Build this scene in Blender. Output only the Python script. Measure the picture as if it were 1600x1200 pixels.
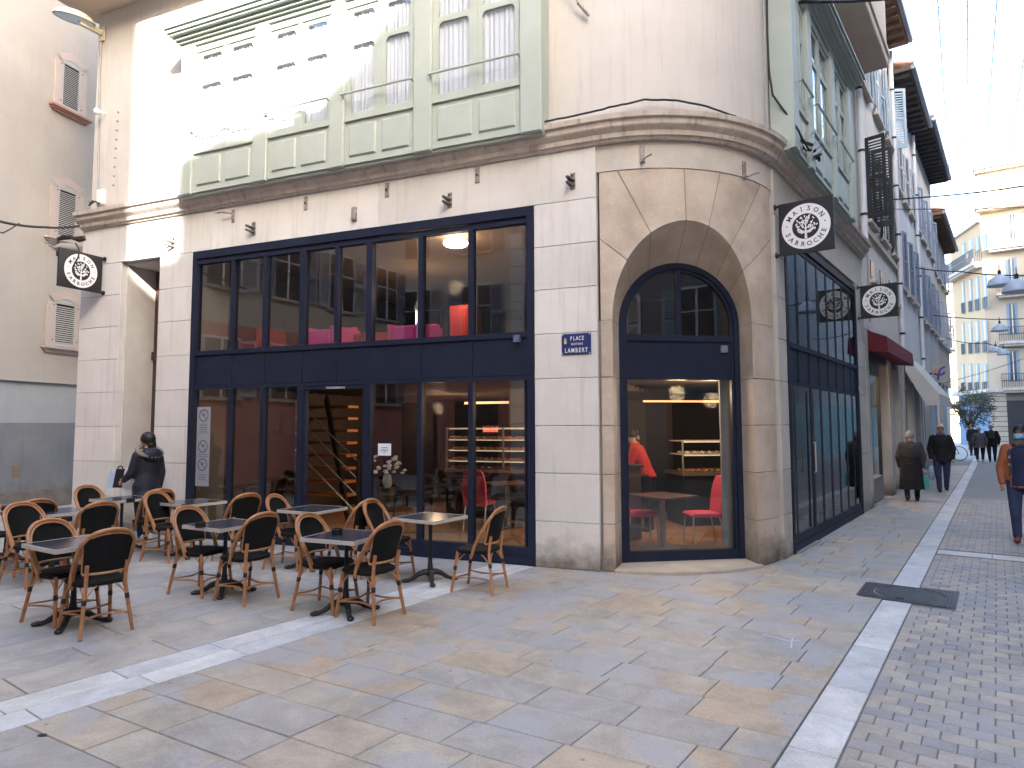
import bpy, bmesh, math, random
import numpy as np
from mathutils import Vector, Matrix
from math import sin, cos, tan, radians, pi, atan2, sqrt, hypot

for o in list(bpy.data.objects):
    bpy.data.objects.remove(o)
SC = bpy.context.scene
COL = SC.collection
rnd = random.Random(7)

# ---------------------------------------------------------------- camera
CAM_H = 1.78
FPX = 1040.0          # focal length in pixels of the 1600 px wide photograph
CYP = 588.88          # row of the principal point
PITCH = radians(4.0947)
ROLL = radians(-0.1621)
cd = bpy.data.cameras.new('camera')
cd.sensor_width = 36.0
cd.lens = FPX / 1600 * 36.0
cd.shift_y = (CYP - 600) / 1600
cd.clip_start = 0.05
cd.clip_end = 2000
cam = bpy.data.objects.new('camera', cd)
COL.objects.link(cam)
_fw = Vector((0, cos(PITCH), sin(PITCH)))
_up0 = Vector((0, -sin(PITCH), cos(PITCH)))
_rt0 = Vector((1, 0, 0))
_rt = _rt0 * cos(ROLL) + _up0 * sin(ROLL)
_up = -_rt0 * sin(ROLL) + _up0 * cos(ROLL)
cam.matrix_world = Matrix(((_rt.x, _up.x, -_fw.x, 0), (_rt.y, _up.y, -_fw.y, 0), (_rt.z, _up.z, -_fw.z, CAM_H), (0, 0, 0, 1)))
SC.camera = cam
C0 = Vector((0, 0, CAM_H))

# ---------------------------------------------------------------- light
SUN_AZ = 160.5        # compass bearing of the sun, clockwise from +Y
SUN_EL = 24.0
w = bpy.data.worlds.new('World')
SC.world = w
w.use_nodes = True
nt = w.node_tree
sky = nt.nodes.new('ShaderNodeTexSky')
sky.sky_type = 'NISHITA'
sky.sun_disc = False
sky.sun_elevation = radians(SUN_EL)
sky.sun_rotation = radians(SUN_AZ)
sky.air_density = 1.0
sky.dust_density = 3.6
sky.ozone_density = 0.6
bg = nt.nodes['Background']
bg.inputs['Strength'].default_value = 0.15
nt.links.new(sky.outputs['Color'], bg.inputs['Color'])
sl = bpy.data.lights.new('sun', 'SUN')
sl.energy = 2.8
sl.angle = radians(0.6)
sl.color = (1.0, 0.93, 0.82)
sun = bpy.data.objects.new('sun', sl)
COL.objects.link(sun)
sd = Vector((sin(radians(SUN_AZ)) * cos(radians(SUN_EL)), cos(radians(SUN_AZ)) * cos(radians(SUN_EL)), sin(radians(SUN_EL))))
sun.rotation_euler = sd.to_track_quat('Z', 'Y').to_euler()
sun.location = sd * 50
SC.view_settings.view_transform = 'Standard'
SC.view_settings.look = 'None'
SC.view_settings.exposure = 3.42
SC.view_settings.gamma = 1.0
SC.view_settings.use_curve_mapping = False
SC.render.engine = 'CYCLES'
SC.cycles.max_bounces = 10
SC.cycles.transparent_max_bounces = 16
SC.cycles.glossy_bounces = 4
SC.cycles.diffuse_bounces = 5
SC.cycles.sample_clamp_indirect = 6
SC.cycles.caustics_reflective = False
SC.cycles.caustics_refractive = False

# ---------------------------------------------------------------- geometry helpers
def ray(x, y):
    return _fw * FPX + _rt * (x - 800) + _up * (CYP - y)

def G(x, y, z=0.0):
    """point at height z seen at pixel x,y of the photograph"""
    d = ray(x, y)
    return C0 + d * ((z - CAM_H) / d.z)

def az(deg):
    return Vector((sin(radians(deg)), cos(radians(deg)), 0))

K = CAM_H / 1.6
Z = Vector((0, 0, 1))

class Frame:
    """s along the wall, d into the wall, z up; lengths in wall units times k"""
    def __init__(f, o, ex, ey, k=K):
        f.o, f.ex, f.ey, f.k = Vector(o), Vector(ex).normalized(), Vector(ey).normalized(), k
    def p(f, s, d, z):
        return f.o + (f.ex * s + f.ey * d + Z * z) * f.k
    def off(f, x, y, d=0.0):
        """(s, z) of pixel x,y on the plane d"""
        q = ray(x, y)
        o = f.o + f.ey * d * f.k
        t = ((o - C0).dot(f.ey)) / q.dot(f.ey)
        X = C0 + q * t - f.o
        return X.dot(f.ex) / f.k, X.z / f.k

def mkframe(o, a_along, inward_sign=1):
    ex = az(a_along)
    ey = az(a_along + 90 * inward_sign)
    return Frame(o, ex, ey)

A_AZ, B_AZ, C_AZ = -67.4457, 37.1095, 15.0
FA = mkframe(G(938.2, 893.7), A_AZ, 1)      # square side of the corner building, s grows to the left
FB = mkframe(G(1242, 865.5), B_AZ, -1)      # street side, s grows up the street
FC = mkframe(G(115.5, 787), C_AZ, -1)       # building on the left

class MB:
    def __init__(m):
        m.v, m.f, m.uv = [], [], None
    def add(m, vs, fs):
        n = len(m.v)
        m.v += [tuple(v) for v in vs]
        m.f += [tuple(i + n for i in f) for f in fs]
        return m
    def hexa(m, p):
        # p: 8 points, bottom ring 0-3, top ring 4-7
        return m.add(p, [(0, 3, 2, 1), (4, 5, 6, 7), (0, 1, 5, 4), (1, 2, 6, 5), (2, 3, 7, 6), (3, 0, 4, 7)])
    def box(m, x0, x1, y0, y1, z0, z1):
        return m.hexa([(x0, y0, z0), (x1, y0, z0), (x1, y1, z0), (x0, y1, z0), (x0, y0, z1), (x1, y0, z1), (x1, y1, z1), (x0, y1, z1)])
    def fbox(m, F, s0, s1, d0, d1, z0, z1):
        p = F.p
        return m.hexa([p(s0, d0, z0), p(s1, d0, z0), p(s1, d1, z0), p(s0, d1, z0), p(s0, d0, z1), p(s1, d0, z1), p(s1, d1, z1), p(s0, d1, z1)])
    def blk(m, F, s0, s1, z0, z1, d0=0.0, d1=0.06, c=0.006):
        """block with a chamfered front face"""
        p = F.p
        vs = [p(s0, d1, z0), p(s1, d1, z0), p(s1, d1, z1), p(s0, d1, z1),
              p(s0, d0 + c, z0), p(s1, d0 + c, z0), p(s1, d0 + c, z1), p(s0, d0 + c, z1),
              p(s0 + c, d0, z0 + c), p(s1 - c, d0, z0 + c), p(s1 - c, d0, z1 - c), p(s0 + c, d0, z1 - c)]
        fs = [(8, 9, 10, 11)]
        for i in range(4):
            j = (i + 1) % 4
            fs += [(i, j, 4 + j, 4 + i), (4 + i, 4 + j, 8 + j, 8 + i)]
        return m.add(vs, fs)
    def bar(m, a, b, wx, wy, up=Z):
        """rectangular bar from a to b"""
        a, b = Vector(a), Vector(b)
        t = (b - a).normalized()
        x = t.cross(up)
        x = x.normalized() if x.length > 1e-4 else Vector((1, 0, 0))
        y = x.cross(t).normalized()
        x, y = x * wx / 2, y * wy / 2
        return m.hexa([a - x - y, a + x - y, a + x + y, a - x + y, b - x - y, b + x - y, b + x + y, b - x + y])
    def tube(m, pts, r, n=8, caps=True, closed=False):
        pts = [Vector(p) for p in pts]
        L = len(pts)
        rs = r if isinstance(r, (list, tuple)) else [r] * L
        vs, fs = [], []
        prev = None
        for i, p in enumerate(pts):
            if closed:
                t = pts[(i + 1) % L] - pts[i - 1]
            else:
                t = pts[min(i + 1, L - 1)] - pts[max(i - 1, 0)]
            t.normalize()
            if prev is None:
                x = t.cross(Z if abs(t.z) < .9 else Vector((1, 0, 0))).normalized()
            else:
                x = (prev - t * prev.dot(t))
                x = x.normalized() if x.length > 1e-6 else t.orthogonal().normalized()
            prev = x
            y = t.cross(x)
            for k in range(n):
                a = 2 * pi * k / n
                vs.append(p + (x * cos(a) + y * sin(a)) * rs[i])
        for i in range(L if closed else L - 1):
            j = (i + 1) % L
            for k in range(n):
                l = (k + 1) % n
                fs.append((i * n + k, i * n + l, j * n + l, j * n + k))
        if caps and not closed:
            fs.append(tuple(range(n - 1, -1, -1)))
            fs.append(tuple((L - 1) * n + k for k in range(n)))
        return m.add(vs, fs)
    def lathe(m, prof, c=(0, 0, 0), n=16):
        vs, fs = [], []
        for r, z in prof:
            for k in range(n):
                a = 2 * pi * k / n
                vs.append((c[0] + r * cos(a), c[1] + r * sin(a), c[2] + z))
        for i in range(len(prof) - 1):
            for k in range(n):
                l = (k + 1) % n
                fs.append((i * n + k, i * n + l, (i + 1) * n + l, (i + 1) * n + k))
        fs.append(tuple(range(n - 1, -1, -1)))
        fs.append(tuple((len(prof) - 1) * n + k for k in range(n)))
        return m.add(vs, fs)
    def ell(m, c, r, n=10, k=7, rot=None):
        vs, fs = [], []
        c = Vector(c)
        for i in range(k + 1):
            ph = pi * i / k
            for j in range(n):
                a = 2 * pi * j / n
                q = Vector((r[0] * sin(ph) * cos(a), r[1] * sin(ph) * sin(a), r[2] * cos(ph)))
                if rot is not None:
                    q = rot @ q
                vs.append(c + q)
        for i in range(k):
            for j in range(n):
                l = (j + 1) % n
                fs.append((i * n + j, (i + 1) * n + j, (i + 1) * n + l, i * n + l))
        return m.add(vs, fs)
    def prism(m, poly, vec):
        vec = Vector(vec)
        n = len(poly)
        vs = [Vector(p) for p in poly] + [Vector(p) + vec for p in poly]
        fs = [tuple(range(n - 1, -1, -1)), tuple(range(n, 2 * n))]
        for i in range(n):
            j = (i + 1) % n
            fs.append((i, j, n + j, n + i))
        return m.add(vs, fs)
    def grid(m, rows):
        """rows: list of equal-length point lists"""
        n = len(rows[0])
        vs = [p for r in rows for p in r]
        fs = []
        for i in range(len(rows) - 1):
            for j in range(n - 1):
                fs.append((i * n + j, i * n + j + 1, (i + 1) * n + j + 1, (i + 1) * n + j))
        return m.add(vs, fs)
    def mesh(m, name, smooth=False, fix=True):
        me = bpy.data.meshes.new(name)
        me.from_pydata(m.v, [], m.f)
        me.update()
        if fix:
            b = bmesh.new()
            b.from_mesh(me)
            bmesh.ops.recalc_face_normals(b, faces=b.faces)
            b.to_mesh(me)
            b.free()
        if smooth:
            me.polygons.foreach_set('use_smooth', [True] * len(me.polygons))
            try:
                me.set_sharp_from_angle(angle=radians(40))
            except Exception:
                pass
        return me

def link(o, parent=None):
    COL.objects.link(o)
    if parent is not None:
        o.parent = parent
        L = parent.get('_base')
        if L is not None:
            o.matrix_parent_inverse = Matrix.Translation((-L[0], -L[1], -L[2]))
    return o

def obj(name, mb, m, parent=None, smooth=False, label=None, kind=None):
    me = mb.mesh(name, smooth) if isinstance(mb, MB) else mb
    if m is not None and not len(me.materials):
        me.materials.append(m)
    o = bpy.data.objects.new(name, me)
    link(o, parent)
    if label:
        o['label'] = label
    if kind:
        o['kind'] = kind
    return o

def sub(name, loc=(0, 0, 0)):
    pass

def thing(name, label, cat, loc=(0, 0, 0), rz=0.0, group=None, world=False):
    """Empty at the base of a thing; world=True: its parts are built in world coordinates"""
    o = bpy.data.objects.new(name, None)
    o.empty_display_size = 0.2
    COL.objects.link(o)
    o.location = loc
    o.rotation_euler = (0, 0, rz)
    o['label'] = label
    o['category'] = cat
    if group:
        o['group'] = group
    if world:
        o['_base'] = [float(c) for c in loc]
    return o

def tag(o, label, cat, group=None, kind=None):
    o['label'] = label
    o['category'] = cat
    if group:
        o['group'] = group
    if kind:
        o['kind'] = kind
    return o

def dup(root, loc, rz, label=None, group=None):
    r = root.copy()
    COL.objects.link(r)
    r.location = loc
    r.rotation_euler = (0, 0, rz)
    if label:
        r['label'] = label
    if group:
        r['group'] = group
    for ch in list(root.children):
        c = ch.copy()
        COL.objects.link(c)
        c.parent = r
        for g in list(ch.children):
            d = g.copy()
            COL.objects.link(d)
            d.parent = c
    return r

def meld(name, mb, m, parent, voxel=.02, smooth=4, label=None):
    """fuse overlapping closed shapes into one continuous smooth surface"""
    me = mb.mesh(name)
    o = bpy.data.objects.new(name + '_t', me)
    COL.objects.link(o)
    r = o.modifiers.new('r', 'REMESH')
    r.mode = 'VOXEL'
    r.voxel_size = voxel
    r.use_smooth_shade = True
    s = o.modifiers.new('s', 'SMOOTH')
    s.factor = .5
    s.iterations = smooth
    dg = bpy.context.evaluated_depsgraph_get()
    dg.update()
    me2 = bpy.data.meshes.new_from_object(o.evaluated_get(dg))
    me2.name = name
    bpy.data.objects.remove(o)
    me2.polygons.foreach_set('use_smooth', [True] * len(me2.polygons))
    me2.materials.clear()
    me2.materials.append(m)
    o2 = bpy.data.objects.new(name, me2)
    link(o2, parent)
    if label:
        o2['label'] = label
    return o2

def skin(name, nodes, edges, m, parent, levels=1, label=None):
    """continuous body surface grown from a skeleton; nodes: dict key -> (co, radius or (rx, ry)); the first is the root"""
    keys = list(nodes)
    me = bpy.data.meshes.new(name)
    me.from_pydata([tuple(nodes[k][0]) for k in keys], [(keys.index(a), keys.index(b)) for a, b in edges], [])
    o = bpy.data.objects.new(name + '_t', me)
    COL.objects.link(o)
    md = o.modifiers.new('s', 'SKIN')
    md.use_smooth_shade = True
    md.branch_smoothing = 0.6
    sv = me.skin_vertices[0].data
    for i, k in enumerate(keys):
        r = nodes[k][1]
        sv[i].radius = r if isinstance(r, (tuple, list)) else (r, r)
        sv[i].use_root = (i == 0)
    ss = o.modifiers.new('u', 'SUBSURF')
    ss.levels = levels
    ss.render_levels = levels
    dg = bpy.context.evaluated_depsgraph_get()
    dg.update()
    me2 = bpy.data.meshes.new_from_object(o.evaluated_get(dg))
    me2.name = name
    bpy.data.objects.remove(o)
    me2.polygons.foreach_set('use_smooth', [True] * len(me2.polygons))
    me2.materials.clear()
    me2.materials.append(m)
    o2 = bpy.data.objects.new(name, me2)
    link(o2, parent)
    if label:
        o2['label'] = label
    return o2

# ---------------------------------------------------------------- materials
def N(nt, t, **kw):
    n = nt.nodes.new(t)
    for k, v in kw.items():
        if k in ('operation', 'blend_type', 'data_type', 'feature', 'noise_dimensions', 'clamp', 'distance', 'wave_type', 'bands_direction', 'wave_profile'):
            setattr(n, k, v)
        else:
            n.inputs[k].default_value = v
    return n

MATS = {}
def M(name, col, rough=.7, metal=0.0, col2=None, scale=2.5, detail=6.0, lo=.35, hi=.65, tint=0.0, hue=None,
      fine=.06, fscale=60.0, bump=.15, bscale=45.0, bdist=.004, spec=.4, coords='pos', stain=None, streak=None, emit=None, estr=0.0, coat=0.0):
    """procedural surface: two colours mixed by large noise, fine grain, a tint per piece, bump;
    stain=(colour, height, strength): damp and dirt near the ground; streak=(colour, strength): vertical runs"""
    if name in MATS:
        return MATS[name]
    m = bpy.data.materials.new(name)
    MATS[name] = m
    m.use_nodes = True
    nt = m.node_tree
    L = nt.links.new
    b = nt.nodes['Principled BSDF']
    b.inputs['Roughness'].default_value = rough
    b.inputs['Metallic'].default_value = metal
    b.inputs['Specular IOR Level'].default_value = spec
    b.inputs['Coat Weight'].default_value = coat
    if coords == 'pos':
        g = nt.nodes.new('ShaderNodeNewGeometry')
        P = g.outputs['Position']
    else:
        g = nt.nodes.new('ShaderNodeTexCoord')
        P = g.outputs['Object']
    c1 = (*col, 1)
    cur = None
    if col2 is not None:
        n = N(nt, 'ShaderNodeTexNoise', Scale=scale, Detail=detail, Roughness=.62)
        L(P, n.inputs['Vector'])
        r = nt.nodes.new('ShaderNodeMapRange')
        r.inputs['From Min'].default_value = lo
        r.inputs['From Max'].default_value = hi
        L(n.outputs['Fac'], r.inputs['Value'])
        mx = N(nt, 'ShaderNodeMix', data_type='RGBA')
        mx.inputs['A'].default_value = c1
        mx.inputs['B'].default_value = (*col2, 1)
        L(r.outputs['Result'], mx.inputs['Factor'])
        cur = mx.outputs['Result']
    def mul(cur, fac_socket, amount):
        # cur * (1 - amount/2 + amount*fac)
        r = nt.nodes.new('ShaderNodeMapRange')
        r.inputs['To Min'].default_value = 1 - amount
        r.inputs['To Max'].default_value = 1 + amount
        L(fac_socket, r.inputs['Value'])
        mx = N(nt, 'ShaderNodeMix', data_type='RGBA', blend_type='MULTIPLY')
        mx.inputs['Factor'].default_value = 1
        if cur is None:
            mx.inputs['A'].default_value = c1
        else:
            L(cur, mx.inputs['A'])
        L(r.outputs['Result'], mx.inputs['B'])
        return mx.outputs['Result']
    if fine > 0:
        n = N(nt, 'ShaderNodeTexNoise', Scale=fscale, Detail=4.0, Roughness=.7)
        L(P, n.inputs['Vector'])
        cur = mul(cur, n.outputs['Fac'], fine * 2)
    if tint > 0 or hue is not None:
        oi = nt.nodes.new('ShaderNodeObjectInfo')
        ge = nt.nodes.new('ShaderNodeNewGeometry')
        ad = N(nt, 'ShaderNodeMath', operation='ADD')
        fr = N(nt, 'ShaderNodeMath', operation='FRACT')
        L(oi.outputs['Random'], ad.inputs[0])
        L(ge.outputs['Random Per Island'], ad.inputs[1])
        L(ad.outputs[0], fr.inputs[0])
        if hue is not None:
            wn = N(nt, 'ShaderNodeTexWhiteNoise', noise_dimensions='1D')
            L(fr.outputs[0], wn.inputs['W'])
            cr = nt.nodes.new('ShaderNodeValToRGB')
            cr.color_ramp.interpolation = 'CONSTANT'
            els = cr.color_ramp.elements
            while len(els) < len(hue):
                els.new(0.5)
            for i, h in enumerate(hue):
                els[i].position = i / len(hue)
                els[i].color = (*h, 1)
            L(wn.outputs['Value'], cr.inputs['Fac'])
            mx = N(nt, 'ShaderNodeMix', data_type='RGBA', blend_type='MULTIPLY')
            mx.inputs['Factor'].default_value = 1
            if cur is None:
                mx.inputs['A'].default_value = c1
            else:
                L(cur, mx.inputs['A'])
            L(cr.outputs['Color'], mx.inputs['B'])
            cur = mx.outputs['Result']
        if tint > 0:
            cur = mul(cur, fr.outputs[0], tint)
    if streak is not None:
        mp = nt.nodes.new('ShaderNodeMapping')
        mp.inputs['Scale'].default_value = (7, 7, .45)
        L(P, mp.inputs['Vector'])
        n = N(nt, 'ShaderNodeTexNoise', Scale=1.6, Detail=5.0, Roughness=.65)
        L(mp.outputs['Vector'], n.inputs['Vector'])
        r = nt.nodes.new('ShaderNodeMapRange')
        r.inputs['From Min'].default_value = .52
        r.inputs['From Max'].default_value = .74
        r.inputs['To Max'].default_value = streak[1]
        L(n.outputs['Fac'], r.inputs['Value'])
        mx = N(nt, 'ShaderNodeMix', data_type='RGBA')
        if cur is None:
            mx.inputs['A'].default_value = c1
        else:
            L(cur, mx.inputs['A'])
        mx.inputs['B'].default_value = (*streak[0], 1)
        L(r.outputs['Result'], mx.inputs['Factor'])
        cur = mx.outputs['Result']
    if stain is not None:
        sx = nt.nodes.new('ShaderNodeSeparateXYZ')
        L(P, sx.inputs['Vector'])
        n = N(nt, 'ShaderNodeTexNoise', Scale=2.3, Detail=7.0, Roughness=.7)
        L(P, n.inputs['Vector'])
        # height + wobble
        wob = N(nt, 'ShaderNodeMath', operation='MULTIPLY_ADD')
        wob.inputs[1].default_value = -stain[1] * 2.4
        L(n.outputs['Fac'], wob.inputs[0])
        L(sx.outputs['Z'], wob.inputs[2])
        r = nt.nodes.new('ShaderNodeMapRange')
        r.inputs['From Min'].default_value = -stain[1] * .25
        r.inputs['From Max'].default_value = -stain[1] * 1.3
        r.inputs['To Max'].default_value = stain[2]
        L(wob.outputs[0], r.inputs['Value'])
        mx = N(nt, 'ShaderNodeMix', data_type='RGBA')
        if cur is None:
            mx.inputs['A'].default_value = c1
        else:
            L(cur, mx.inputs['A'])
        mx.inputs['B'].default_value = (*stain[0], 1)
        L(r.outputs['Result'], mx.inputs['Factor'])
        cur = mx.outputs['Result']
    if cur is None:
        b.inputs['Base Color'].default_value = c1
    else:
        L(cur, b.inputs['Base Color'])
    if bump > 0:
        n = N(nt, 'ShaderNodeTexNoise', Scale=bscale, Detail=6.0, Roughness=.6)
        L(P, n.inputs['Vector'])
        bp = N(nt, 'ShaderNodeBump', Strength=min(1, bump * 2), Distance=bdist)
        L(n.outputs['Fac'], bp.inputs['Height'])
        L(bp.outputs['Normal'], b.inputs['Normal'])
    if emit is not None:
        b.inputs['Emission Color'].default_value = (*emit, 1)
        b.inputs['Emission Strength'].default_value = estr
    return m

def glass(name, tintc=(1, 1, 1), refl=.08, rough=.0, boost=1.0, wob=0.0):
    if name in MATS:
        return MATS[name]
    m = bpy.data.materials.new(name)
    MATS[name] = m
    m.use_nodes = True
    nt = m.node_tree
    L = nt.links.new
    nt.nodes.remove(nt.nodes['Principled BSDF'])
    out = nt.nodes['Material Output']
    tr = nt.nodes.new('ShaderNodeBsdfTransparent')
    tr.inputs['Color'].default_value = (*tintc, 1)
    gl = nt.nodes.new('ShaderNodeBsdfGlossy')
    gl.inputs['Roughness'].default_value = rough
    lw = nt.nodes.new('ShaderNodeLayerWeight')
    lw.inputs['Blend'].default_value = .5
    pw = N(nt, 'ShaderNodeMath', operation='POWER')
    pw.inputs[1].default_value = 4.2
    L(lw.outputs['Facing'], pw.inputs[0])
    ma = N(nt, 'ShaderNodeMath', operation='MULTIPLY_ADD')
    ma.inputs[1].default_value = .55 * boost
    ma.inputs[2].default_value = refl
    ma.use_clamp = True
    L(pw.outputs[0], ma.inputs[0])
    mx = nt.nodes.new('ShaderNodeMixShader')
    L(ma.outputs[0], mx.inputs['Fac'])
    L(tr.outputs[0], mx.inputs[1])
    L(gl.outputs[0], mx.inputs[2])
    L(mx.outputs[0], out.inputs['Surface'])
    if wob:
        g = nt.nodes.new('ShaderNodeNewGeometry')
        n = N(nt, 'ShaderNodeTexNoise', Scale=1.3, Detail=1.0)
        L(g.outputs['Position'], n.inputs['Vector'])
        bp = N(nt, 'ShaderNodeBump', Strength=wob, Distance=.02)
        L(n.outputs['Fac'], bp.inputs['Height'])
        L(bp.outputs['Normal'], gl.inputs['Normal'])
    return m

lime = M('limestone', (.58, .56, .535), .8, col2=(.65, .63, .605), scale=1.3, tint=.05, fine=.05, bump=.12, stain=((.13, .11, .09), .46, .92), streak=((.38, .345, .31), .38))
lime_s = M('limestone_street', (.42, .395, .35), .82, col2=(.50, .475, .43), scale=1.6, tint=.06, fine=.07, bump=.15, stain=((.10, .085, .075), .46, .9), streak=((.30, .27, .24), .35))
tan_st = M('tan_stone', (.41, .335, .265), .85, col2=(.54, .46, .38), scale=2.2, tint=.07, fine=.10, fscale=45, bump=.35, bscale=30, stain=((.085, .07, .06), .46, .9))
mortar = M('mortar', (.20, .18, .16), .95, fine=.1)
cornice_m = M('cornice_stone', (.47, .40, .34), .85, col2=(.57, .51, .45), scale=4, fine=.08, bump=.2, streak=((.17, .145, .125), .75))
plaster = M('upper_plaster', (.50, .47, .435), .9, col2=(.57, .54, .505), scale=.9, fine=.04, bump=.12, bscale=20, streak=((.38, .35, .32), .50))
soffit_m = M('soffit_paint', (.50, .40, .32), .85, col2=(.56, .46, .38), scale=1.0, fine=.03)
green = M('green_paint', (.36, .405, .36), .5, col2=(.39, .435, .39), scale=3, fine=.03, bump=.05, spec=.4)
navy = M('navy_paint', (.017, .021, .040), .45, col2=(.021, .026, .046), scale=2, fine=.03, bump=.04, spec=.06)
wht = M('white_paint', (.74, .74, .73), .6, fine=.03)
dark = M('black_metal', (.018, .018, .02), .5, fine=.05, spec=.4)
steel = M('galvanised_steel', (.42, .42, .43), .45, metal=.7, fine=.1)
g_shop = glass('shop_glass', (.84, .86, .86), .085, boost=1.1, wob=.05)
g_street = glass('street_glass', (.55, .60, .65), .07, boost=1.0, wob=.05)
g_upper = glass('upper_window_glass', (.93, .95, .97), .09, boost=1.1, wob=.25)
g_plain = glass('plain_glass', (.92, .95, .95), .01, boost=.8)
# ================================================================ ground
U_, V_ = az(126), az(36)
def UV(u, v, z=0.0):
    return U_ * u + V_ * v + Z * z

def paving_mat(name, palette, patch, patch_lo, bump=.25, rough=.62):
    m = bpy.data.materials.new(name)
    MATS[name] = m
    m.use_nodes = True
    nt = m.node_tree
    L = nt.links.new
    b = nt.nodes['Principled BSDF']
    g = nt.nodes.new('ShaderNodeNewGeometry')
    oi = nt.nodes.new('ShaderNodeObjectInfo')
    ad = N(nt, 'ShaderNodeMath', operation='ADD')
    L(oi.outputs['Random'], ad.inputs[0])
    L(g.outputs['Random Per Island'], ad.inputs[1])
    wn = N(nt, 'ShaderNodeTexWhiteNoise', noise_dimensions='1D')
    L(ad.outputs[0], wn.inputs['W'])
    cr = nt.nodes.new('ShaderNodeValToRGB')
    cr.color_ramp.interpolation = 'CONSTANT'
    e = cr.color_ramp.elements
    while len(e) < len(palette):
        e.new(.5)
    for i, h in enumerate(palette):
        e[i].position = i / len(palette)
        e[i].color = (*h, 1)
    L(wn.outputs['Value'], cr.inputs['Fac'])
    # cloudy tone within each stone, shifted per stone
    sc = N(nt, 'ShaderNodeVectorMath', operation='ADD')
    L(g.outputs['Position'], sc.inputs[0])
    L(wn.outputs['Color'], sc.inputs[1])
    n1 = N(nt, 'ShaderNodeTexNoise', Scale=3.2, Detail=8.0, Roughness=.7, Distortion=.6)
    L(sc.outputs[0], n1.inputs['Vector'])
    mr = nt.nodes.new('ShaderNodeMapRange')
    mr.inputs['From Min'].default_value = .3
    mr.inputs['From Max'].default_value = .7
    mr.inputs['To Min'].default_value = .76
    mr.inputs['To Max'].default_value = 1.20
    L(n1.outputs['Fac'], mr.inputs['Value'])
    mu = N(nt, 'ShaderNodeMix', data_type='RGBA', blend_type='MULTIPLY')
    mu.inputs['Factor'].default_value = 1
    L(cr.outputs['Color'], mu.inputs['A'])
    L(mr.outputs['Result'], mu.inputs['B'])
    # worn grey patches that run across the stones
    n2 = N(nt, 'ShaderNodeTexNoise', Scale=1.15, Detail=3.5, Roughness=.6, Distortion=.35)
    L(g.outputs['Position'], n2.inputs['Vector'])
    m2 = nt.nodes.new('ShaderNodeMapRange')
    m2.inputs['From Min'].default_value = patch_lo
    m2.inputs['From Max'].default_value = patch_lo + .035
    m2.inputs['To Max'].default_value = .72
    L(n2.outputs['Fac'], m2.inputs['Value'])
    m3 = N(nt, 'ShaderNodeMix', data_type='RGBA')
    L(m2.outputs['Result'], m3.inputs['Factor'])
    L(mu.outputs['Result'], m3.inputs['A'])
    m3.inputs['B'].default_value = (*patch, 1)
    n3 = N(nt, 'ShaderNodeTexNoise', Scale=70, Detail=5.0, Roughness=.75)
    L(g.outputs['Position'], n3.inputs['Vector'])
    m4 = nt.nodes.new('ShaderNodeMapRange')
    m4.inputs['From Min'].default_value = .3
    m4.inputs['From Max'].default_value = .7
    m4.inputs['To Min'].default_value = .78
    m4.inputs['To Max'].default_value = 1.16
    L(n3.outputs['Fac'], m4.inputs['Value'])
    m5 = N(nt, 'ShaderNodeMix', data_type='RGBA', blend_type='MULTIPLY')
    m5.inputs['Factor'].default_value = 1
    L(m3.outputs['Result'], m5.inputs['A'])
    L(m4.outputs['Result'], m5.inputs['B'])
    # gum spots and small dark stains
    vo = N(nt, 'ShaderNodeTexVoronoi', Scale=3.0, Randomness=1.0)
    L(g.outputs['Position'], vo.inputs['Vector'])
    m6 = nt.nodes.new('ShaderNodeMapRange')
    m6.inputs['From Min'].default_value = .035
    m6.inputs['From Max'].default_value = .05
    m6.inputs['To Min'].default_value = .62
    m6.inputs['To Max'].default_value = 1.0
    L(vo.outputs['Distance'], m6.inputs['Value'])
    m7 = N(nt, 'ShaderNodeMix', data_type='RGBA', blend_type='MULTIPLY')
    m7.inputs['Factor'].default_value = 1
    L(m5.outputs['Result'], m7.inputs['A'])
    L(m6.outputs['Result'], m7.inputs['B'])
    # trodden-in dirt in irregular blotches
    n8 = N(nt, 'ShaderNodeTexNoise', Scale=.9, Detail=9.0, Roughness=.78, Distortion=.8)
    L(g.outputs['Position'], n8.inputs['Vector'])
    m8 = nt.nodes.new('ShaderNodeMapRange')
    m8.inputs['From Min'].default_value = .50
    m8.inputs['From Max'].default_value = .68
    m8.inputs['To Min'].default_value = 1.0
    m8.inputs['To Max'].default_value = .74
    L(n8.outputs['Fac'], m8.inputs['Value'])
    m9 = N(nt, 'ShaderNodeMix', data_type='RGBA', blend_type='MULTIPLY')
    m9.inputs['Factor'].default_value = 1
    L(m7.outputs['Result'], m9.inputs['A'])
    L(m8.outputs['Result'], m9.inputs['B'])
    L(m9.outputs['Result'], b.inputs['Base Color'])
    rr = nt.nodes.new('ShaderNodeMapRange')
    rr.inputs['To Min'].default_value = rough - .18
    rr.inputs['To Max'].default_value = rough + .15
    L(n1.outputs['Fac'], rr.inputs['Value'])
    L(rr.outputs['Result'], b.inputs['Roughness'])
    b.inputs['Specular IOR Level'].default_value = .45
    ad2 = N(nt, 'ShaderNodeMath', operation='MULTIPLY_ADD')
    ad2.inputs[1].default_value = .35
    L(n3.outputs['Fac'], ad2.inputs[0])
    L(n1.outputs['Fac'], ad2.inputs[2])
    bp = N(nt, 'ShaderNodeBump', Strength=bump, Distance=.012)
    L(ad2.outputs[0], bp.inputs['Height'])
    L(bp.outputs['Normal'], b.inputs['Normal'])
    return m

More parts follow.
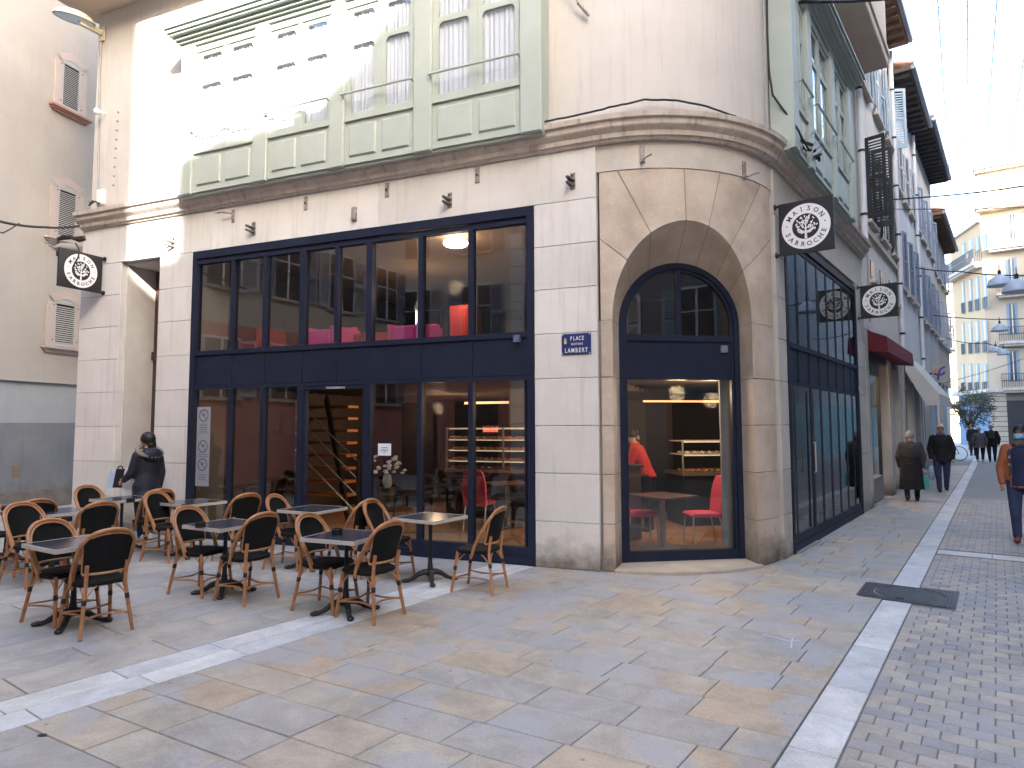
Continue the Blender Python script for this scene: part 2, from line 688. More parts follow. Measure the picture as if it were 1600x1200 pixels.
slab_m = paving_mat('paving_slab', [(.36, .335, .31), (.40, .355, .30), (.42, .36, .285), (.37, .345, .315), (.43, .35, .265), (.405, .36, .30), (.43, .34, .25), (.41, .35, .28)], (.36, .355, .36), .515)
slab_grey_m = paving_mat('paving_slab_grey', [(.34, .33, .32), (.375, .355, .325), (.40, .37, .325), (.345, .335, .33), (.39, .36, .32), (.36, .345, .33)], (.355, .36, .38), .58)
marble_m = paving_mat('white_marble', [(.55, .55, .545), (.59, .58, .57), (.53, .53, .535), (.57, .56, .54)], (.45, .47, .51), .60, bump=.2, rough=.6)
brick_m = paving_mat('paving_brick', [(.33, .30, .275), (.37, .33, .295), (.31, .29, .28), (.39, .345, .30), (.35, .315, .28), (.285, .275, .28), (.39, .34, .29)], (.31, .305, .31), .58, bump=.35)

def slab(mb, u0, u1, v0, v1, sk=0.0, top=0.0, th=.03, c=.004):
    dz = rnd.uniform(-.0012, .0012) + top
    t = [dz + rnd.uniform(-.0006, .0006) for _ in range(4)]
    lo = [(u0, v0), (u1, v0), (u1, v1), (u0, v1)]
    hi = [(u0 + c, v0 + c), (u1 - c, v0 + c), (u1 - c, v1 - c), (u0 + c, v1 - c)]
    lo = [(a, b_ + sk * (a + 1.02)) for a, b_ in lo]
    hi = [(a, b_ + sk * (a + 1.02)) for a, b_ in hi]
    vs = [UV(a, b_, -th) for a, b_ in lo] + [UV(a, b_, dz - c) for a, b_ in lo] + [UV(a, b_, t[i]) for i, (a, b_) in enumerate(hi)]
    fs = [(8, 9, 10, 11)]
    for i in range(4):
        j = (i + 1) % 4
        fs += [(i, j, 4 + j, 4 + i), (4 + i, 4 + j, 8 + j, 8 + i)]
    mb.add(vs, fs)

def lay(root, pieces, m, name, limit=285):
    """pieces: (u0,u1,v0,v1); the nearest in view become parts, the rest one mesh"""
    def key(q):
        c = UV((q[0] + q[1]) / 2, (q[2] + q[3]) / 2)
        d = c - C0
        zf = d.dot(_fw)
        if zf < .3:
            return 1e6
        x = 800 + FPX * d.dot(_rt) / zf
        y = CYP - FPX * d.dot(_up) / zf
        if not (-60 < x < 1660 and y < 1260):
            return 1e5 + zf
        return zf
    ps = sorted(pieces, key=key)
    n = min(limit, sum(1 for q in ps if key(q) < 1e5))
    for q in ps[:n]:
        mb = MB()
        slab(mb, *q)
        obj(name, mb, m, root)
    if ps[n:]:
        mb = MB()
        for q in ps[n:]:
            slab(mb, *q)
        obj(name + '_spread', mb, m, root, kind='stuff')

# base sheet reaching the horizon
gm = M('ground_mortar', (.085, .085, .09), .95, col2=(.12, .115, .11), scale=5, fine=.12)
gb = MB().add([(-600, -600, -.014), (600, -600, -.014), (600, 600, -.014), (-600, 600, -.014)], [(0, 1, 2, 3)])
ground = obj('ground', gb, gm, kind='structure')
far_m = M('far_pavement', (.24, .24, .25), .75, col2=(.28, .27, .26), scale=.8, fine=.08)

g_ = .0035
# square: courses running square to the kerb
sq = []
v = 2.17
widths = [.46, .48, .42, .30, .42, .48, .46, .50, .44, .48]
SKEW = .11       # the courses run a little off square to the kerb
vs_ = [2.70 - .34 * k for k in range(7, 0, -1)] + [2.70, 3.06, 3.40, 3.755, 4.10, 4.44, 4.78, 5.10, 5.43]
while vs_[-1] < 12.9:
    vs_.append(vs_[-1] + rnd.uniform(.32, .36))
for i in range(len(vs_) - 1):
    v0, v1 = vs_[i], vs_[i + 1]
    u = -1.025
    first = True
    end = -4.775 if v1 < 8.3 else -4.1 if v1 < 9.0 else -3.2
    while u > end + .01:
        wd = rnd.uniform(.46, .74) * (rnd.uniform(.4, 1) if first else 1)
        first = False
        nu = u - wd
        if nu < end + .2:
            nu = end
        sq.append((nu + g_, u - g_, v0 + g_, v1 - g_, SKEW))
        u = nu
square = MB()
square = obj('square_pavement', MB().add([UV(-21, 0, -.010), UV(-1.02, 0, -.010), UV(-1.02, 14, -.010), UV(-21, 14, -.010)], [(0, 1, 2, 3)]), gm, kind='structure')
lay(square, sq, slab_m, 'slab')
# terrace: rows parallel to the marble band
tp = []
u = -5.305
while u > -19:
    wd = rnd.choice([.34, .40, .46, .36])
    v = -.2 + rnd.uniform(0, .8)
    while v < 10.5:
        ln = rnd.uniform(.72, 1.15)
        tp.append((u - wd + g_, u - g_, v + g_, v + ln - g_))
        v += ln
    u -= wd
terrace = obj('terrace_pavement', MB().add([UV(-19.5, -.3, -.0105), UV(-5.3, -.3, -.0105), UV(-5.3, 11, -.0105), UV(-19.5, 11, -.0105)], [(0, 1, 2, 3)]), gm, kind='structure')
# the sheet above coincides with the square's own: lower it
terrace.location.z = -.001
lay(terrace, tp, slab_grey_m, 'slab')
# marble band in two rows
bd = []
for ua, ub, ph in ((-5.30, -5.045, 0), (-5.038, -4.782, .35)):
    v = -.3 + ph * .6
    while v < 6.9:
        ln = rnd.uniform(.58, .74)
        bd.append((ua + .002, ub - .002, v + g_, v + ln - g_))
        v += ln
band = obj('marble_band', MB().add([UV(-5.31, -.3, -.0085), UV(-4.775, -.3, -.0085), UV(-4.775, 7.1, -.0085), UV(-5.31, 7.1, -.0085)], [(0, 1, 2, 3)]), gm, kind='structure')
lay(band, bd, marble_m, 'slab')
# street side walk between the shops and the kerb
sw = []
v = 12.4
v = vs_[-1] + .0
while v < 34:
    wd = rnd.uniform(.33, .37)
    u = -1.025
    while u > -3.0:
        l = rnd.uniform(.5, .85)
        sw.append((max(u - l, -3.1) + g_, u - g_, v + g_, v + wd - g_, SKEW))
        u -= l
    v += wd
walk = obj('sidewalk', MB().add([UV(-3.1, 12.5, -.0095), UV(-1.02, 12.5, -.0095), UV(-1.02, 34, -.0095), UV(-3.1, 34, -.0095)], [(0, 1, 2, 3)]), gm, kind='structure')
walk.location.z = -.002
lay(walk, sw, slab_m, 'slab', 120)
# kerb stones
kb = []
v = 1.4
MAN_V0, MAN_V1 = 7.78, 8.55
while v < 40:
    ln = rnd.uniform(.42, .62)
    if v < MAN_V0 < v + ln:
        ln = MAN_V0 - v
    a, b_ = v, v + ln
    if not (a >= MAN_V0 - .01 and a < MAN_V1 - .01):
        kb.append((-1.016, -.764, a + .004, b_ - .004))
        v = b_
    else:
        v = MAN_V1
kerb = obj('kerb', MB().add([UV(-1.022, 1, -.007), UV(-.757, 1, -.007), UV(-.757, 40, -.007), UV(-1.022, 40, -.007)], [(0, 1, 2, 3)]), gm, kind='structure')
lay(kerb, kb, marble_m, 'kerb_stone', 60)
# street bricks
bk = []
v = 2.6
r_ = 0
cross = (10.95, 11.28)
while v < 19:
    pv = .131
    u = -.757 - (.085 if r_ % 2 else 0)
    wob = rnd.uniform(-.004, .004)
    while u < 2.4:
        l = .168
        a, b_ = max(u, -.754), u + l
        vv0, vv1 = v + .003 + wob * .5, v + pv - .003 + wob * .5
        if vv1 > MAN_V0 and vv0 < MAN_V1 and a < -.40:
            a = -.402
        inman = b_ - a < .03
        incross = vv1 > cross[0] and vv0 < cross[1]
        if b_ - a > .05 and not inman and not incross:
            bk.append((a + .003, b_ - .003 + rnd.uniform(-.002, .0005), vv0 + rnd.uniform(0, .002), vv1 - rnd.uniform(0, .002)))
        u += l
    v += pv
    r_ += 1
street = obj('street_paving', MB().add([UV(-.76, 2.5, -.006), UV(2.5, 2.5, -.006), UV(2.5, 20, -.006), UV(-.76, 20, -.006)], [(0, 1, 2, 3)]), M('brick_joint', (.15, .145, .14), .95, fine=.15), kind='structure')
lay(street, bk, brick_m, 'brick', 298)
cs = [(-.75 + i * .62 + .003, -.75 + (i + 1) * .62 - .003, cross[0] + .003, cross[1] - .003) for i in range(5)]
cs += [(-3.0 + i * .64, -3.0 + (i + 1) * .64 - .006, 11.42, 11.60) for i in range(0)]
lay(street, cs, marble_m, 'cross_stone', 20)
# far part of the street as a sheet with a brick pattern
fm = M('far_brick', (.27, .25, .24), .8, col2=(.31, .29, .27), scale=2, fine=.12, fscale=9)
obj('far_street', MB().add([UV(-.76, 19.0, -.004), UV(12, 19.0, -.004), UV(12, 90, -.004), UV(-.76, 90, -.004)], [(0, 1, 2, 3)]), fm, kind='structure')
obj('right_street_pavement', MB().add([UV(2.42, -12, -.005), UV(9, -12, -.005), UV(9, 18.9, -.005), UV(2.42, 18.9, -.005)], [(0, 1, 2, 3)]), fm, kind='structure')
obj('far_square', MB().add([UV(-20, 34.2, -.004), UV(-.77, 34.2, -.004), UV(-.77, 90, -.004), UV(-20, 90, -.004)], [(0, 1, 2, 3)]), far_m, kind='structure')
obj('near_square', MB().add([UV(-30, -25, -.006), UV(2.4, -25, -.006), UV(2.4, -.35, -.006), UV(-30, -.35, -.006)], [(0, 1, 2, 3)]), far_m, kind='structure')

# manhole cover
mh = thing('manhole_cover', 'dark ribbed cast iron manhole cover set across the marble kerb line', 'manhole cover', UV(-.84, 8.16, 0), world=True)
mhm = M('cast_iron', (.055, .058, .068), .55, col2=(.085, .085, .09), scale=8, metal=.3, fine=.15, bump=.25)
mb = MB()
slabm = MB()
u0, u1, v0, v1 = -1.27, -.41, MAN_V0 + .01, MAN_V1 - .01
cu, cv, R_ = (u0 + u1) / 2 + .02, (v0 + v1) / 2, .315
# plate with circular seat
ring = []
seg = 48
outer = []
for i in range(seg):
    a = 2 * pi * i / seg
    dx, dy = cos(a), sin(a)
    t = min(((u1 if dx > 0 else u0) - cu) / dx if abs(dx) > 1e-6 else 9, ((v1 if dy > 0 else v0) - cv) / dy if abs(dy) > 1e-6 else 9)
    outer.append((cu + dx * t, cv + dy * t))
    ring.append((cu + dx * (R_ + .012), cv + dy * (R_ + .012)))
vs = [UV(*p, .003) for p in outer] + [UV(*p, .003) for p in ring] + [UV(*p, -.007) for p in ring]
fs = []
for i in range(seg):
    j = (i + 1) % seg
    fs += [(i, j, seg + j, seg + i), (seg + i, seg + j, 2 * seg + j, 2 * seg + i)]
mb.add(vs, fs)
obj('frame', mb, mhm, mh)
mb = MB()
ribs = MB()
k = -22
while k < 23:
    uu = cu + k * .026
    if abs(uu - cu) > R_ + .02:
        if u0 + .02 < uu < u1 - .02:
            ribs.hexa([UV(uu - .006, v0 + .02, .002), UV(uu + .006, v0 + .02, .002), UV(uu + .006, v1 - .02, .002), UV(uu - .006, v1 - .02, .002)] + [UV(uu - .004, v0 + .02, .009), UV(uu + .004, v0 + .02, .009), UV(uu + .004, v1 - .02, .009), UV(uu - .004, v1 - .02, .009)])
    else:
        h = sqrt(max((R_ + .025) ** 2 - (uu - cu) ** 2, 0))
        for a, b_ in ((v0 + .02, cv - h), (cv + h, v1 - .02)):
            if b_ - a > .02:
                ribs.hexa([UV(uu - .006, a, .002), UV(uu + .006, a, .002), UV(uu + .006, b_, .002), UV(uu - .006, b_, .002)] + [UV(uu - .004, a, .009), UV(uu + .004, a, .009), UV(uu + .004, b_, .009), UV(uu - .004, b_, .009)])
    k += 1
obj('rib_field', ribs, mhm, mh, kind='stuff')
lid = MB()
lid.add([UV(cu + R_ * cos(2 * pi * i / seg), cv + R_ * sin(2 * pi * i / seg), .003) for i in range(seg)], [tuple(range(seg))])
k = -11
while k < 12:
    uu = cu + k * .026
    h = sqrt(max((R_ - .03) ** 2 - (uu - cu) ** 2, 0))
    if h > .03:
        lid.hexa([UV(uu - .006, cv - h, .002), UV(uu + .006, cv - h, .002), UV(uu + .006, cv + h, .002), UV(uu - .006, cv + h, .002)] + [UV(uu - .004, cv - h, .008), UV(uu + .004, cv - h, .008), UV(uu + .004, cv + h, .008), UV(uu - .004, cv + h, .008)])
    k += 1
lo_ = obj('lid', lid, mhm, mh)
MB_h = MB()
MB_h.hexa([UV(cu - .09, cv - .27, .003), UV(cu - .02, cv - .27, .003), UV(cu - .02, cv - .22, .003), UV(cu - .09, cv - .22, .003), UV(cu - .09, cv - .27, .012), UV(cu - .02, cv - .27, .012), UV(cu - .02, cv - .22, .012), UV(cu - .09, cv - .22, .012)])
ho = bpy.data.objects.new('handle_plate', MB_h.mesh('handle_plate'))
ho.data.materials.append(dark)
COL.objects.link(ho)
ho.parent = lo_

# ================================================================ corner building
XI = None
# corner arc: tangent to both wall lines
ex, ey = -FA.ex, None
def line_x(p, d, q, e):
    # intersection of p+td and q+se in plan
    den = d.x * e.y - d.y * e.x
    t = ((q.x - p.x) * e.y - (q.y - p.y) * e.x) / den
    return p + d * t
XI = line_x(FA.o, -FA.ex, FB.o, FB.ex)
TL = (XI - FA.o).length
TURN = radians((180 + A_AZ) - B_AZ)          # 75.4 degrees
RAD = TL / tan(TURN / 2)
ARC_C = FA.o + FA.ey * RAD
E1 = XI + FB.ex * TL                          # end of arc on the street wall
SB1 = (E1 - FB.o).dot(FB.ex) / K
def arc(t, off=0.0, z=0.0):
    """t 0..1 along the rounded corner; off outwards (metres)"""
    a = TURN * t
    n = -FA.ey
    r = Vector((n.x * cos(a) - n.y * sin(a), n.x * sin(a) + n.y * cos(a), 0))
    return ARC_C + r * (RAD + off) + Z * z
if (arc(1) - E1).length > .3:
    def arc(t, off=0.0, z=0.0):
        a = -TURN * t
        n = -FA.ey
        r = Vector((n.x * cos(a) - n.y * sin(a), n.x * sin(a) + n.y * cos(a), 0))
        return ARC_C + r * (RAD + off) + Z * z
print('corner', RAD, TL, math.degrees(TURN), (arc(1) - E1).length, SB1)
S_END = 8.60      # left end of the square facade
SB_END = 5.40     # far end of the street facade
def sweep(off, z, s_end=S_END, sb_end=SB_END, n=14):
    """plan line of the building face moved out by off (wall units)"""
    pts = [FA.p(s_end, -off, z), FA.p(s_end * .5, -off, z), FA.p(0, -off, z)]
    pts += [arc(i / n, off * K, z * K) for i in range(1, n)]
    pts += [FB.p(SB1, -off, z), FB.p((SB1 + sb_end) / 2, -off, z), FB.p(sb_end, -off, z)]
    return pts
def loft(mb, prof, close=True, **kw):
    rows = [sweep(o, z, **kw) for o, z in prof]
    if close:
        rows.append(rows[0])
    mb.grid(rows)
    # end caps
    k = len(prof)
    n = len(rows[0])
    if close:
        mb.add([rows[i][0] for i in range(k)], [tuple(range(k))])
        mb.add([rows[i][-1] for i in range(k)], [tuple(range(k - 1, -1, -1))])
    return mb

CB = thing('corner_building', 'pale limestone corner building with green bay windows, arched corner window and dark blue shopfronts', 'building', FA.o, world=True)
part = lambda n, mb, m, **kw: obj(n, mb, m, CB, **kw)

# carcass behind the facing stones (mortar coloured), kept clear of the openings
ZF = 4.165   # shopfront head
mb = MB()
mb.fbox(FA, -.0, .745, .07, .45, 0, ZF)
mb.fbox(FA, 6.15, 6.80, .07, .70, 0, ZF)
mb.fbox(FA, 7.68, S_END, .07, .70, 0, ZF)
mb.fbox(FB, SB1 + .3, -.05, .07, .45, 0, ZF)
mb.fbox(FB, 4.62, SB_END, .07, .45, 0, ZF)
mb.fbox(FA, 0, S_END, .09, .45, ZF, 4.76)
mb.fbox(FB, SB1, SB_END, .09, .45, ZF, 4.76)
part('inner_wall', mb, mortar)

# courses
CZ = [0.0, .510, 1.048, 1.585, 2.120, 2.635, 3.150, 3.655, 4.165]
gz = .0022
for i in range(8):
    z0, z1 = CZ[i], CZ[i + 1]
    for s0, s1, d1 in ((.0, .752, .1), (6.145, 6.835, .1), (7.672, S_END, .1)):
        part('stone_block', MB().blk(FA, s0 + (0 if s0 == 0 else 0), s1, z0 + gz, z1 - gz, 0, d1), lime)
    # street pier in a duller tone, and far pier
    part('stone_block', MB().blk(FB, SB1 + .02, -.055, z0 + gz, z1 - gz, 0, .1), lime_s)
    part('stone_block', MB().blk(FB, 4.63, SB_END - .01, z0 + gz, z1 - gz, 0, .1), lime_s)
    # door recess cheeks
    for s0, s1 in ((6.80, 6.83),):
        pass
for s0, s1 in ((0, 2.9), (2.904, 5.8), (5.804, S_END)):
    part('stone_band', MB().blk(FA, s0, s1, ZF + .003, 4.757, 0, .1, c=.003), lime)
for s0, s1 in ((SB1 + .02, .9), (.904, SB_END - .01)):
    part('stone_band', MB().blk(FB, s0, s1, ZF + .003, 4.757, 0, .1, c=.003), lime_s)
# recess: cheeks, lintel soffit, back
rec_m = M('recess_plaster', (.50, .475, .45), .88, col2=(.57, .545, .52), scale=2.5, fine=.06, bump=.2, stain=((.16, .14, .12), .35, .8))
mb = MB()
mb.fbox(FA, 7.655, 7.69, .101, .62, 0, 4.139)
mb.fbox(FA, 6.815, 6.85, .101, .62, 0, 4.139)
mb.fbox(FA, 6.815, 7.69, .101, .95, 4.14, 4.17)
part('door_recess', mb, rec_m)
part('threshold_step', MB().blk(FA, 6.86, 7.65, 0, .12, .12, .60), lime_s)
brown = M('brown_door_wood', (.055, .030, .024), .45, col2=(.075, .042, .032), scale=6, fine=.12)
DR = obj('entrance_door', MB().fbox(FA, 6.86, 7.645, .60, .66, .10, 4.13), brown, CB)
for z0, z1 in ((.25, 1.05), (1.15, 2.55), (2.95, 3.75)):
    for s0, s1 in ((6.93, 7.22), (7.29, 7.58)):
        o = obj('door_panel', MB().blk(FA, s0, s1, z0, z1, .575, .60, c=.012), brown)
        o.parent = DR
        o.matrix_parent_inverse = Matrix.Identity(4)
def child(name, mb, m, par, smooth=False, kind=None, label=None):
    """sub-part: keeps world coordinates under a part that itself is in world coordinates"""
    me = mb.mesh(name, smooth) if isinstance(mb, MB) else mb
    if m is not None and not len(me.materials):
        me.materials.append(m)
    o = bpy.data.objects.new(name, me)
    COL.objects.link(o)
    o.parent = par
    if kind:
        o['kind'] = kind
    if label:
        o['label'] = label
    return o
child('door_rail', MB().fbox(FA, 6.86, 7.645, .565, .60, 2.66, 2.80), brown, DR)

# cornice
prof = [(-.10, 4.760), (.03, 4.760), (.045, 4.79), (.075, 4.795), (.085, 4.845), (.135, 4.885), (.145, 4.90), (.150, 4.955), (.185, 4.965), (.195, 5.02), (-.0, 5.075), (-.10, 5.075)]
part('cornice', loft(MB(), prof), cornice_m)
# upper wall with the plaster face set back a little
prof = [(-.02, 5.05), (-.02, 8.42), (-.30, 8.42), (-.30, 5.05)]
part('upper_wall', loft(MB(), prof, s_end=8.46, sb_end=SB_END - .02), plaster)
prof = [(-.4, 8.424), (.585, 8.424), (.60, 8.45), (.60, 8.60), (.63, 8.62), (.63, 8.72), (.585, 8.74), (.585, 12.6), (-.4, 12.6)]
part('overhanging_storey', loft(MB(), prof, s_end=8.72, sb_end=SB_END + .05), soffit_m)
# rest of the volume behind
mb = MB()
mb.hexa([FA.p(S_END, .70, 0), FA.p(S_END, 9, 0), FB.p(SB_END, 5.5, 0), FB.p(SB_END, .46, 0), FA.p(S_END, .70, .02), FA.p(S_END, 9, .02), FB.p(SB_END, 5.5, .02), FB.p(SB_END, .46, .02)])
side = MB()
side.fbox(FA, S_END - .25, S_END, .701, 9, 0.02, 12.5)
side.fbox(FB, SB_END - .25, SB_END, .47, 7, 0.02, 12.5)
part('side_wall', side, plaster)

# ---- arched corner bay
SILL_T = .0
fl, fr = G(972, 884), G(1165, 877)            # window frame feet
WEX = (fr - fl).normalized()
WEY = Vector((-WEX.y, WEX.x, 0))              # inwards
FWD = Frame((fl + fr) / 2, WEX, WEY, 1.0)
HW = (fr - fl).length / 2
TOPZ = FWD.off(1063, 411)[1]
SPR = TOPZ - HW                                # springing of the inner arch
print('arch window half width', HW, 'spring', SPR, 'top', TOPZ)
def t_of(pt):
    r = pt - ARC_C
    r.z = 0
    n = -FA.ey
    return abs(atan2(n.x * r.y - n.y * r.x, n.dot(r))) / TURN
JL, JR = t_of(G(963, 893)), t_of(G(1171, 883))
TC = (JL + JR) / 2
HT = (JR - JL) / 2
print('arc params', JL, JR)
OTOP = 4.30                                    # crest of the outer arch (m)
RISE = OTOP - SPR
ARC_TOP = 4.45 * K
SURO = -.035 * K                               # surround face a little behind the piers
def outer(th):
    return TC - HT * cos(th), SPR + RISE * sin(th)    # (t, z)
def inner(th):
    return FWD.p(-HW * cos(th), 0, SPR + HW * sin(th))
def bound(th):
    """where the joint at angle th meets the edge of the surround; t,z"""
    t, z = outer(th)
    # direction away from the centre in true lengths
    arcl = RAD * TURN
    dx, dz = -cos(th) * (HT * arcl), sin(th) * RISE * .9
    best = 1e9
    x0 = (t - TC) * arcl
    tl = .012
    tr = .985
    if dx < -1e-6:
        best = min(best, ((tl - TC) * arcl - x0) / dx)
    if dx > 1e-6:
        best = min(best, ((tr - TC) * arcl - x0) / dx)
    if dz > 1e-6:
        best = min(best, (ARC_TOP - z) / dz)
    return TC + (x0 + dx * best) / arcl, z + dz * best
def vous(a0, a1, n=6, gap=.004):
    mb = MB()
    rows = []
    ths = [a0 + (a1 - a0) * i / n for i in range(n + 1)]
    # make sure the corner of the surround is sampled
    for th in ths:
        row = []
        t0, z0 = outer(th)
        t1, z1 = bound(th)
        it = inner(th)
        o0 = arc(t0, SURO, z0)
        for q in (0, .35, .7):
            row.append(it.lerp(o0, q))
        for q in (0, .012, .25, .5, .75, 1):
            row.append(arc(t0 + (t1 - t0) * q, SURO, z0 + (z1 - z0) * q))
        row.append(arc(t1, SURO - .12, z1))
        rows.append(row)
    mb.grid(rows)
    return mb
def th_for(px, py):
    # angle of the joint whose lower end is at this pixel of the outer arch
    best, bt = 1e9, 0
    for i in range(1, 360):
        th = pi * i / 360
        t, z = outer(th)
        X = arc(t, SURO, z) - C0
        zf = X.dot(_fw)
        x, y = 800 + FPX * X.dot(_rt) / zf, CYP - FPX * X.dot(_up) / zf
        d = hypot(x - px, y - py)
        if d < best:
            best, bt = d, th
    return bt
cor = []
for tb in (.012, .985):
    # angle whose ray passes through the top corner
    lo, hi = (.1, pi / 2) if tb < .5 else (pi / 2, pi - .1)
    bb, bth = 9, None
    for i in range(400):
        th = lo + (hi - lo) * i / 399
        t1, z1 = bound(th)
        e = abs(t1 - tb) + abs(z1 - ARC_TOP)
        if e < bb:
            bb, bth = e, th
    cor.append(bth)
js = [0, th_for(979, 405), th_for(1017, 363), th_for(1072, 340), th_for(1111, 347), th_for(1149, 379), th_for(1172, 419), pi]
js = sorted(js)
print('joints deg', [round(math.degrees(j)) for j in js], [round(math.degrees(c)) for c in cor])
for i in range(len(js) - 1):
    a0, a1 = js[i] + (.0035 if i else 0), js[i + 1] - (.0035 if i < len(js) - 2 else 0)
    cuts = [a0] + [c for c in cor if a0 + .02 < c < a1 - .02] + [a1]
    mbv = MB()
    for q in range(len(cuts) - 1):
        mbv.add(*(lambda m_: (m_.v, m_.f))(vous(cuts[q], cuts[q + 1], n=5)))
    part('voussoir', mbv, tan_st, smooth=False)
# backing behind the joints
mb = MB()
rows = []
for i in range(25):
    th = pi * i / 24
    t0, z0 = outer(th)
    t1, z1 = bound(th)
    it = FWD.p(-(HW + .05) * cos(th), .03, SPR + (HW + .05) * sin(th))
    t0, z0 = TC - HT * 1.07 * cos(th), SPR + (RISE + .07) * sin(th)
    o0 = arc(t0, SURO - .05, z0)
    rows.append([it, o0] + [arc(t0 + (t1 - t0) * q, SURO - .014, z0 + (z1 - z0) * q) for q in (.05, .25, .5, .75, 1)])
mb.grid(rows)
part('arch_backing', mb, mortar)
# jamb courses under the springing
def jamb(ta, tb, inner_pt, z0, z1):
    mb = MB()
    n = 4
    rows = []
    for z, ins in ((z0, 0), (z0 + .006, 1), (z1 - .006, 1), (z1, 0)):
        o = SURO - (0 if ins else .006)
        r = [arc(ta + (tb - ta) * i / n, o, z) for i in range(n + 1)]
        if inner_pt is not None:
            q = inner_pt.copy()
            q.z = z
            c = q - (q - r[-1]).normalized() * 0
            r.append(c)
        rows.append(r)
    mb.grid(rows)
    return mb
zj = [0] + [c * K for c in CZ[1:] if c * K < SPR - .15] + [SPR]
for i in range(len(zj) - 1):
    z0, z1 = zj[i] + .003, zj[i + 1] - .003
    part('jamb_stone', jamb(.012, JL, fl, z0, z1), tan_st)
    part('jamb_stone', jamb(.985, JR, fr, z0, z1), tan_st)
mb = MB()
mb.grid([[arc(.0 + (JL + .0) * i / 4, SURO - .02, z) for i in range(4)] + [Vector((fl.x, fl.y, z)) + WEY * .012 - WEX * .012] for z in (0, SPR)])
mb.grid([[arc(1 + (JR - 1) * i / 4, SURO - .02, z) for i in range(4)] + [Vector((fr.x, fr.y, z)) + WEY * .012 + WEX * .012] for z in (0, SPR)])
part('jamb_backing', mb, mortar)
# plain curved band between arch surround and cornice
mb = MB()
n = 12
mb.grid([[arc(i / n, o, z) for i in range(n + 1)] for o, z in ((SURO - .05, ARC_TOP + .004), (SURO + .012, ARC_TOP + .006), (SURO + .012, 4.757 * K), (SURO - .05, 4.757 * K))])
part('curved_band', mb, M('band_stone', (.46, .42, .37), .85, col2=(.54, .50, .45), scale=3, fine=.08, bump=.3))
# splayed edge of street pier: thin bright arris beside the arch
# threshold stone that bulges out under the window
mb = MB()
rim = [arc(JL + (JR - JL) * i / 12, .03, 0) for i in range(13)]
inn = [fr + WEY * .05, fl + WEY * .05]
poly = rim + inn
mb.add([p + Z * .035 for p in poly] + [p + Z * -.02 for p in poly], [tuple(range(len(poly)))] + [(i, (i + 1) % len(poly), len(poly) + (i + 1) % len(poly), len(poly) + i) for i in range(len(poly))])
part('threshold_stone', mb, M('threshold_stone', (.45, .39, .31), .8, col2=(.52, .46, .38), scale=4, fine=.08, stain=((.22, .19, .16), .1, .4)))

# ---- shopfront of the arched bay (window frame in FWD coordinates)
AW = obj('arched_window', MB(), navy, CB)
def arch_ring(r0, r1, d0, d1, n=24, base=0.0):
    mb = MB()
    pts = [(-1, base)] + [(-cos(pi * i / n), None, sin(pi * i / n)) for i in range(n + 1)] + [(1, base)]
    def pos(k, r, d):
        q = pts[k]
        if len(q) == 2:
            return FWD.p(q[0] * r, d, q[1])
        return FWD.p(q[0] * r, d, SPR + q[2] * r)
    rows = []
    for k in range(len(pts)):
        rows.append([pos(k, r1, d0), pos(k, r0, d0), pos(k, r0, d1), pos(k, r1, d1), pos(k, r1, d0)])
    mb.grid(rows)
    return mb
child('outer_frame', arch_ring(HW - .075, HW + .004, .0, .10, base=.0), navy, AW)
child('inner_frame', arch_ring(HW - .115, HW - .076, .025, .085, base=.0), navy, AW)
zt1, zt0 = 2.66 * K - .02, 2.12 * K
zt1 = FWD.off(1060, 527)[1]
zt0 = FWD.off(1060, 588)[1]
child('spandrel_panel', MB().fbox(FWD, -HW + .11, HW - .11, .035, .07, zt0, zt1 - .05), navy, AW)
child('transom', MB().fbox(FWD, -HW + .11, HW - .11, .01, .09, zt1 - .05, zt1 + .03), navy, AW)
child('transom', MB().fbox(FWD, -HW + .11, HW - .11, .02, .085, zt0 - .045, zt0), navy, AW)
child('bottom_rail', MB().fbox(FWD, -HW + .07, HW - .07, .005, .09, .036, .16), navy, AW)
child('mullion', MB().fbox(FWD, -.032, .032, .01, .085, zt1 + .03, SPR + HW - .09), navy, AW)
child('pane', MB().fbox(FWD, -HW + .11, HW - .11, .050, .056, .16, zt0 - .045), g_shop, AW)
for sgn in (-1, 1):
    mb = MB()
    pl = []
    for i in range(13):
        th = pi / 2 * i / 12
        r = HW - .10
        pl.append((sgn * max(r * cos(th), .032), SPR + r * sin(th)))
    poly = [FWD.p(sgn * .032, .05, zt1 + .03), FWD.p(sgn * (HW - .10), .05, zt1 + .03)] + [FWD.p(a, .05, b_) for a, b_ in pl]
    mb.prism(poly, WEY * .006)
    child('pane', mb, g_shop, AW)
child('sensor_box', MB().fbox(FWD, HW - .26, HW - .17, .0, .034, zt1 - .19, zt1 - .10), M('grey_plastic', (.14, .18, .20), .5), AW)
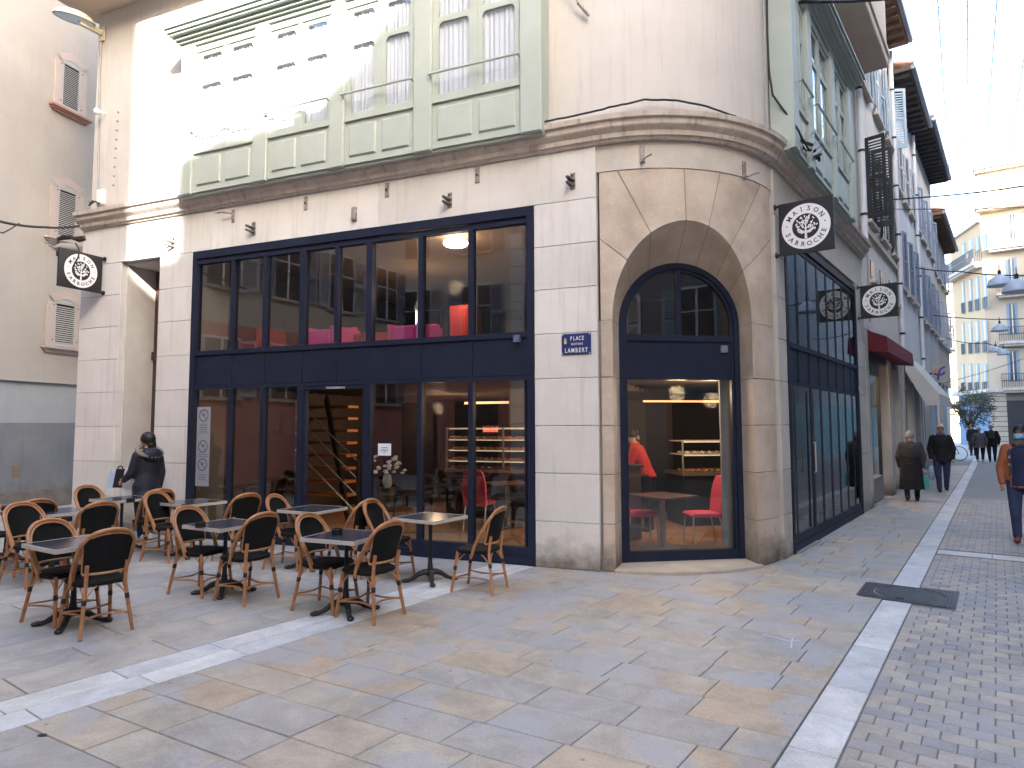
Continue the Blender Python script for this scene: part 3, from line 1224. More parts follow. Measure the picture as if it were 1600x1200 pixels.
# ================================================================ shopfronts
def shopfront(F, name, s0, s1, bounds, low_open, heads, dbl=(), dd=0.0, pane_m=None, pane_m2=None, pd=.045, md=.0):
    """dark blue two-storey shopfront; bounds = mullion centres, low_open = index pairs of the lower bays merged into one opening"""
    z_top, zt1, zt0 = heads
    SF = obj(name, MB().fbox(F, s0, s1, dd - .012, dd + .10, z_top - .11, z_top), navy, CB)
    c = lambda n, mb, m=navy, **k: child(n, mb, m, SF, **k)
    c('stile', MB().fbox(F, s0, s0 + .085, dd - .012, dd + .10, 0, z_top - .112))
    c('stile', MB().fbox(F, s1 - .085, s1, dd - .012, dd + .10, 0, z_top - .112))
    c('head_bead', MB().fbox(F, s0 + .087, s1 - .087, dd + .012, dd + .05, z_top - .140, z_top - .118))
    c('head_rail', MB().fbox(F, s0 + .087, s1 - .087, dd + .004, dd + .09, z_top - .19, z_top - .146))
    lo_segs = []
    inner = sorted(bounds)
    # transom rails
    c('transom', MB().fbox(F, s0 + .087, s1 - .087, dd + .0, dd + .09, zt1 - .045, zt1 + .02))
    c('transom', MB().fbox(F, s0 + .087, s1 - .087, dd + .004, dd + .085, zt0 - .03, zt0 + .02))
    edges = [s0 + .087] + inner + [s1 - .087]
    for i in range(len(edges) - 1):
        a, b_ = edges[i], edges[i + 1]
        wa = (.030 if i else 0)
        wb = (.030 if i < len(edges) - 2 else 0)
        c('spandrel_panel', MB().blk(F, a + wa * .4, b_ - wb * .4, zt0 + .022, zt1 - .047, dd + .022, dd + .06, c=.004))
        c('upper_frame', MB().fbox(F, a + wa, a + wa + .02, dd + pd * .6, dd + .07, zt1 + .022, z_top - .192))
        c('upper_pane', MB().fbox(F, a + wa, b_ - wb, dd + pd, dd + pd + .005, zt1 + .02, z_top - .19), pane_m or g_shop)
    for k, s in enumerate(inner):
        wd = .045 if s in dbl else .029
        c('mullion', MB().fbox(F, s - wd, s + wd, dd + md, dd + .09, zt1 + .022, z_top - .192))
        c('panel_strip', MB().fbox(F, s - .012, s + .012, dd + .012, dd + .03, zt0 + .022, zt1 - .047))
        if s not in low_open:
            c('mullion', MB().fbox(F, s - wd, s + wd, dd + md, dd + .09, .20, zt0 - .032))
    # lower glazing
    e2 = [s0 + .087] + [s for s in inner if s not in low_open] + [s1 - .087]
    c('bottom_rail', MB().fbox(F, s0 + .087, s1 - .087, dd + .004, dd + .09, .10, .198))
    c('plinth', MB().fbox(F, s0 + .087, s1 - .087, dd - .008, dd + .10, .002, .098))
    for i in range(len(e2) - 1):
        a, b_ = e2[i], e2[i + 1]
        if any(a < s < b_ for s in low_open) and name == 'shopfront':
            # the sliding door stands open: dark frame, glass leaf slid aside
            c('door_frame', MB().fbox(F, a + .046, a + .085, dd + .02, dd + .08, .20, zt0 - .08))
            c('door_frame', MB().fbox(F, b_ - .085, b_ - .046, dd + .02, dd + .08, .20, zt0 - .08))
            c('door_head', MB().fbox(F, a + .046, b_ - .046, dd + .01, dd + .085, zt0 - .079, zt0 - .032))
            c('door_sensor', MB().fbox(F, (a + b_) / 2 - .18, (a + b_) / 2 + .10, dd - .02, dd + .009, zt0 - .075, zt0 - .045), M('sensor_grey', (.25, .25, .27), .5))
            continue
        c('lower_frame', MB().fbox(F, a + .03, a + .05, dd + pd * .6, dd + .07, .20, zt0 - .032))
        c('lower_pane', MB().fbox(F, a + .03, b_ - .03, dd + pd, dd + pd + .005, .198, zt0 - .03), pane_m2 or pane_m or g_shop)
    return SF

SFA = shopfront(FA, 'shopfront', .755, 6.142, [5.37, 4.775, 4.12, 3.555, 3.04, 2.272, 1.570], [3.555], (4.162, 2.66, 2.15), dbl=(4.12, 3.04))
child('alarm_box', MB().fbox(FA, .93, 1.0, -.04, .02, 2.56, 2.64), M('blue_grey_box', (.10, .13, .22), .5), SFA)
SFB = shopfront(FB, 'street_shopfront', -.052, 4.62, [.55, 1.12, 1.71, 2.30, 2.88, 3.46, 4.04], [.55], (4.10, 2.62, 2.12), pane_m=g_street, dd=.0, pd=.016, md=.010)
# street door standing in its own dark recess
mb = MB()
for s in (.10, 1.05):
    mb.fbox(FB, s - .02, s + .03, -.028, -.014, .2, 2.05)
child('door_leaf_frame', mb, dark, SFB)
child('door_pull', MB().tube([FB.p(.93, -.05, .95), FB.p(.93, -.07, .95), FB.p(.93, -.07, 1.35), FB.p(.93, -.05, 1.35)], .012, 6), steel, SFB)
child('threshold', MB().fbox(FB, .05, 1.1, -.06, -.012, .002, .02), steel, SFB)
child('alarm_box', MB().fbox(FB, 4.56, 4.62, -.05, -.013, 2.2, 2.27), steel, SFB)

# ================================================================ bay windows of the first floor
curt = M('curtain', (.72, .72, .74), .9, fine=.03)
room = M('dark_room', (.05, .05, .06), .9)
def bay(F, name, pil, zb=4.95, zt=7.16, proud=.25, ends=(.0, .0), lab=None):
    s0, s1 = pil[0][0], pil[-1][1]
    D = -proud
    B = obj(name, MB().fbox(F, s0, s1, D + .03, -.0, zb - .035, zb), green, CB, label=lab)
    c = lambda n, mb, m=green, **k: child(n, mb, m, B, **k)
    c('side_board', MB().fbox(F, s0, s0 + .04, D + .05, .0, zb, zt))
    c('side_board', MB().fbox(F, s1 - .04, s1, D + .05, .0, zb, zt))
    for a, b_ in pil:
        c('pilaster', MB().blk(F, a, b_, zb - .02, zt, D - .03, D + .05, c=.012))
    zs = 5.55
    for i in range(len(pil) - 1):
        a, b_ = pil[i][1], pil[i + 1][0]
        m_ = (a + b_) / 2
        c('apron', MB().fbox(F, a, b_, D + .02, D + .05, zb, zs - .03))
        c('sill', MB().fbox(F, a, b_, D - .012, D + .06, zs - .028, zs))
        c('apron_rail', MB().fbox(F, a, b_, D - .002, D + .019, zb, zb + .045))
        for p0, p1 in ((a + .07, m_ - .045), (m_ + .045, b_ - .07)):
            c('raised_panel', MB().blk(F, p0, p1, zb + .10, zs - .09, D - .004, D + .019, c=.016))
        # casements
        z0, z1, zm0, zm1 = zs, zt - .10, 6.55, 6.62
        c('head', MB().fbox(F, a, b_, D + .0, D + .06, z1, zt))
        for q0, q1 in ((a, m_ - .012), (m_ + .012, b_)):
            fw_ = .075
            mbf = MB()
            mbf.fbox(F, q0, q0 + fw_, D + .022, D + .055, z0 + .002, z1 - .002)
            mbf.fbox(F, q1 - fw_, q1, D + .022, D + .055, z0 + .002, z1 - .002)
            mbf.fbox(F, q0 + fw_, q1 - fw_, D + .022, D + .055, z0 + .002, z0 + .085)
            mbf.fbox(F, q0 + fw_, q1 - fw_, D + .022, D + .055, zm0, zm1)
            mbf.fbox(F, q0 + fw_, q1 - fw_, D + .022, D + .055, z1 - .06, z1 - .002)
            # corner fillets of the panes
            for zz in (zm0, z1 - .06):
                for sa, sg in ((q0 + fw_, 1), (q1 - fw_, -1)):
                    mbf.add([F.p(sa, D + .024, zz), F.p(sa + sg * .05, D + .024, zz), F.p(sa + sg * .02, D + .024, zz - .018), F.p(sa, D + .024, zz - .06),
                             F.p(sa, D + .05, zz), F.p(sa + sg * .05, D + .05, zz), F.p(sa + sg * .02, D + .05, zz - .018), F.p(sa, D + .05, zz - .06)],
                            [(0, 1, 2, 3), (4, 7, 6, 5), (1, 5, 6, 2), (2, 6, 7, 3)])
            c('casement_frame', mbf)
            c('pane', MB().fbox(F, q0 + fw_ - .005, q1 - fw_ + .005, D + .038, D + .042, z0 + .08, zm0 + .005), g_upper)
            c('pane', MB().fbox(F, q0 + fw_ - .005, q1 - fw_ + .005, D + .038, D + .042, zm1 - .005, z1 - .055), g_upper)
            # curtain with folds
            rows = [[], []]
            nn = 26
            for k in range(nn + 1):
                s = q0 + .03 + (q1 - q0 - .06) * k / nn
                dd = D + .075 + .010 * sin(k * 1.9 + q0 * 7) + .006 * sin(k * .7)
                rows[0].append(F.p(s, dd, z0 + .02))
                rows[1].append(F.p(s, dd, z1 - .02))
            c('curtain', MB().grid(rows), curt, smooth=True)
        # meeting stile, hand rail
        c('meeting_stile', MB().fbox(F, m_ - .028, m_ + .028, D + .008, D + .030, z0 + .004, z1 - .004))
        r = MB().tube([F.p(a - .02, D - .075, 5.86), F.p(b_ + .02, D - .075, 5.86)], .016, 6)
        for s in (a - .0, b_ + .0):
            r.tube([F.p(s, D - .075, 5.855), F.p(s, D - .028, 5.845)], .012, 6)
        c('hand_rail', r)
    # cornice over the bay, returned at the ends
    e0, e1 = s0 - .12, s1 + .12
    for pr_, za, zb_ in ((.015, zt, zt + .05), (.055, zt + .052, zt + .085), (.10, zt + .087, zt + .13), (.16, zt + .132, zt + .16), (.19, zt + .162, zt + .215)):
        c('cornice_mould', MB().fbox(F, s0 - pr_ * .7, s1 + pr_ * .7, D - pr_ - .02, .0, za, zb_))
    c('roof_board', MB().fbox(F, s0 - .16, s1 + .16, D - .24, .0, zt + .217, zt + .245))
    return B
pilA = [(.55, .815), (1.98, 2.235), (3.275, 3.51), (4.55, 4.80), (5.93, 6.20)]
BA = bay(FA, 'bay_window', pilA, lab='green bay window over the square')
pilB = [(SB1 - .02, SB1 + .24), (.34, .57), (1.78, 2.02), (3.05, 3.33)]
BB = bay(FB, 'bay_window', pilB, lab='green bay window over the street')
# lead flashing / pipe run on the cornice under the bay
cab = M('cable_black', (.02, .02, .022), .6, fine=0, bump=0)
grey_pl = M('cable_grey', (.30, .30, .31), .6, fine=0, bump=0)
def wavy(pts, n=10, amp=.01, seed=0):
    r = random.Random(seed)
    out = []
    for i in range(len(pts) - 1):
        a, b_ = Vector(pts[i]), Vector(pts[i + 1])
        for k in range(n):
            q = a.lerp(b_, k / n)
            out.append(q + Vector((r.uniform(-amp, amp), r.uniform(-amp, amp), r.uniform(-amp, amp))) * (1 if 0 < k or i else 0))
    out.append(Vector(pts[-1]))
    return out
base = FA.p(2, -.1, 5.07)
pts = [FA.p(6.2, -.14, 5.055), FA.p(4, -.15, 5.05), FA.p(2.3, -.16, 5.05), FA.p(.6, -.17, 5.07), FA.p(.1, -.12, 5.10)] + [arc(t, (.06) * K, z * K) for t, z in ((.1, 5.16), (.22, 5.20), (.36, 5.19), (.5, 5.15), (.65, 5.10))]
c1 = tag(obj('cable', MB().tube(wavy(pts, 5, .005, 1), .013, 6), cab), 'black cable bundle lying along the cornice of the corner building', 'cable')
pts = [FA.p(6.0, -.16, 5.04), FA.p(4.6, -.20, 5.05), FA.p(3, -.20, 5.03), FA.p(1.9, -.20, 5.04), FA.p(1.2, -.20, 5.035)]
tag(obj('cable', MB().tube(wavy(pts, 8, .02, 2), .008, 5), grey_pl), 'thin grey cable sagging over the cornice edge under the green bay window', 'cable')

# street-side drainpipes of the corner building
pipe_m = M('white_pipe', (.60, .61, .64), .45, fine=.04)
def drainpipe(F, s, d, z0, z1, m, lab, r=.05, cat='drainpipe', elbow=False):
    t = thing('drainpipe', lab, cat, F.p(s, d, z0), world=True)
    obj('pipe', MB().tube([F.p(s, d, z0), F.p(s, d, z1)] if not elbow else [F.p(s, d, z0), F.p(s, d, z1 - .5), F.p(s, d - .25, z1 - .25), F.p(s, d - .45, z1)], r * K, 10), m, t, smooth=True)
    z = z0 + .5
    while z < z1 - .2:
        obj('collar', MB().tube([F.p(s, d, z), F.p(s, d, z + .05)], (r + .008) * K, 10), dark, t)
        z += 1.25
    return t
drainpipe(FB, 3.52, -.16, 5.07, 8.3, pipe_m, 'white drainpipe at the far end of the street bay window', .055)
drainpipe(FB, 5.30, -.10, 5.07, 8.36, pipe_m, 'white drainpipe on the party line beside the overhanging storey', .06)

# cable up the corner beside the street bay, with a tangle on the cornice
pts = [arc(.93, .06, 11.0), arc(.93, .06, 8.0), arc(.94, .05, 6.6), FB.p(SB1 - .1, -.06, 5.6), FB.p(SB1 + .05, -.30, 5.15), FB.p(SB1 + .4, -.34, 5.0)]
tag(obj('cable', MB().tube(wavy(pts, 3, .006, 3), .014, 6), cab), 'black cable climbing the rounded corner beside the street bay window', 'cable')
pts = [arc(.90, .04, 9.2), arc(.90, .04, 6.9), arc(.91, .03, 5.72)]
tag(obj('cable', MB().tube(wavy(pts, 3, .003, 4), .009, 6), grey_pl), 'thin grey cable running straight up the rounded corner', 'cable')
t = thing('cable_splice', 'knot of cable splices and clamps sitting on the street cornice', 'cable clamp', FB.p(SB1 + .7, -.3, 5.1), world=True)
r5 = random.Random(5)
mb = MB()
for i in range(9):
    s = SB1 + .35 + i * .09
    mb.tube([FB.p(s, -.28 + r5.uniform(-.06, .06), 5.10 + r5.uniform(-.02, .06)), FB.p(s + .09, -.30 + r5.uniform(-.06, .06), 5.10 + r5.uniform(-.02, .05))], .022, 6)
obj('splice', mb, cab, t)
mb = MB()
for i in range(6):
    s = SB1 + .4 + i * .11
    mb.tube([FB.p(s, -.28, 5.12), FB.p(s + r5.uniform(-.1, .12), -.34 - r5.uniform(0, .1), 5.12 + r5.uniform(0, .14))], .007, 5)
obj('wire_end', mb, steel, t)

# ================================================================ sign brackets left on the facade
brk = M('old_bracket', (.36, .35, .34), .6, metal=.3, col2=(.20, .16, .13), scale=20, fine=.1)
def bracket(px, py, kind, lab, F=FA):
    s, z = F.off(px, py)
    t = thing('wall_bracket', lab, 'bracket', F.p(s, 0, z), world=True, group='old awning brackets on the stone band')
    h = .19
    obj('plate', MB().blk(F, s - .03, s + .03, z - h / 2, z + h / 2, -.012, .0, c=.003), brk, t)
    if kind == 'hook':
        obj('arm', MB().tube([F.p(s, -.012, z + .03), F.p(s, -.05, z + .03), F.p(s + .14, -.10, z + .05), F.p(s + .20, -.11, z + .04)], .012, 6), brk, t)
    elif kind == 'fin':
        for k, zz in enumerate((z - .01, z - .07)):
            obj('fin', MB().prism([F.p(s - .035, -.013, zz), F.p(s + .035, -.013, zz), F.p(s + .05, -.12, zz + .02), F.p(s + .02, -.13, zz + .02)], Z * .022), M('bracket_dark', (.10, .09, .085), .6), t)
        obj('bolt', MB().tube([F.p(s, -.012, z + .06), F.p(s, -.03, z + .06)], .014, 6), dark, t)
    elif kind == 'box':
        obj('box', MB().blk(F, s - .026, s + .026, z - h / 2 + .01, z + h / 2 - .01, -.055, -.0125, c=.006), brk, t)
    else:
        obj('bolt', MB().tube([F.p(s, -.012, z + .0), F.p(s, -.03, z + .0)], .014, 6), dark, t)
    return t
bracket(272, 380, 'fin', 'small bracket near the left end of the stone band by the sunlit patch')
bracket(365, 338, 'hook', 'bracket with a long hook arm above the left of the shopfront')
bracket(397, 357, 'fin', 'finned bracket just above the shopfront head, left of the middle')
bracket(478, 318, 'bolt', 'flat bolt plate high on the stone band under the second bay from the left')
bracket(555, 335, 'box', 'small closed box bracket above the middle of the shopfront')
bracket(605, 297, 'bolt', 'flat bolt plate close under the cornice between the box and the finned bracket')
bracket(703, 313, 'fin', 'finned bracket above the right part of the shopfront')
bracket(746, 274, 'bolt', 'bolt plate under the cornice right of the finned bracket')
bracket(895, 283, 'fin', 'finned bracket on the pier beside the arch surround')
def arc_bracket(px, py, lab):
    best, bt = 1e9, None
    for i in range(100):
        for j in range(20):
            t_, z_ = i / 100, (4.50 + .25 * j / 20) * K
            X = arc(t_, SURO, z_) - C0
            zf = X.dot(_fw)
            d = hypot(800 + FPX * X.dot(_rt) / zf - px, CYP - FPX * X.dot(_up) / zf - py)
            if d < best:
                best, bt = d, (t_, z_)
    t_, z_ = bt
    o = arc(t_, SURO + .012, z_)
    n = (arc(t_, 1, 0) - arc(t_, 0, 0)).normalized()
    F = Frame(Vector((o.x, o.y, 0)), Vector((-n.y, n.x, 0)), -n, 1.0)
    t = thing('wall_bracket', lab, 'bracket', o, world=True, group='old awning brackets on the stone band')
    obj('plate', MB().blk(F, -.03, .03, z_ - .12, z_ + .1, -.02, .0, c=.003), brk, t)
    obj('arm', MB().tube([F.p(0, -.02, z_ - .1), F.p(-.02, -.09, z_ - .13), F.p(.05, -.12, z_ - .09), F.p(.10, -.16, z_ - .08)], .012, 6), brk, t)
arc_bracket(1004, 240, 'long bracket with a bent arm on the curved band left of the arch keystone')
arc_bracket(1160, 265, 'short hooked bracket at the right end of the curved band')
# flagpole-like wire stay by the bay
tag(obj('wire_stay', MB().tube([FA.p(.53, -.2, 7.3), FA.p(.15, -.06, 6.42)], .010, 6).tube([FA.p(.17, -.07, 6.46), FA.p(.05, -.03, 6.30)], .02, 6), brk), 'thin steel stay slanting from the bay window down to the rounded corner wall', 'wire stay')

# ================================================================ lettering
_tc = {}
def glyph(ch, size, ext):
    key = (ch, round(size, 4), round(ext, 4))
    if key not in _tc:
        cu_ = bpy.data.curves.new('t', 'FONT')
        cu_.body = ch
        cu_.size = size
        cu_.extrude = ext
        cu_.offset = size * .012
        cu_.align_x = 'CENTER'
        cu_.resolution_u = 3
        o = bpy.data.objects.new('t', cu_)
        COL.objects.link(o)
        dg = bpy.context.evaluated_depsgraph_get()
        me = bpy.data.meshes.new_from_object(o.evaluated_get(dg))
        vs = [v.co.copy() for v in me.vertices]
        fs = [tuple(p.vertices) for p in me.polygons]
        bpy.data.objects.remove(o)
        _tc[key] = (vs, fs)
    return _tc[key]
def put_text(mb, txt, size, origin, ex, ez, en, ext=.002, spacing=.72, center=True, sx=1.0):
    """flat lettering; ex = reading direction, ez = up, en = towards the reader"""
    widths = {'I': .34, ' ': .4, 'M': .95, 'W': 1.0, 'É': .72}
    ws = [widths.get(ch, .74) * size * spacing / .72 * sx for ch in txt]
    x = -sum(ws) / 2 if center else 0
    for ch, w_ in zip(txt, ws):
        if ch != ' ':
            vs, fs = glyph(ch, size, ext)
            mb.add([origin + ex * (x + w_ / 2 + v.x * sx) + ez * v.y + en * v.z for v in vs], fs)
        x += w_
    return mb
def round_text(mb, txt, size, c, r, a0, a1, ex, ez, en, ext=.002, inward=False):
    n = len(txt)
    for i, ch in enumerate(txt):
        a = a0 + (a1 - a0) * (i / (n - 1))
        rad = ex * sin(a) + ez * cos(a)
        tan_ = ex * cos(a) - ez * sin(a)
        if inward:
            up, rt, rr = -rad, -tan_, r + size * .72
        else:
            up, rt, rr = rad, tan_, r
        vs, fs = glyph(ch, size, ext)
        o = c + rad * rr
        mb.add([o + rt * v.x + up * v.y + en * v.z for v in vs], fs)
        # serifs
        if ch in 'MAINRSHE':
            for sx_ in ((-.27, .27) if ch in 'MANH' else (0,) if ch == 'I' else (-.2,)):
                for yy in ((0.0, .70) if ch != 'A' else (0.0,)):
                    p = o + rt * (sx_ * size) + up * (yy * size)
                    h = size * .035
                    l = size * .12
                    q = [p - rt * l - up * h, p + rt * l - up * h, p + rt * l + up * h, p - rt * l + up * h]
                    mb.add([a_ + en * ext for a_ in q], [(0, 1, 2, 3)])
    return mb
def disc(mb, c, r, ex, ez, en, n=48, r0=0.0):
    if r0 <= 0:
        mb.add([c + (ex * cos(2 * pi * i / n) + ez * sin(2 * pi * i / n)) * r for i in range(n)], [tuple(range(n))])
    else:
        vs = [c + (ex * cos(2 * pi * i / n) + ez * sin(2 * pi * i / n)) * q for q in (r, r0) for i in range(n)]
        mb.add(vs, [(i, (i + 1) % n, n + (i + 1) % n, n + i) for i in range(n)])
    return mb
sign_black = M('sign_black', (.016, .016, .020), .42, fine=.02, bump=0)
sign_white = M('sign_white', (.78, .78, .80), .5, fine=0, bump=0)

def hanging_sign(lab, F, s_at, z0, z1, wid, d0=-.12):
    """square panel standing out from the wall, printed on both faces"""
    t = thing('hanging_sign', lab, 'sign', F.p(s_at, 0, z0), world=True)
    en_out = -F.ey            # away from the wall
    th = .035
    a = F.p(s_at, d0, 0)
    c0 = F.ex * th / 2
    zz0, zz1 = z0 * K, z1 * K
    W = wid
    p = lambda x, z, side=0: a + en_out * x + Z * z + F.ex * side
    mb = MB().hexa([p(0, zz0, -th / 2), p(W, zz0, -th / 2), p(W, zz0, th / 2), p(0, zz0, th / 2), p(0, zz1, -th / 2), p(W, zz1, -th / 2), p(W, zz1, th / 2), p(0, zz1, th / 2)])
    obj('panel', mb, sign_black, t)
    for z in (zz0 + .02, zz1 - .02):
        mb = MB().tube([F.p(s_at, .0, 0) + Z * z, F.p(s_at, d0 - .02, 0) + Z * z], .016, 8)
        mb.tube([F.p(s_at, -.0, 0) + Z * z, F.p(s_at, -.018, 0) + Z * z], .04, 10)
        obj('arm', mb, dark, t)
    ctr = p(W / 2, (zz0 + zz1) / 2)
    R2 = min(W, zz1 - zz0) * .445
    for side in (-1, 1):
        en = F.ex * side
        ex_ = Z.cross(en).normalized() * 1
        ex_ = Vector((-en.y, en.x, 0))          # reading direction for a viewer on side en
        base_ = ctr + en * (th / 2)
        obj('white_ring', disc(MB(), base_ + en * .002, R2, ex_, Z, en, 56, R2 * .56), sign_white, t)
        mb = MB()
        round_text(mb, 'MAISON', R2 * .27, base_ + en * .0045, R2 * .69, radians(-58), radians(58), ex_, Z, en)
        round_text(mb, 'SARROCHE', R2 * .27, base_ + en * .0045, R2 * .685, radians(180 + 68), radians(180 - 68), ex_, Z, en, inward=True)
        for sg in (-1, 1):
            disc(mb, base_ + en * .005 + ex_ * sg * R2 * .785 + Z * R2 * .10, R2 * .03, ex_, Z, en, 10)
        obj('lettering', mb, sign_black, t, kind='stuff')
        # tree emblem
        mb = MB()
        rr = R2 * .56
        def strip(pts, ws):
            L_, R_2 = [], []
            for i, q in enumerate(pts):
                q = Vector(q)
                a_ = Vector(pts[max(i - 1, 0)])
                b_ = Vector(pts[min(i + 1, len(pts) - 1)])
                d_ = (b_ - a_).normalized()
                nrm = Vector((-d_.y, d_.x))
                L_.append(q + nrm * ws[i])
                R_2.append(q - nrm * ws[i])
            conv = lambda q: base_ + en * .0045 + ex_ * q.x * rr + Z * q.y * rr
            mb.add([conv(q) for q in L_ + R_2], [(i, i + 1, len(pts) + i + 1, len(pts) + i) for i in range(len(pts) - 1)])
        strip([(0, -.97), (0, -.6), (0, -.25), (0, .3), (0, .6)], [.10, .075, .06, .035, .02])
        rl = random.Random(11)
        for sg in (-1, 1):
            for y0, x1, y1 in ((-.55, .62, -.30), (-.45, .75, .10), (-.2, .55, .45), (.1, .3, .72), (-.5, .42, -.45)):
                pts = [(0, y0), (sg * x1 * .45, y0 + (y1 - y0) * .25), (sg * x1, y1)]
                strip(pts, [.035, .028, .012])
                for k in range(5):
                    f_ = .35 + .16 * k
                    cx = sg * x1 * f_ + rl.uniform(-.07, .07)
                    cy_ = y0 + (y1 - y0) * f_ + rl.uniform(-.12, .14)
                    an = rl.uniform(-.9, .9) + (pi / 2 if rl.random() < .4 else 0)
                    if hypot(cx, cy_) > .86:
                        continue
                    lf = [(.11 * cos(q) , .055 * sin(q)) for q in [2 * pi * i / 8 for i in range(8)]]
                    mb.add([base_ + en * .0048 + ex_ * (cx + x_ * cos(an) - y_ * sin(an)) * rr + Z * (cy_ + x_ * sin(an) + y_ * cos(an)) * rr for x_, y_ in lf], [tuple(range(8))])
        for k in range(5):
            cx, cy_ = rl.uniform(-.12, .12), .35 + k * .11
            mb.add([base_ + en * .0048 + ex_ * (cx + x_) * rr + Z * (cy_ + y_) * rr for x_, y_ in [(.05 * cos(q), .1 * sin(q)) for q in [2 * pi * i / 8 for i in range(8)]]], [tuple(range(8))])
        obj('tree_emblem', mb, sign_white, t)
    return t
def sign_width(F, s_at, px, py):
    # distance out from the wall at which the vertical sign plane is seen at px
    a = F.p(s_at, 0, 0)
    n = F.ex
    q = ray(px, py)
    tt = (a - C0).dot(n) / q.dot(n)
    X = C0 + q * tt
    return -(X - a).dot(F.ey), X.z / K
for (F, l, top, bot, endx, endy, lab) in (
    (FB, (1211, 362), (1213, 325), (1213, 405), 1302, 316, 'large black hanging sign with white tree logo, nearest on the street facade'),
    (FB, (1340, 475), (1341, 450), (1343, 502), 1402, 443, 'smaller black hanging sign with round tree logo further along the street'),
    (FA, (163, 432), (160, 404), (160, 462), 92, 388, 'black hanging sign with round tree logo on the pier at the left')):
    s_at = F.off(*l)[0]
    w1, zq = sign_width(F, s_at, endx, endy)
    zt_, zb_ = F.off(*top)[1], F.off(*bot)[1]
    # plane of the sign: a little off the wall
    print('sign', s_at, w1, zt_, zb_)
    hanging_sign(lab, F, s_at, zb_ + .02, zt_, w1 - .055, d0=-.05)

# ---- street name plate
s, z = FA.off(901, 536)
t = thing('street_plate', 'dark blue enamel street name plate reading PLACE LAMBERT on the pier beside the arch', 'street sign', FA.p(s, 0, z), world=True)
blue = M('enamel_blue', (.020, .030, .13), .3, fine=.04, bump=0)
sL, zT = FA.off(878, 521)
sR, zB = FA.off(924, 553)
zT -= .01
obj('plate', MB().blk(FA, sR, sL, zB, zT, -.016, .0, c=.004), blue, t)
mb = MB()
exr = -FA.ex
def fpt(s, z):
    return FA.p(s, -.0175, z)
sm = (sL + sR) / 2
put_text(mb, 'PLACE', .072, fpt(sm - .012, zT - .078), exr, Z, -FA.ey, ext=.0008, sx=.72)
put_text(mb, 'GUSTAVE', .038, fpt(sm - .01, (zT + zB) / 2 - .012), exr, Z, -FA.ey, ext=.0008, sx=.8)
put_text(mb, 'LAMBERT', .080, fpt(sm, zB + .024), exr, Z, -FA.ey, ext=.0008, sx=.72)
obj('lettering', mb, sign_white, t, kind='stuff')
mb = MB()
for a, b_ in ((sL - .012, zT - .012), (sR + .012, zT - .012), (sL - .012, zB + .012), (sR + .012, zB + .012)):
    mb.tube([FA.p(a, -.016, b_), FA.p(a, -.024, b_)], .012, 8)
obj('screw', mb, steel, t)
mb = MB().blk(FA, sL - .060, sL - .030, zT - .115, zT - .075, -.0185, -.0165, c=.001)
mb.tube([FA.p(sL - .045, -.017, zT - .06), FA.p(sL - .045, -.019, zT - .06)], .012, 8)
obj('coat_of_arms', mb, M('arms_yellow', (.55, .50, .16), .5, fine=.1), t)
# printed notices stuck on the glass
def pane_notice(lab, px0, py0, px1, py1, rows, circ=(), F=FA, col=(.62, .63, .68)):
    a, zt_ = F.off(px0, py0, .04)
    b_, zb_ = F.off(px1, py1, .04)
    t = thing('notice', lab, 'notice', F.p((a + b_) / 2, .03, zb_), world=True)
    s0, s1 = min(a, b_), max(a, b_)
    obj('sheet', MB().fbox(F, s0, s1, .036, .040, zb_, zt_), M('paper_%d' % int(col[0] * 100), col, .7, fine=.02, bump=0), t)
    mb = MB()
    for f_, wf in rows:
        z = zt_ + (zb_ - zt_) * f_
        w_ = (s1 - s0) * wf / 2
        m_ = (s0 + s1) / 2
        mb.fbox(F, m_ - w_, m_ + w_, .0345, .036, z - .0045, z + .0045)
    for f_ in circ:
        z = zt_ + (zb_ - zt_) * f_
        c = F.p((s0 + s1) / 2, .0345, z)
        r = (s1 - s0) * K * .36
        disc(mb, c, r, -F.ex, Z, -F.ey, 24, r * .80)
        mb.bar(c + (F.ex + Z) * r * .6 - F.ey * .0005, c - (F.ex + Z) * r * .6 - F.ey * .0005, r * .16, .001, up=F.ey)
        mb.bar(c + (F.ex * .3) * r, c - (F.ex * .3) * r + Z * r * .25, r * .25, .001, up=F.ey)
    obj('print', mb, M('print_dark', (.10, .10, .12), .7, bump=0, fine=0), t)
    return t
lines = [(.05, .6)] + [(.22 + .022 * k, .5 + .3 * ((k * 7) % 3) / 3) for k in range(6)] + [(.60 + .025 * k, .7) for k in range(2)] + [(.86 + .03 * k, .6) for k in range(3)]
pane_notice('tall narrow white notice strip with two no-smoking and no-pets circles on the left pane', 309, 636, 326, 760, lines, circ=(.11, .50, .73), col=(.26, .27, .31))  # real notice, but the grey sheet partly stands for the frame's reflection
pane_notice('small white paper notice taped to the pane right of the open door', 591, 693, 611, 712, [(.35, .5), (.55, .6), (.7, .15)], col=(.75, .76, .80))
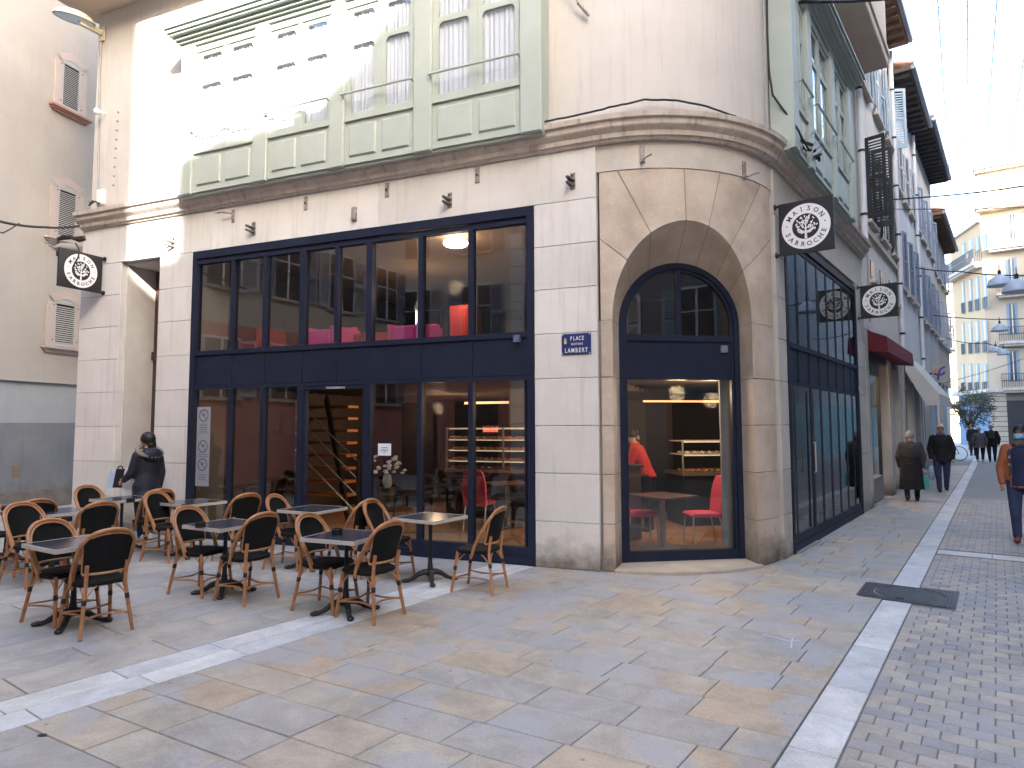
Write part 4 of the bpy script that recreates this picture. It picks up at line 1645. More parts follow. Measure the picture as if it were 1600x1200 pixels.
# ================================================================ neighbouring buildings
LOUVRE = M('grey_louvre', (.42, .41, .39), .65, fine=.08)
def louvre_window(F, root, s0, s1, z0, z1, surround, arched=True, slats=22, sill_m=None):
    """closed louvred shutters in a painted surround; the window is a part, frame and slats its pieces"""
    m_ = (s0 + s1) / 2
    b_ = .14
    mb = MB()
    def arch_z(s, zz, rise):
        f_ = (s - m_) / ((s1 - s0) / 2)
        return zz + rise * (1 - f_ * f_)
    n = 10
    outer_ = [(s0 - b_ + (s1 - s0 + 2 * b_) * i / n) for i in range(n + 1)]
    inn = [(s0 + (s1 - s0) * i / n) for i in range(n + 1)]
    top_o = [F.p(s, -.036, arch_z(max(min(s, s1), s0), z1 + b_ * 1.2, .09 if arched else 0)) for s in outer_]
    top_i = [F.p(s, -.036, arch_z(s, z1, .09 if arched else 0)) for s in inn]
    back = [p - F.ey * -.06 * F.k for p in top_i]
    mb.grid([top_o, top_i, back])
    mb.fbox(F, s0 - b_, s0, -.036, .005, z0 - .02, z1 + .0)
    mb.fbox(F, s1, s1 + b_, -.036, .005, z0 - .02, z1 + .0)
    W = obj('window', mb, surround, root)
    # shutter leaf field in a slight recess
    c = lambda n_, mb_, m=LOUVRE, **k: child(n_, mb_, m, W, **k)
    mb = MB()
    mb.fbox(F, s0 + .0, s0 + .045, -.030, -.001, z0, z1 + .03)
    mb.fbox(F, s1 - .045, s1, -.030, -.001, z0, z1 + .03)
    mb.fbox(F, s0 + .045, s1 - .045, -.030, -.001, z0, z0 + .06)
    mb.prism([F.p(s, -.030, z1 - .02) for s in (s0 + .045, s1 - .045)] + [F.p(s, -.030, arch_z(s, z1, .088 if arched else 0) - .004) for s in reversed(inn[1:-1])], F.ey * .03)
    c('shutter_frame', mb)
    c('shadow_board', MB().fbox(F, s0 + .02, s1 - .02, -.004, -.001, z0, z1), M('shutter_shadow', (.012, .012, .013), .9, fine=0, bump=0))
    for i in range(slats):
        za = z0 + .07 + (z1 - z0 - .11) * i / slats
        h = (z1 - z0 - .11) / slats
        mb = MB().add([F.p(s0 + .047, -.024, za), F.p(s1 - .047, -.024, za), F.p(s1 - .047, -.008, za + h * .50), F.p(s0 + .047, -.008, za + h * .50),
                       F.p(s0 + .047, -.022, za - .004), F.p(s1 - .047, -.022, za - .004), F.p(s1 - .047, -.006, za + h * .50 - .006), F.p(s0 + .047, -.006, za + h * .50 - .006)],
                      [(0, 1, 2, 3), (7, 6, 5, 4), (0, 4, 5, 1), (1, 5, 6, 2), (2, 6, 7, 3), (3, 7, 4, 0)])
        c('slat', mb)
    sm_ = sill_m or surround
    mb = MB().fbox(F, s0 - .24, s1 + .24, -.12, .0, z0 - .06, z0 - .02)
    mb.fbox(F, s0 - .20, s1 + .20, -.08, .0, z0 - .10, z0 - .062)
    mb.fbox(F, s0 - .16, s1 + .16, -.045, .0, z0 - .14, z0 - .102)
    c('sill', mb, sm_)
    mb = MB()
    for zz in (z0 + .12, z1 - .06):
        for s in (s0 - .02, s1 + .02):
            mb.tube([F.p(s, -.01, zz), F.p(s, -.05, zz)], .012, 5)
    c('hinge', mb, dark)
    return W

LB = thing('left_building', 'pinkish beige plastered building with closed louvred shutters on the left of the square', 'building', FC.o, world=True)
pk = M('pink_beige_plaster', (.40, .365, .32), .9, col2=(.46, .42, .375), scale=.7, fine=.04, bump=.12, bscale=14, streak=((.36, .33, .31), .3))
gw1 = M('pale_grey_render', (.36, .375, .39), .88, col2=(.40, .41, .42), scale=1.2, fine=.04, streak=((.31, .325, .34), .4))
gw2 = M('grey_plinth_render', (.19, .195, .21), .88, col2=(.235, .24, .255), scale=1.3, fine=.06, bump=.2, stain=((.085, .075, .068), .55, .9), streak=((.13, .125, .12), .35))
pinkw = M('pink_surround', (.46, .375, .335), .85, fine=.05, col2=(.50, .42, .38), scale=3)
terrac = M('terracotta_sill', (.42, .22, .17), .8, fine=.08)
cS0 = -4.0
obj('upper_wall', MB().fbox(FC, cS0, 6, .0, 6, 2.50, 13), pk, LB)
obj('string_course', MB().fbox(FC, cS0, 6, -.035, .0, 2.48, 2.78), pk, LB)
obj('drip_mould', MB().fbox(FC, cS0, 6, -.06, -.0, 2.45, 2.478), M('drip', (.45, .42, .38), .8, fine=.06), LB)
obj('render_band', MB().fbox(FC, cS0, 6, .01, 6, 1.66, 2.449), gw1, LB)
obj('plinth_wall', MB().fbox(FC, cS0, 6, -.002, 6, .0, 1.658), gw2, LB)
obj('plinth_kerb', MB().fbox(FC, cS0, 6, -.045, -.004, .0, .36), M('old_plinth', (.15, .125, .11), .9, col2=(.22, .19, .17), scale=5, fine=.15, bump=.4), LB)
a_, b__ = FC.off(19, 728), FC.off(31, 746)
obj('hatch', MB().blk(FC, a_[0], b__[0], b__[1], a_[1], -.006, .0, c=.003), M('hatch_brown', (.22, .16, .11), .8, fine=.1), LB)
louvre_window(FC, LB, -.73, -.29, 8.10, 9.06, pinkw, sill_m=terrac)
louvre_window(FC, LB, -.70, -.24, 5.39, 6.42, pinkw, slats=24)
louvre_window(FC, LB, -.66, -.16, 3.20, 4.08, pinkw, slats=18, arched=True)
louvre_window(FC, LB, -.75, -.30, 10.75, 11.7, pinkw, sill_m=terrac)
for s in (-3.2,):
    for z0, z1 in ((3.2, 4.3), (5.4, 6.5), (8.1, 9.1)):
        louvre_window(FC, LB, s, s + .6, z0, z1, pinkw, slats=12)

# ---- buildings along the street, beyond the corner building
def leaf(F, s, z0, z1, wid, ang, m, hinge=1):
    """louvred shutter leaf hinged at s and opened by ang degrees from the wall plane"""
    a = radians(ang)
    d = F.ex * (cos(a) * hinge) - F.ey * sin(a)
    n = Vector((-d.y, d.x, 0))
    o = F.p(s, -.02, 0)
    mb = MB()
    W = wid * F.k
    za, zb = z0 * F.k, z1 * F.k
    th = .035
    def bx(x0, x1, q0, q1, t=th):
        mb.hexa([o + d * x0 - n * t / 2 + Z * q0, o + d * x1 - n * t / 2 + Z * q0, o + d * x1 + n * t / 2 + Z * q0, o + d * x0 + n * t / 2 + Z * q0,
                 o + d * x0 - n * t / 2 + Z * q1, o + d * x1 - n * t / 2 + Z * q1, o + d * x1 + n * t / 2 + Z * q1, o + d * x0 + n * t / 2 + Z * q1])
    bx(0, .07, za, zb)
    bx(W - .07, W, za, zb)
    zz = za
    mid = (za + zb) / 2
    for q0, q1 in ((za, za + .1), (mid - .04, mid + .04), (zb - .08, zb)):
        bx(.0705, W - .0705, q0, q1)
    ns = int((zb - za) / .075)
    for i in range(ns):
        q = za + .1 + (zb - za - .2) * i / ns
        if abs(q - mid) < .06:
            continue
        p0, p1 = o + d * .07 + Z * q, o + d * (W - .07) + Z * q
        mb.add([p0 - n * th * .45, p1 - n * th * .45, p1 + n * th * .4 + Z * .05, p0 + n * th * .4 + Z * .05], [(0, 1, 2, 3)])
    return mb

wglass = glass('far_window_glass', (.25, .28, .32), .12, boost=1.3)
wdark = M('window_dark', (.03, .035, .045), .25, fine=0, bump=0, spec=.8)
def st_window(F, root, s0, s1, z0, z1, sh_m, angs=(178, 178), frame_m=None, sill=True, bars=True):
    mb = MB().fbox(F, s0 - .06, s0, -.02, .0, z0 - .02, z1 + .06).fbox(F, s1, s1 + .06, -.02, .0, z0 - .02, z1 + .06).fbox(F, s0, s1, -.02, .0, z1, z1 + .06)
    W = obj('window', mb, frame_m or wht, root)
    child('pane', MB().fbox(F, s0, s1, -.006, -.001, z0, z1), wdark, W)
    m_ = (s0 + s1) / 2
    mb = MB().fbox(F, m_ - .03, m_ + .03, -.018, -.0065, z0, z1)
    mb.fbox(F, s0, m_ - .0305, -.016, -.0065, z0 + (z1 - z0) * .62, z0 + (z1 - z0) * .62 + .035)
    mb.fbox(F, m_ + .0305, s1, -.016, -.0065, z0 + (z1 - z0) * .62, z0 + (z1 - z0) * .62 + .035)
    child('glazing_bar', mb, frame_m or wht, W)
    wd = (s1 - s0) / 2
    if sh_m:
        child('shutter', leaf(F, s0, z0, z1, wd, 180 - angs[0], sh_m, hinge=-1), sh_m, W)
        child('shutter', leaf(F, s1, z0, z1, wd, 180 - angs[1], sh_m, hinge=1), sh_m, W)
    if sill:
        child('sill', MB().fbox(F, s0 - .12, s1 + .12, -.11, .0, z0 - .09, z0 - .021), cornice_m, W)
    return W

def roof_tiles(mb, F, s0, s1, z, proud):
    s = s0
    while s < s1:
        mb.tube([F.p(s + .09, -proud - .06, z + .07), F.p(s + .09, .6, z + .36)], .085, 6)
        s += .2
    return mb

bl = M('cream_wall', (.62, .575, .52), .9, col2=(.69, .65, .59), scale=.8, fine=.05, streak=((.28, .25, .23), .5))
bl2 = M('white_grey_wall', (.60, .60, .60), .9, col2=(.67, .67, .67), scale=.8, fine=.05, streak=((.30, .30, .31), .55))
bl3 = M('grey_wall', (.43, .42, .41), .9, col2=(.52, .51, .50), scale=.8, fine=.05, streak=((.19, .18, .18), .5))
bl4 = M('ochre_wall', (.42, .35, .27), .9, col2=(.48, .41, .33), scale=.8, fine=.05, streak=((.27, .23, .19), .5))
blue_sh = M('pale_blue_shutter', (.30, .40, .48), .6, fine=.08)
slate_sh = M('slate_blue_shutter', (.22, .26, .33), .6, fine=.08)
dk_sh = M('dark_shutter', (.022, .022, .026), .6, fine=.1)
grey_sh = M('light_grey_shutter', (.42, .43, .46), .6, fine=.08)
eave1 = M('brown_eave', (.16, .095, .06), .8, col2=(.22, .14, .10), scale=6, fine=.15)
eave2 = M('dark_eave', (.07, .06, .06), .8, col2=(.11, .095, .09), scale=6, fine=.15)
tile_m = M('roof_tile', (.34, .17, .11), .85, col2=(.42, .25, .18), scale=8, fine=.2)

def street_block(lab, s0, s1, zh, wall, d=.0, eave=eave1, proud=.5, wins=(), ground=2.9):
    """one street house; wins: (s0,s1,z0,z1,shutter,angles)"""
    F = Frame(FB.p(0, d, 0), FB.ex, FB.ey)
    t = thing('street_building', lab, 'building', F.p(s0, 0, 0), world=True, group='tall houses along the left side of the street')
    obj('wall', MB().fbox(F, s0 + .003, s1 - .003, .0, 7, ground, zh), wall, t)
    obj('eave', MB().fbox(F, s0 + .01, s1 - .01, -proud, .0, zh - .02, zh + .09), eave, t)
    mb = MB()
    q = s0 + .15
    while q < s1 - .1:
        mb.fbox(F, q, q + .07, -proud + .04, .0, zh - .12, zh - .022)
        q += .42
    obj('rafters', mb, eave, t, kind='stuff')
    obj('gutter', MB().tube([F.p(s0 + .02, -proud - .05, zh + .04), F.p(s1 - .02, -proud - .05, zh + .04)], .065, 8), M('zinc', (.30, .32, .36), .5, metal=.4, fine=.05), t)
    obj('roof', roof_tiles(MB(), F, s0, s1, zh + .06, proud), tile_m, t, kind='stuff')
    for w_ in wins:
        st_window(F, t, *w_)
    return t, F

# first house: cream, dark lower shutters, pale blue upper ones
w2 = []
for s in (6.25, 7.95, 9.6):
    w2.append((s, s + .75, 5.75, 7.45, dk_sh, (100 if s < 7 else 168, 95 if s < 7 else 172)))
for i, s in enumerate((6.0, 7.7, 9.35)):
    w2.append((s, s + .8, 8.55, 10.1, blue_sh, (165, 120 if i == 2 else 172)))
B2, F2 = street_block('cream house with dark shutters below and pale blue shutters above, next to the corner building', 5.45, 10.25, 11.2, bl, wins=w2, ground=3.45)
for s in (6.4, 7.6, 8.9, 10.0):
    mb = MB().fbox(F2, s, s + .35, -.02, .0, 4.55, 4.95)
    W = obj('vent_window', mb, wdark, B2)
    child('sill', MB().fbox(F2, s - .06, s + .41, -.10, .0, 4.47, 4.545), cornice_m, W)
obj('string_course', MB().fbox(F2, 5.46, 10.24, -.07, .0, 5.40, 5.50), cornice_m, B2)
# its ground floor: stone piers, shop window with warm display
obj('pier', MB().blk(F2, 5.46, 5.78, 0, 3.45, -.0, .5), lime_s, B2)
obj('pier', MB().blk(F2, 8.30, 8.72, 0, 3.45, -.0, .5), lime_s, B2)
obj('pier', MB().blk(F2, 9.9, 10.24, 0, 3.45, -.0, .5), lime_s, B2)
SW = obj('shop_window', MB().fbox(F2, 5.79, 5.86, .10, .16, .42, 2.9).fbox(F2, 7.55, 7.66, .10, .16, .0, 2.9).fbox(F2, 5.86, 7.55, .10, .16, 2.62, 2.9), dark, B2)
child('pane', MB().fbox(F2, 5.86, 7.55, .125, .13, .50, 2.62), g_plain, SW)
child('stall_riser', MB().blk(F2, 5.79, 7.55, .02, .50, .08, .3), M('riser_stone', (.22, .21, .20), .7, fine=.1), SW)
child('display_back', MB().fbox(F2, 5.86, 7.55, 1.5, 1.55, .0, 2.9), M('display_back', (.50, .33, .18), .8, fine=.05), SW)
child('display_floor', MB().fbox(F2, 5.80, 8.2, .301, 1.5, .0, .45), M('display_floor', (.3, .26, .22), .6), SW)
child('display_ceiling', MB().fbox(F2, 5.80, 9.88, .17, 2.0, 2.9, 3.0), room, SW)
obj('shutter_box', MB().fbox(F2, 5.79, 9.89, .05, .5, 2.91, 3.44), M('shutter_box', (.06, .06, .065), .6), B2)
obj('shop_door', MB().fbox(F2, 7.67, 8.29, .35, .40, 0, 2.9), M('shop_dark', (.03, .028, .03), .4), B2)
obj('shop_door', MB().fbox(F2, 8.73, 9.89, .35, .40, 0, 2.9), M('shop_brown', (.16, .11, .08), .5, fine=.1), B2)
# red fascia blind
mb = MB().prism([F2.p(5.8, -.0, 3.42), F2.p(5.8, -.32, 3.28), F2.p(5.8, -.34, 2.98), F2.p(5.8, -.0, 3.02)], F2.ex * (9.85 - 5.8) * K)
red_b = M('dark_red_canvas', (.16, .02, .03), .8, fine=.1)
RB = tag(obj('awning', mb, red_b), 'dark red shop awning folded against the cream street house', 'awning')
lamp_d = bpy.data.lights.new('display_lamp', 'POINT')
lamp_d.energy = 14
lamp_d.color = (1, .66, .34)
lamp_d.shadow_soft_size = .1
lo = bpy.data.objects.new('display_lamp', lamp_d)
COL.objects.link(lo)
lo.location = F2.p(6.7, .9, 2.5)
# second house
w3 = []
for s in (10.6, 12.0, 13.3):
    w3.append((s, s + .7, 5.1, 6.7, slate_sh, (176, 168)))
    w3.append((s, s + .7, 7.7, 9.2, grey_sh, (176, 170)))
B3, F3 = street_block('pale grey house with slate blue shutters, second beyond the corner building', 10.27, 14.6, 10.55, bl2, d=-.02, eave=eave2, wins=w3, ground=3.3)
obj('shop_front', MB().fbox(F3, 10.28, 14.58, .15, .6, 0, 3.29), M('shop_white', (.42, .44, .48), .6, fine=.08), B3)
for s in (10.5, 12.3, 13.9):
    obj('pier', MB().blk(F3, s, s + .32, 0, 3.29, -.0, .149), wht if s > 12 else lime_s, B3)
for s0_, s1_ in ((10.9, 12.2), (12.7, 13.8)):
    obj('shop_pane', MB().fbox(F3, s0_, s1_, .13, .149, .3, 2.5), wdark, B3)
# cream awning, let down
o0, o1 = 11.0, 14.9
FAW = FB
mb = MB().grid([[FAW.p(o0, -.0, 3.39), FAW.p(o1, -.0, 3.39)], [FAW.p(o0, -.72, 2.34), FAW.p(o1, -.72, 2.34)], [FAW.p(o0, -.74, 2.06), FAW.p(o1, -.74, 2.06)]])
mb.add([FAW.p(o0, -.0, 3.38), FAW.p(o0, -.72, 2.335), FAW.p(o0, -.74, 2.06), FAW.p(o0, -.45, 2.05), FAW.p(o0, -.02, 2.95)], [(0, 1, 2, 3, 4)])
tag(obj('awning', mb, M('cream_canvas', (.58, .55, .50), .85, fine=.05)), 'cream canvas shop awning let down over the pavement in the street', 'awning')
w4 = []
for s in (15.0, 16.6, 18.2, 19.7):
    w4.append((s, s + .75, 4.9, 6.6, slate_sh, (175, 165)))
    w4.append((s, s + .75, 7.7, 9.2, slate_sh, (176, 160)))
B4, F4 = street_block('tall grey house with slate shutters, third beyond the corner building', 14.62, 21.0, 10.8, bl3, d=.0, eave=eave2, proud=.6, wins=w4, ground=3.2)
w5 = []
for s in (21.6, 23.4, 25.2, 26.9):
    w5.append((s, s + .8, 4.9, 6.5, grey_sh, (165, 150)))
    w5.append((s, s + .8, 7.6, 9.0, slate_sh, (176, 168)))
B5, F5 = street_block('ochre house closing the left side of the street at its far end', 21.02, 28.2, 9.6, bl4, d=.1, eave=eave1, proud=.45, wins=w5, ground=3.2)
for Fx, tx, a, b_ in ((F4, B4, 14.63, 20.98), (F5, B5, 21.03, 28.18)):
    obj('ground_floor_wall', MB().fbox(Fx, a, b_, .12, .6, 0, 3.199), M('ground_floor', (.30, .29, .29), .8, col2=(.36, .35, .35), fine=.1), tx)
    q = a + .2
    k = 0
    while q < b_ - 1.2:
        obj('shop_pane', MB().fbox(Fx, q + .35, q + 1.5, .10, .119, .2, 2.5), wdark, tx)
        obj('pier', MB().blk(Fx, q, q + .3, 0, 3.199, -.0, .119), (wht, lime_s, blue_sh)[k % 3], tx)
        q += 1.75
        k += 1
drainpipe(F2, 10.2, -.09, 3.3, 11.1, pipe_m, 'white drainpipe between the cream house and the pale grey house', .055)
drainpipe(F3, 14.5, -.09, 3.0, 10.4, pipe_m, 'drainpipe at the far edge of the pale grey house', .05)
tag(obj('cable_conduit', MB().tube([F2.p(5.95, -.03, 3.6), F2.p(5.95, -.03, 8.0), F2.p(5.95, -.03, 11.0)], .018, 6), grey_pl), 'thin conduit climbing the cream house near its left edge', 'conduit')

# small projecting shop sign with a blue and orange emblem
s_at = FB.off(1451, 585)[0]
w1, _ = sign_width(FB, s_at, 1478, 585)
zt_, zb_ = FB.off(1451, 571)[1], FB.off(1451, 597)[1]
t = thing('shop_sign', 'small beige projecting shop sign with a blue flourish and an orange dot', 'sign', FB.p(s_at, 0, zb_), world=True)
a = FB.p(s_at, -.10, 0)
W = w1 - .1
en = -FB.ex
out_ = -FB.ey
obj('panel', MB().hexa([a + Z * zb_ * K, a + out_ * W + Z * zb_ * K, a + out_ * W + FB.ex * .06 + Z * zb_ * K, a + FB.ex * .06 + Z * zb_ * K, a + Z * zt_ * K, a + out_ * W + Z * zt_ * K, a + out_ * W + FB.ex * .06 + Z * zt_ * K, a + FB.ex * .06 + Z * zt_ * K]), M('sign_beige', (.40, .38, .31), .6, fine=.03), t)
obj('arm', MB().tube([FB.p(s_at + .02, 0, (zt_ + zb_) / 2), FB.p(s_at + .02, -.11, (zt_ + zb_) / 2)], .03, 6), dark, t)
ctr = a + out_ * W / 2 + Z * (zt_ + zb_) / 2 * K + en * .003
hh = (zt_ - zb_) * K / 2
mb = MB()
for pts in ([(.6, .75), (.1, .45), (-.05, -.1), (-.15, -.8)], [(-.55, .0), (-.1, -.2), (.35, -.12), (.55, .15)]):
    for i in range(len(pts) - 1):
        p0 = ctr + out_ * pts[i][0] * hh + Z * pts[i][1] * hh
        p1 = ctr + out_ * pts[i + 1][0] * hh + Z * pts[i + 1][1] * hh
        mb.bar(p0, p1, .07, .004, up=en)
obj('emblem', mb, M('emblem_blue', (.08, .06, .32), .5, fine=0, bump=0), t)
obj('dot', disc(MB(), ctr - out_ * .32 * hh + Z * .3 * hh + en * .003, .17 * hh * 1.3, out_, Z, en, 16), M('emblem_orange', (.75, .22, .05), .5, fine=0, bump=0), t)

# ---- yellow building at the end of the street
def at_depth(px, py, Y):
    d = ray(px, py)
    return C0 + d * (Y / d.y)
yc = at_depth(1550, 697, 51)
yl = at_depth(1500, 690, 57)
yr = at_depth(1640, 700, 49)
yc.z = yl.z = yr.z = 0
yel = M('sunny_yellow_wall', (.50, .355, .215), .9, col2=(.55, .40, .25), scale=.4, fine=.03)
yel2 = M('pale_yellow_wall', (.52, .42, .31), .9, col2=(.57, .47, .355), scale=.4, fine=.03)
blsh = M('sky_blue_shutter', (.22, .29, .38), .6, fine=.05)
iron = M('balcony_iron', (.05, .06, .08), .5, metal=.3, fine=.05)
YB = thing('yellow_building', 'sunlit yellow apartment building with blue shutters and iron balconies at the end of the street', 'building', yc, world=True)
FL_ = Frame(yc, (yl - yc), az(0), 1.0)
nl = Vector((-(yl - yc).y, (yl - yc).x, 0)).normalized()
if nl.dot(C0 - yc) > 0:
    nl = -nl
FL_ = Frame(yc, (yl - yc), nl, 1.0)
nr = Vector((-(yr - yc).y, (yr - yc).x, 0)).normalized()
if nr.dot(C0 - yc) > 0:
    nr = -nr
FR_ = Frame(yc, (yr - yc), nr, 1.0)
LL, LR = (yl - yc).length, (yr - yc).length
zr_l = FL_.off(1552, 332)[1]
zr_r = FR_.off(1556, 262)[1]
zc1 = FR_.off(1556, 612)[1]
mb = MB().fbox(FL_, .0, LL, .02, 8, zc1, zr_l)
obj('left_wing_wall', mb, yel, YB)
obj('left_wing_base', MB().fbox(FL_, .0, LL, .04, 8, 0, zc1 - .001), M('blue_shopfront', (.03, .10, .24), .5, fine=.05), YB)
obj('main_wall', MB().fbox(FR_, .0, LR, .02, 8, zc1, zr_r), yel2, YB)
obj('ground_floor_wall', MB().fbox(FR_, .0, LR, .05, 8, 0, zc1 - .001), mortar, YB)
for i in range(11):
    z0_ = zc1 * i / 11
    for s0_, s1_ in ((.0, 1.05), (3.2, LR)):
        obj('stone_block', MB().blk(FR_, s0_, s1_, z0_ + .02, zc1 * (i + 1) / 11 - .02, .0, .049, c=.02), M('rusticated_stone', (.44, .36, .29), .85, tint=.1, fine=.08), YB)
obj('shop_opening', MB().fbox(FR_, 1.05, 3.2, .02, .049, 0, zc1 - .7), M('opening_dark', (.03, .03, .035), .4), YB)
obj('cornice', MB().fbox(FR_, -.15, LR, -.3, .02, zc1 - .05, zc1 + .28), cornice_m, YB)
obj('cornice', MB().fbox(FL_, -.15, LL, -.25, .02, zc1 - .05, zc1 + .22), cornice_m, YB)
obj('roof_cornice', MB().fbox(FR_, -.3, LR, -.5, .6, zr_r, zr_r + .35).fbox(FR_, -.2, LR, -.35, .5, zr_r - .25, zr_r - .001), cornice_m, YB)
obj('roof', roof_tiles(MB(), FR_, -.2, LR, zr_r + .3, .3), tile_m, YB, kind='stuff')
obj('roof_edge', MB().fbox(FL_, -.0, LL, -.18, .6, zr_l, zr_l + .16), cornice_m, YB)
def y_window(F, px0, px1, py0, py1, sh=None, balc=False, lo=None):
    s0_, z1_ = F.off(px0, py0)
    s1_, z0_ = F.off(px1, py1)
    if s0_ > s1_:
        s0_, s1_ = s1_, s0_
    W = obj('window', MB().fbox(F, s0_, s1_, -.02, .018, z0_, z1_), sh or blsh, YB)
    m_ = (s0_ + s1_) / 2
    wd = (s1_ - s0_) * .26
    child('pane', MB().fbox(F, m_ - wd, m_ + wd, -.03, -.021, z0_ + .05, z1_ - .08), wdark, W)
    child('glazing_bar', MB().fbox(F, m_ - .03, m_ + .03, -.038, -.031, z0_ + .05, z1_ - .08), wht, W)
    if lo:
        mb = MB()
        n = 7
        for i in range(n + 1):
            q = s0_ + (s1_ - s0_) * i / n
            mb.fbox(F, q - .012, q + .012, -.12, -.10, z0_, z0_ + lo)
        mb.fbox(F, s0_, s1_, -.125, -.095, z0_ + lo, z0_ + lo + .04)
        child('guard_rail', mb, iron, W)
    return W
for py0, py1 in ((382, 398), (441, 489), (505, 553), (569, 614)):
    for k, px in enumerate((1505.5, 1517, 1527.5, 1540)):
        dy = -(px - 1505) * (.42 if py0 < 430 else .30 if py0 < 500 else .12 if py0 < 560 else 0)
        wpx = 3.2 + k * .5
        y_window(FL_, px - wpx, px + wpx, py0 + dy, py1 + dy * .8, sh=(blsh if k % 2 == 0 or py0 > 400 else grey_sh), lo=.85 if py0 > 400 else None)
for px0, px1, py0, py1 in ((1562, 1570, 268, 308), (1574, 1590, 335, 372), (1571, 1591, 404, 458), (1572, 1592, 474, 522), (1573, 1594, 548, 596), (1597, 1612, 330, 370), (1600, 1612, 470, 522)):
    y_window(FR_, px0, px1, py0, py1)
def balcony(F, s0_, s1_, z, dep=.8, lab=None):
    B = obj('balcony', MB().fbox(F, s0_, s1_, -dep, .0, z - .22, z).fbox(F, s0_ + .1, s1_ - .1, -dep + .15, .0, z - .38, z - .221), cornice_m, YB)
    mb = MB()
    n = int((s1_ - s0_) / .13)
    for i in range(n + 1):
        q = s0_ + .03 + (s1_ - s0_ - .06) * i / n
        mb.fbox(F, q - .014, q + .014, -dep + .02, -dep + .05, z, z + 1.0)
    for q in (s0_ + .03, s1_ - .03):
        for i in range(5):
            mb.fbox(F, q - .014, q + .014, -dep + .06 + i * .14, -dep + .085 + i * .14, z, z + 1.0)
    mb.fbox(F, s0_, s1_, -dep + .01, -dep + .06, z + 1.0, z + 1.05)
    mb.fbox(F, s0_, s1_, -dep + .015, -dep + .055, z + .48, z + .54)
    child('railing', mb, iron, B)
    return B
balcony(FR_, .35, 4.2, FR_.off(1575, 385)[1])
balcony(FR_, .8, 3.2, FR_.off(1575, 458)[1])
balcony(FR_, .8, 3.2, FR_.off(1575, 534)[1])
balcony(FR_, .8, 3.2, FR_.off(1575, 606)[1])
balcony(FR_, -.3, 4.6, FR_.off(1560, 322)[1], dep=1.0)
balcony(FL_, -.2, LL + .1, FL_.off(1548, 402)[1], dep=.7)

# pale buildings much further off
for lab, pxa, pxb, pyt, Y, m_, rw in (('very distant pale sunlit house seen in the gap at the street end, the nearer one', 1462, 1503, 455, 78, M('far_white_wall', (.62, .54, .46), .9, fine=.03), tile_m),
                                     ('tall far white apartment block rising behind the gap', 1440, 1494, 418, 95, M('far_cream_wall', (.66, .58, .50), .9, fine=.03), cornice_m)):
    p0, p1 = at_depth(pxa, 680, Y), at_depth(pxb, 680, Y)
    p0.z = p1.z = 0
    n_ = Vector((-(p1 - p0).y, (p1 - p0).x, 0)).normalized()
    if n_.y < 0:
        n_ = -n_
    Fq = Frame(p0, p1 - p0, n_, 1.0)
    LQ = (p1 - p0).length
    zh = at_depth((pxa + pxb) / 2, pyt, Y).z
    t = thing('far_building', lab, 'building', p0, world=True)
    obj('wall', MB().fbox(Fq, 0, LQ, 0, 8, 0, zh), m_, t)
    obj('roof', MB().prism([Fq.p(-.3, -.5, zh), Fq.p(-.3, 8.5, zh), Fq.p(-.3, 4, zh + 1.4)], Fq.ex * (LQ + .6)), rw, t)
    z = 4.2
    while z < zh - 2:
        s = 1.0
        while s < LQ - 1:
            W = obj('window', MB().fbox(Fq, s, s + .9, -.03, .0, z, z + 1.6), blsh, t)
            child('pane', MB().fbox(Fq, s + .25, s + .65, -.05, -.031, z + .1, z + 1.5), wdark, W)
            s += 2.3
        child_b = obj('balcony', MB().fbox(Fq, .3, LQ - .3, -.9, .0, z - .3, z - .1), cornice_m, t)
        z += 3.1

# ================================================================ buildings around and behind the camera (they shade the square and mirror in the glass)
FD = Frame(FA.p(0, 0, 0) - FA.ey * 13.0, FA.ex, -FA.ey, 1.0)      # facade across the square, parallel to the corner building
OB = thing('opposite_building', 'pink and beige house across the square behind the viewpoint', 'building', FD.p(2, 0, 0), world=True)
sE = 7.5 * K - 13.0 * tan(radians(abs((A_AZ + 90 + 180) - SUN_AZ)))
print('opposite edge', sE)
pinkf = M('rose_facade', (.42, .17, .14), .9, col2=(.47, .21, .17), scale=.8, fine=.05)
beif = M('beige_facade', (.52, .45, .37), .9, col2=(.58, .51, .43), scale=.7, fine=.05)
obj('ground_wall', MB().fbox(FD, sE, 13, .0, 8, 0, 3.6), pinkf, OB)
obj('upper_wall', MB().fbox(FD, sE, 13, .0, 8, 3.601, 17.6), beif, OB)
obj('cornice', MB().fbox(FD, sE + .02, 13, -.15, -.001, 3.5, 3.75), cornice_m, OB)
for k, s in enumerate((-2.2, .2, 2.6, 5.0, 7.4, 9.8)):
    for z0, z1 in ((4.7, 6.7), (7.9, 9.8), (11.0, 12.8)):
        st_window(FD, OB, s, s + 1.1, z0, z1, grey_sh if k % 2 else slate_sh, (170, 172))
    obj('shop_opening', MB().fbox(FD, s - .3, s + 1.4, -.02, -.001, 0, 2.6), M('opening_dark', (.03, .03, .035), .4), OB)
for s in (1.55, 6.35):
    for i in range(14):
        obj('pilaster_block', MB().blk(FD, s - .25, s + .25, i * .6 + .01, i * .6 + .59, -.12, -.001, c=.01), lime, OB)

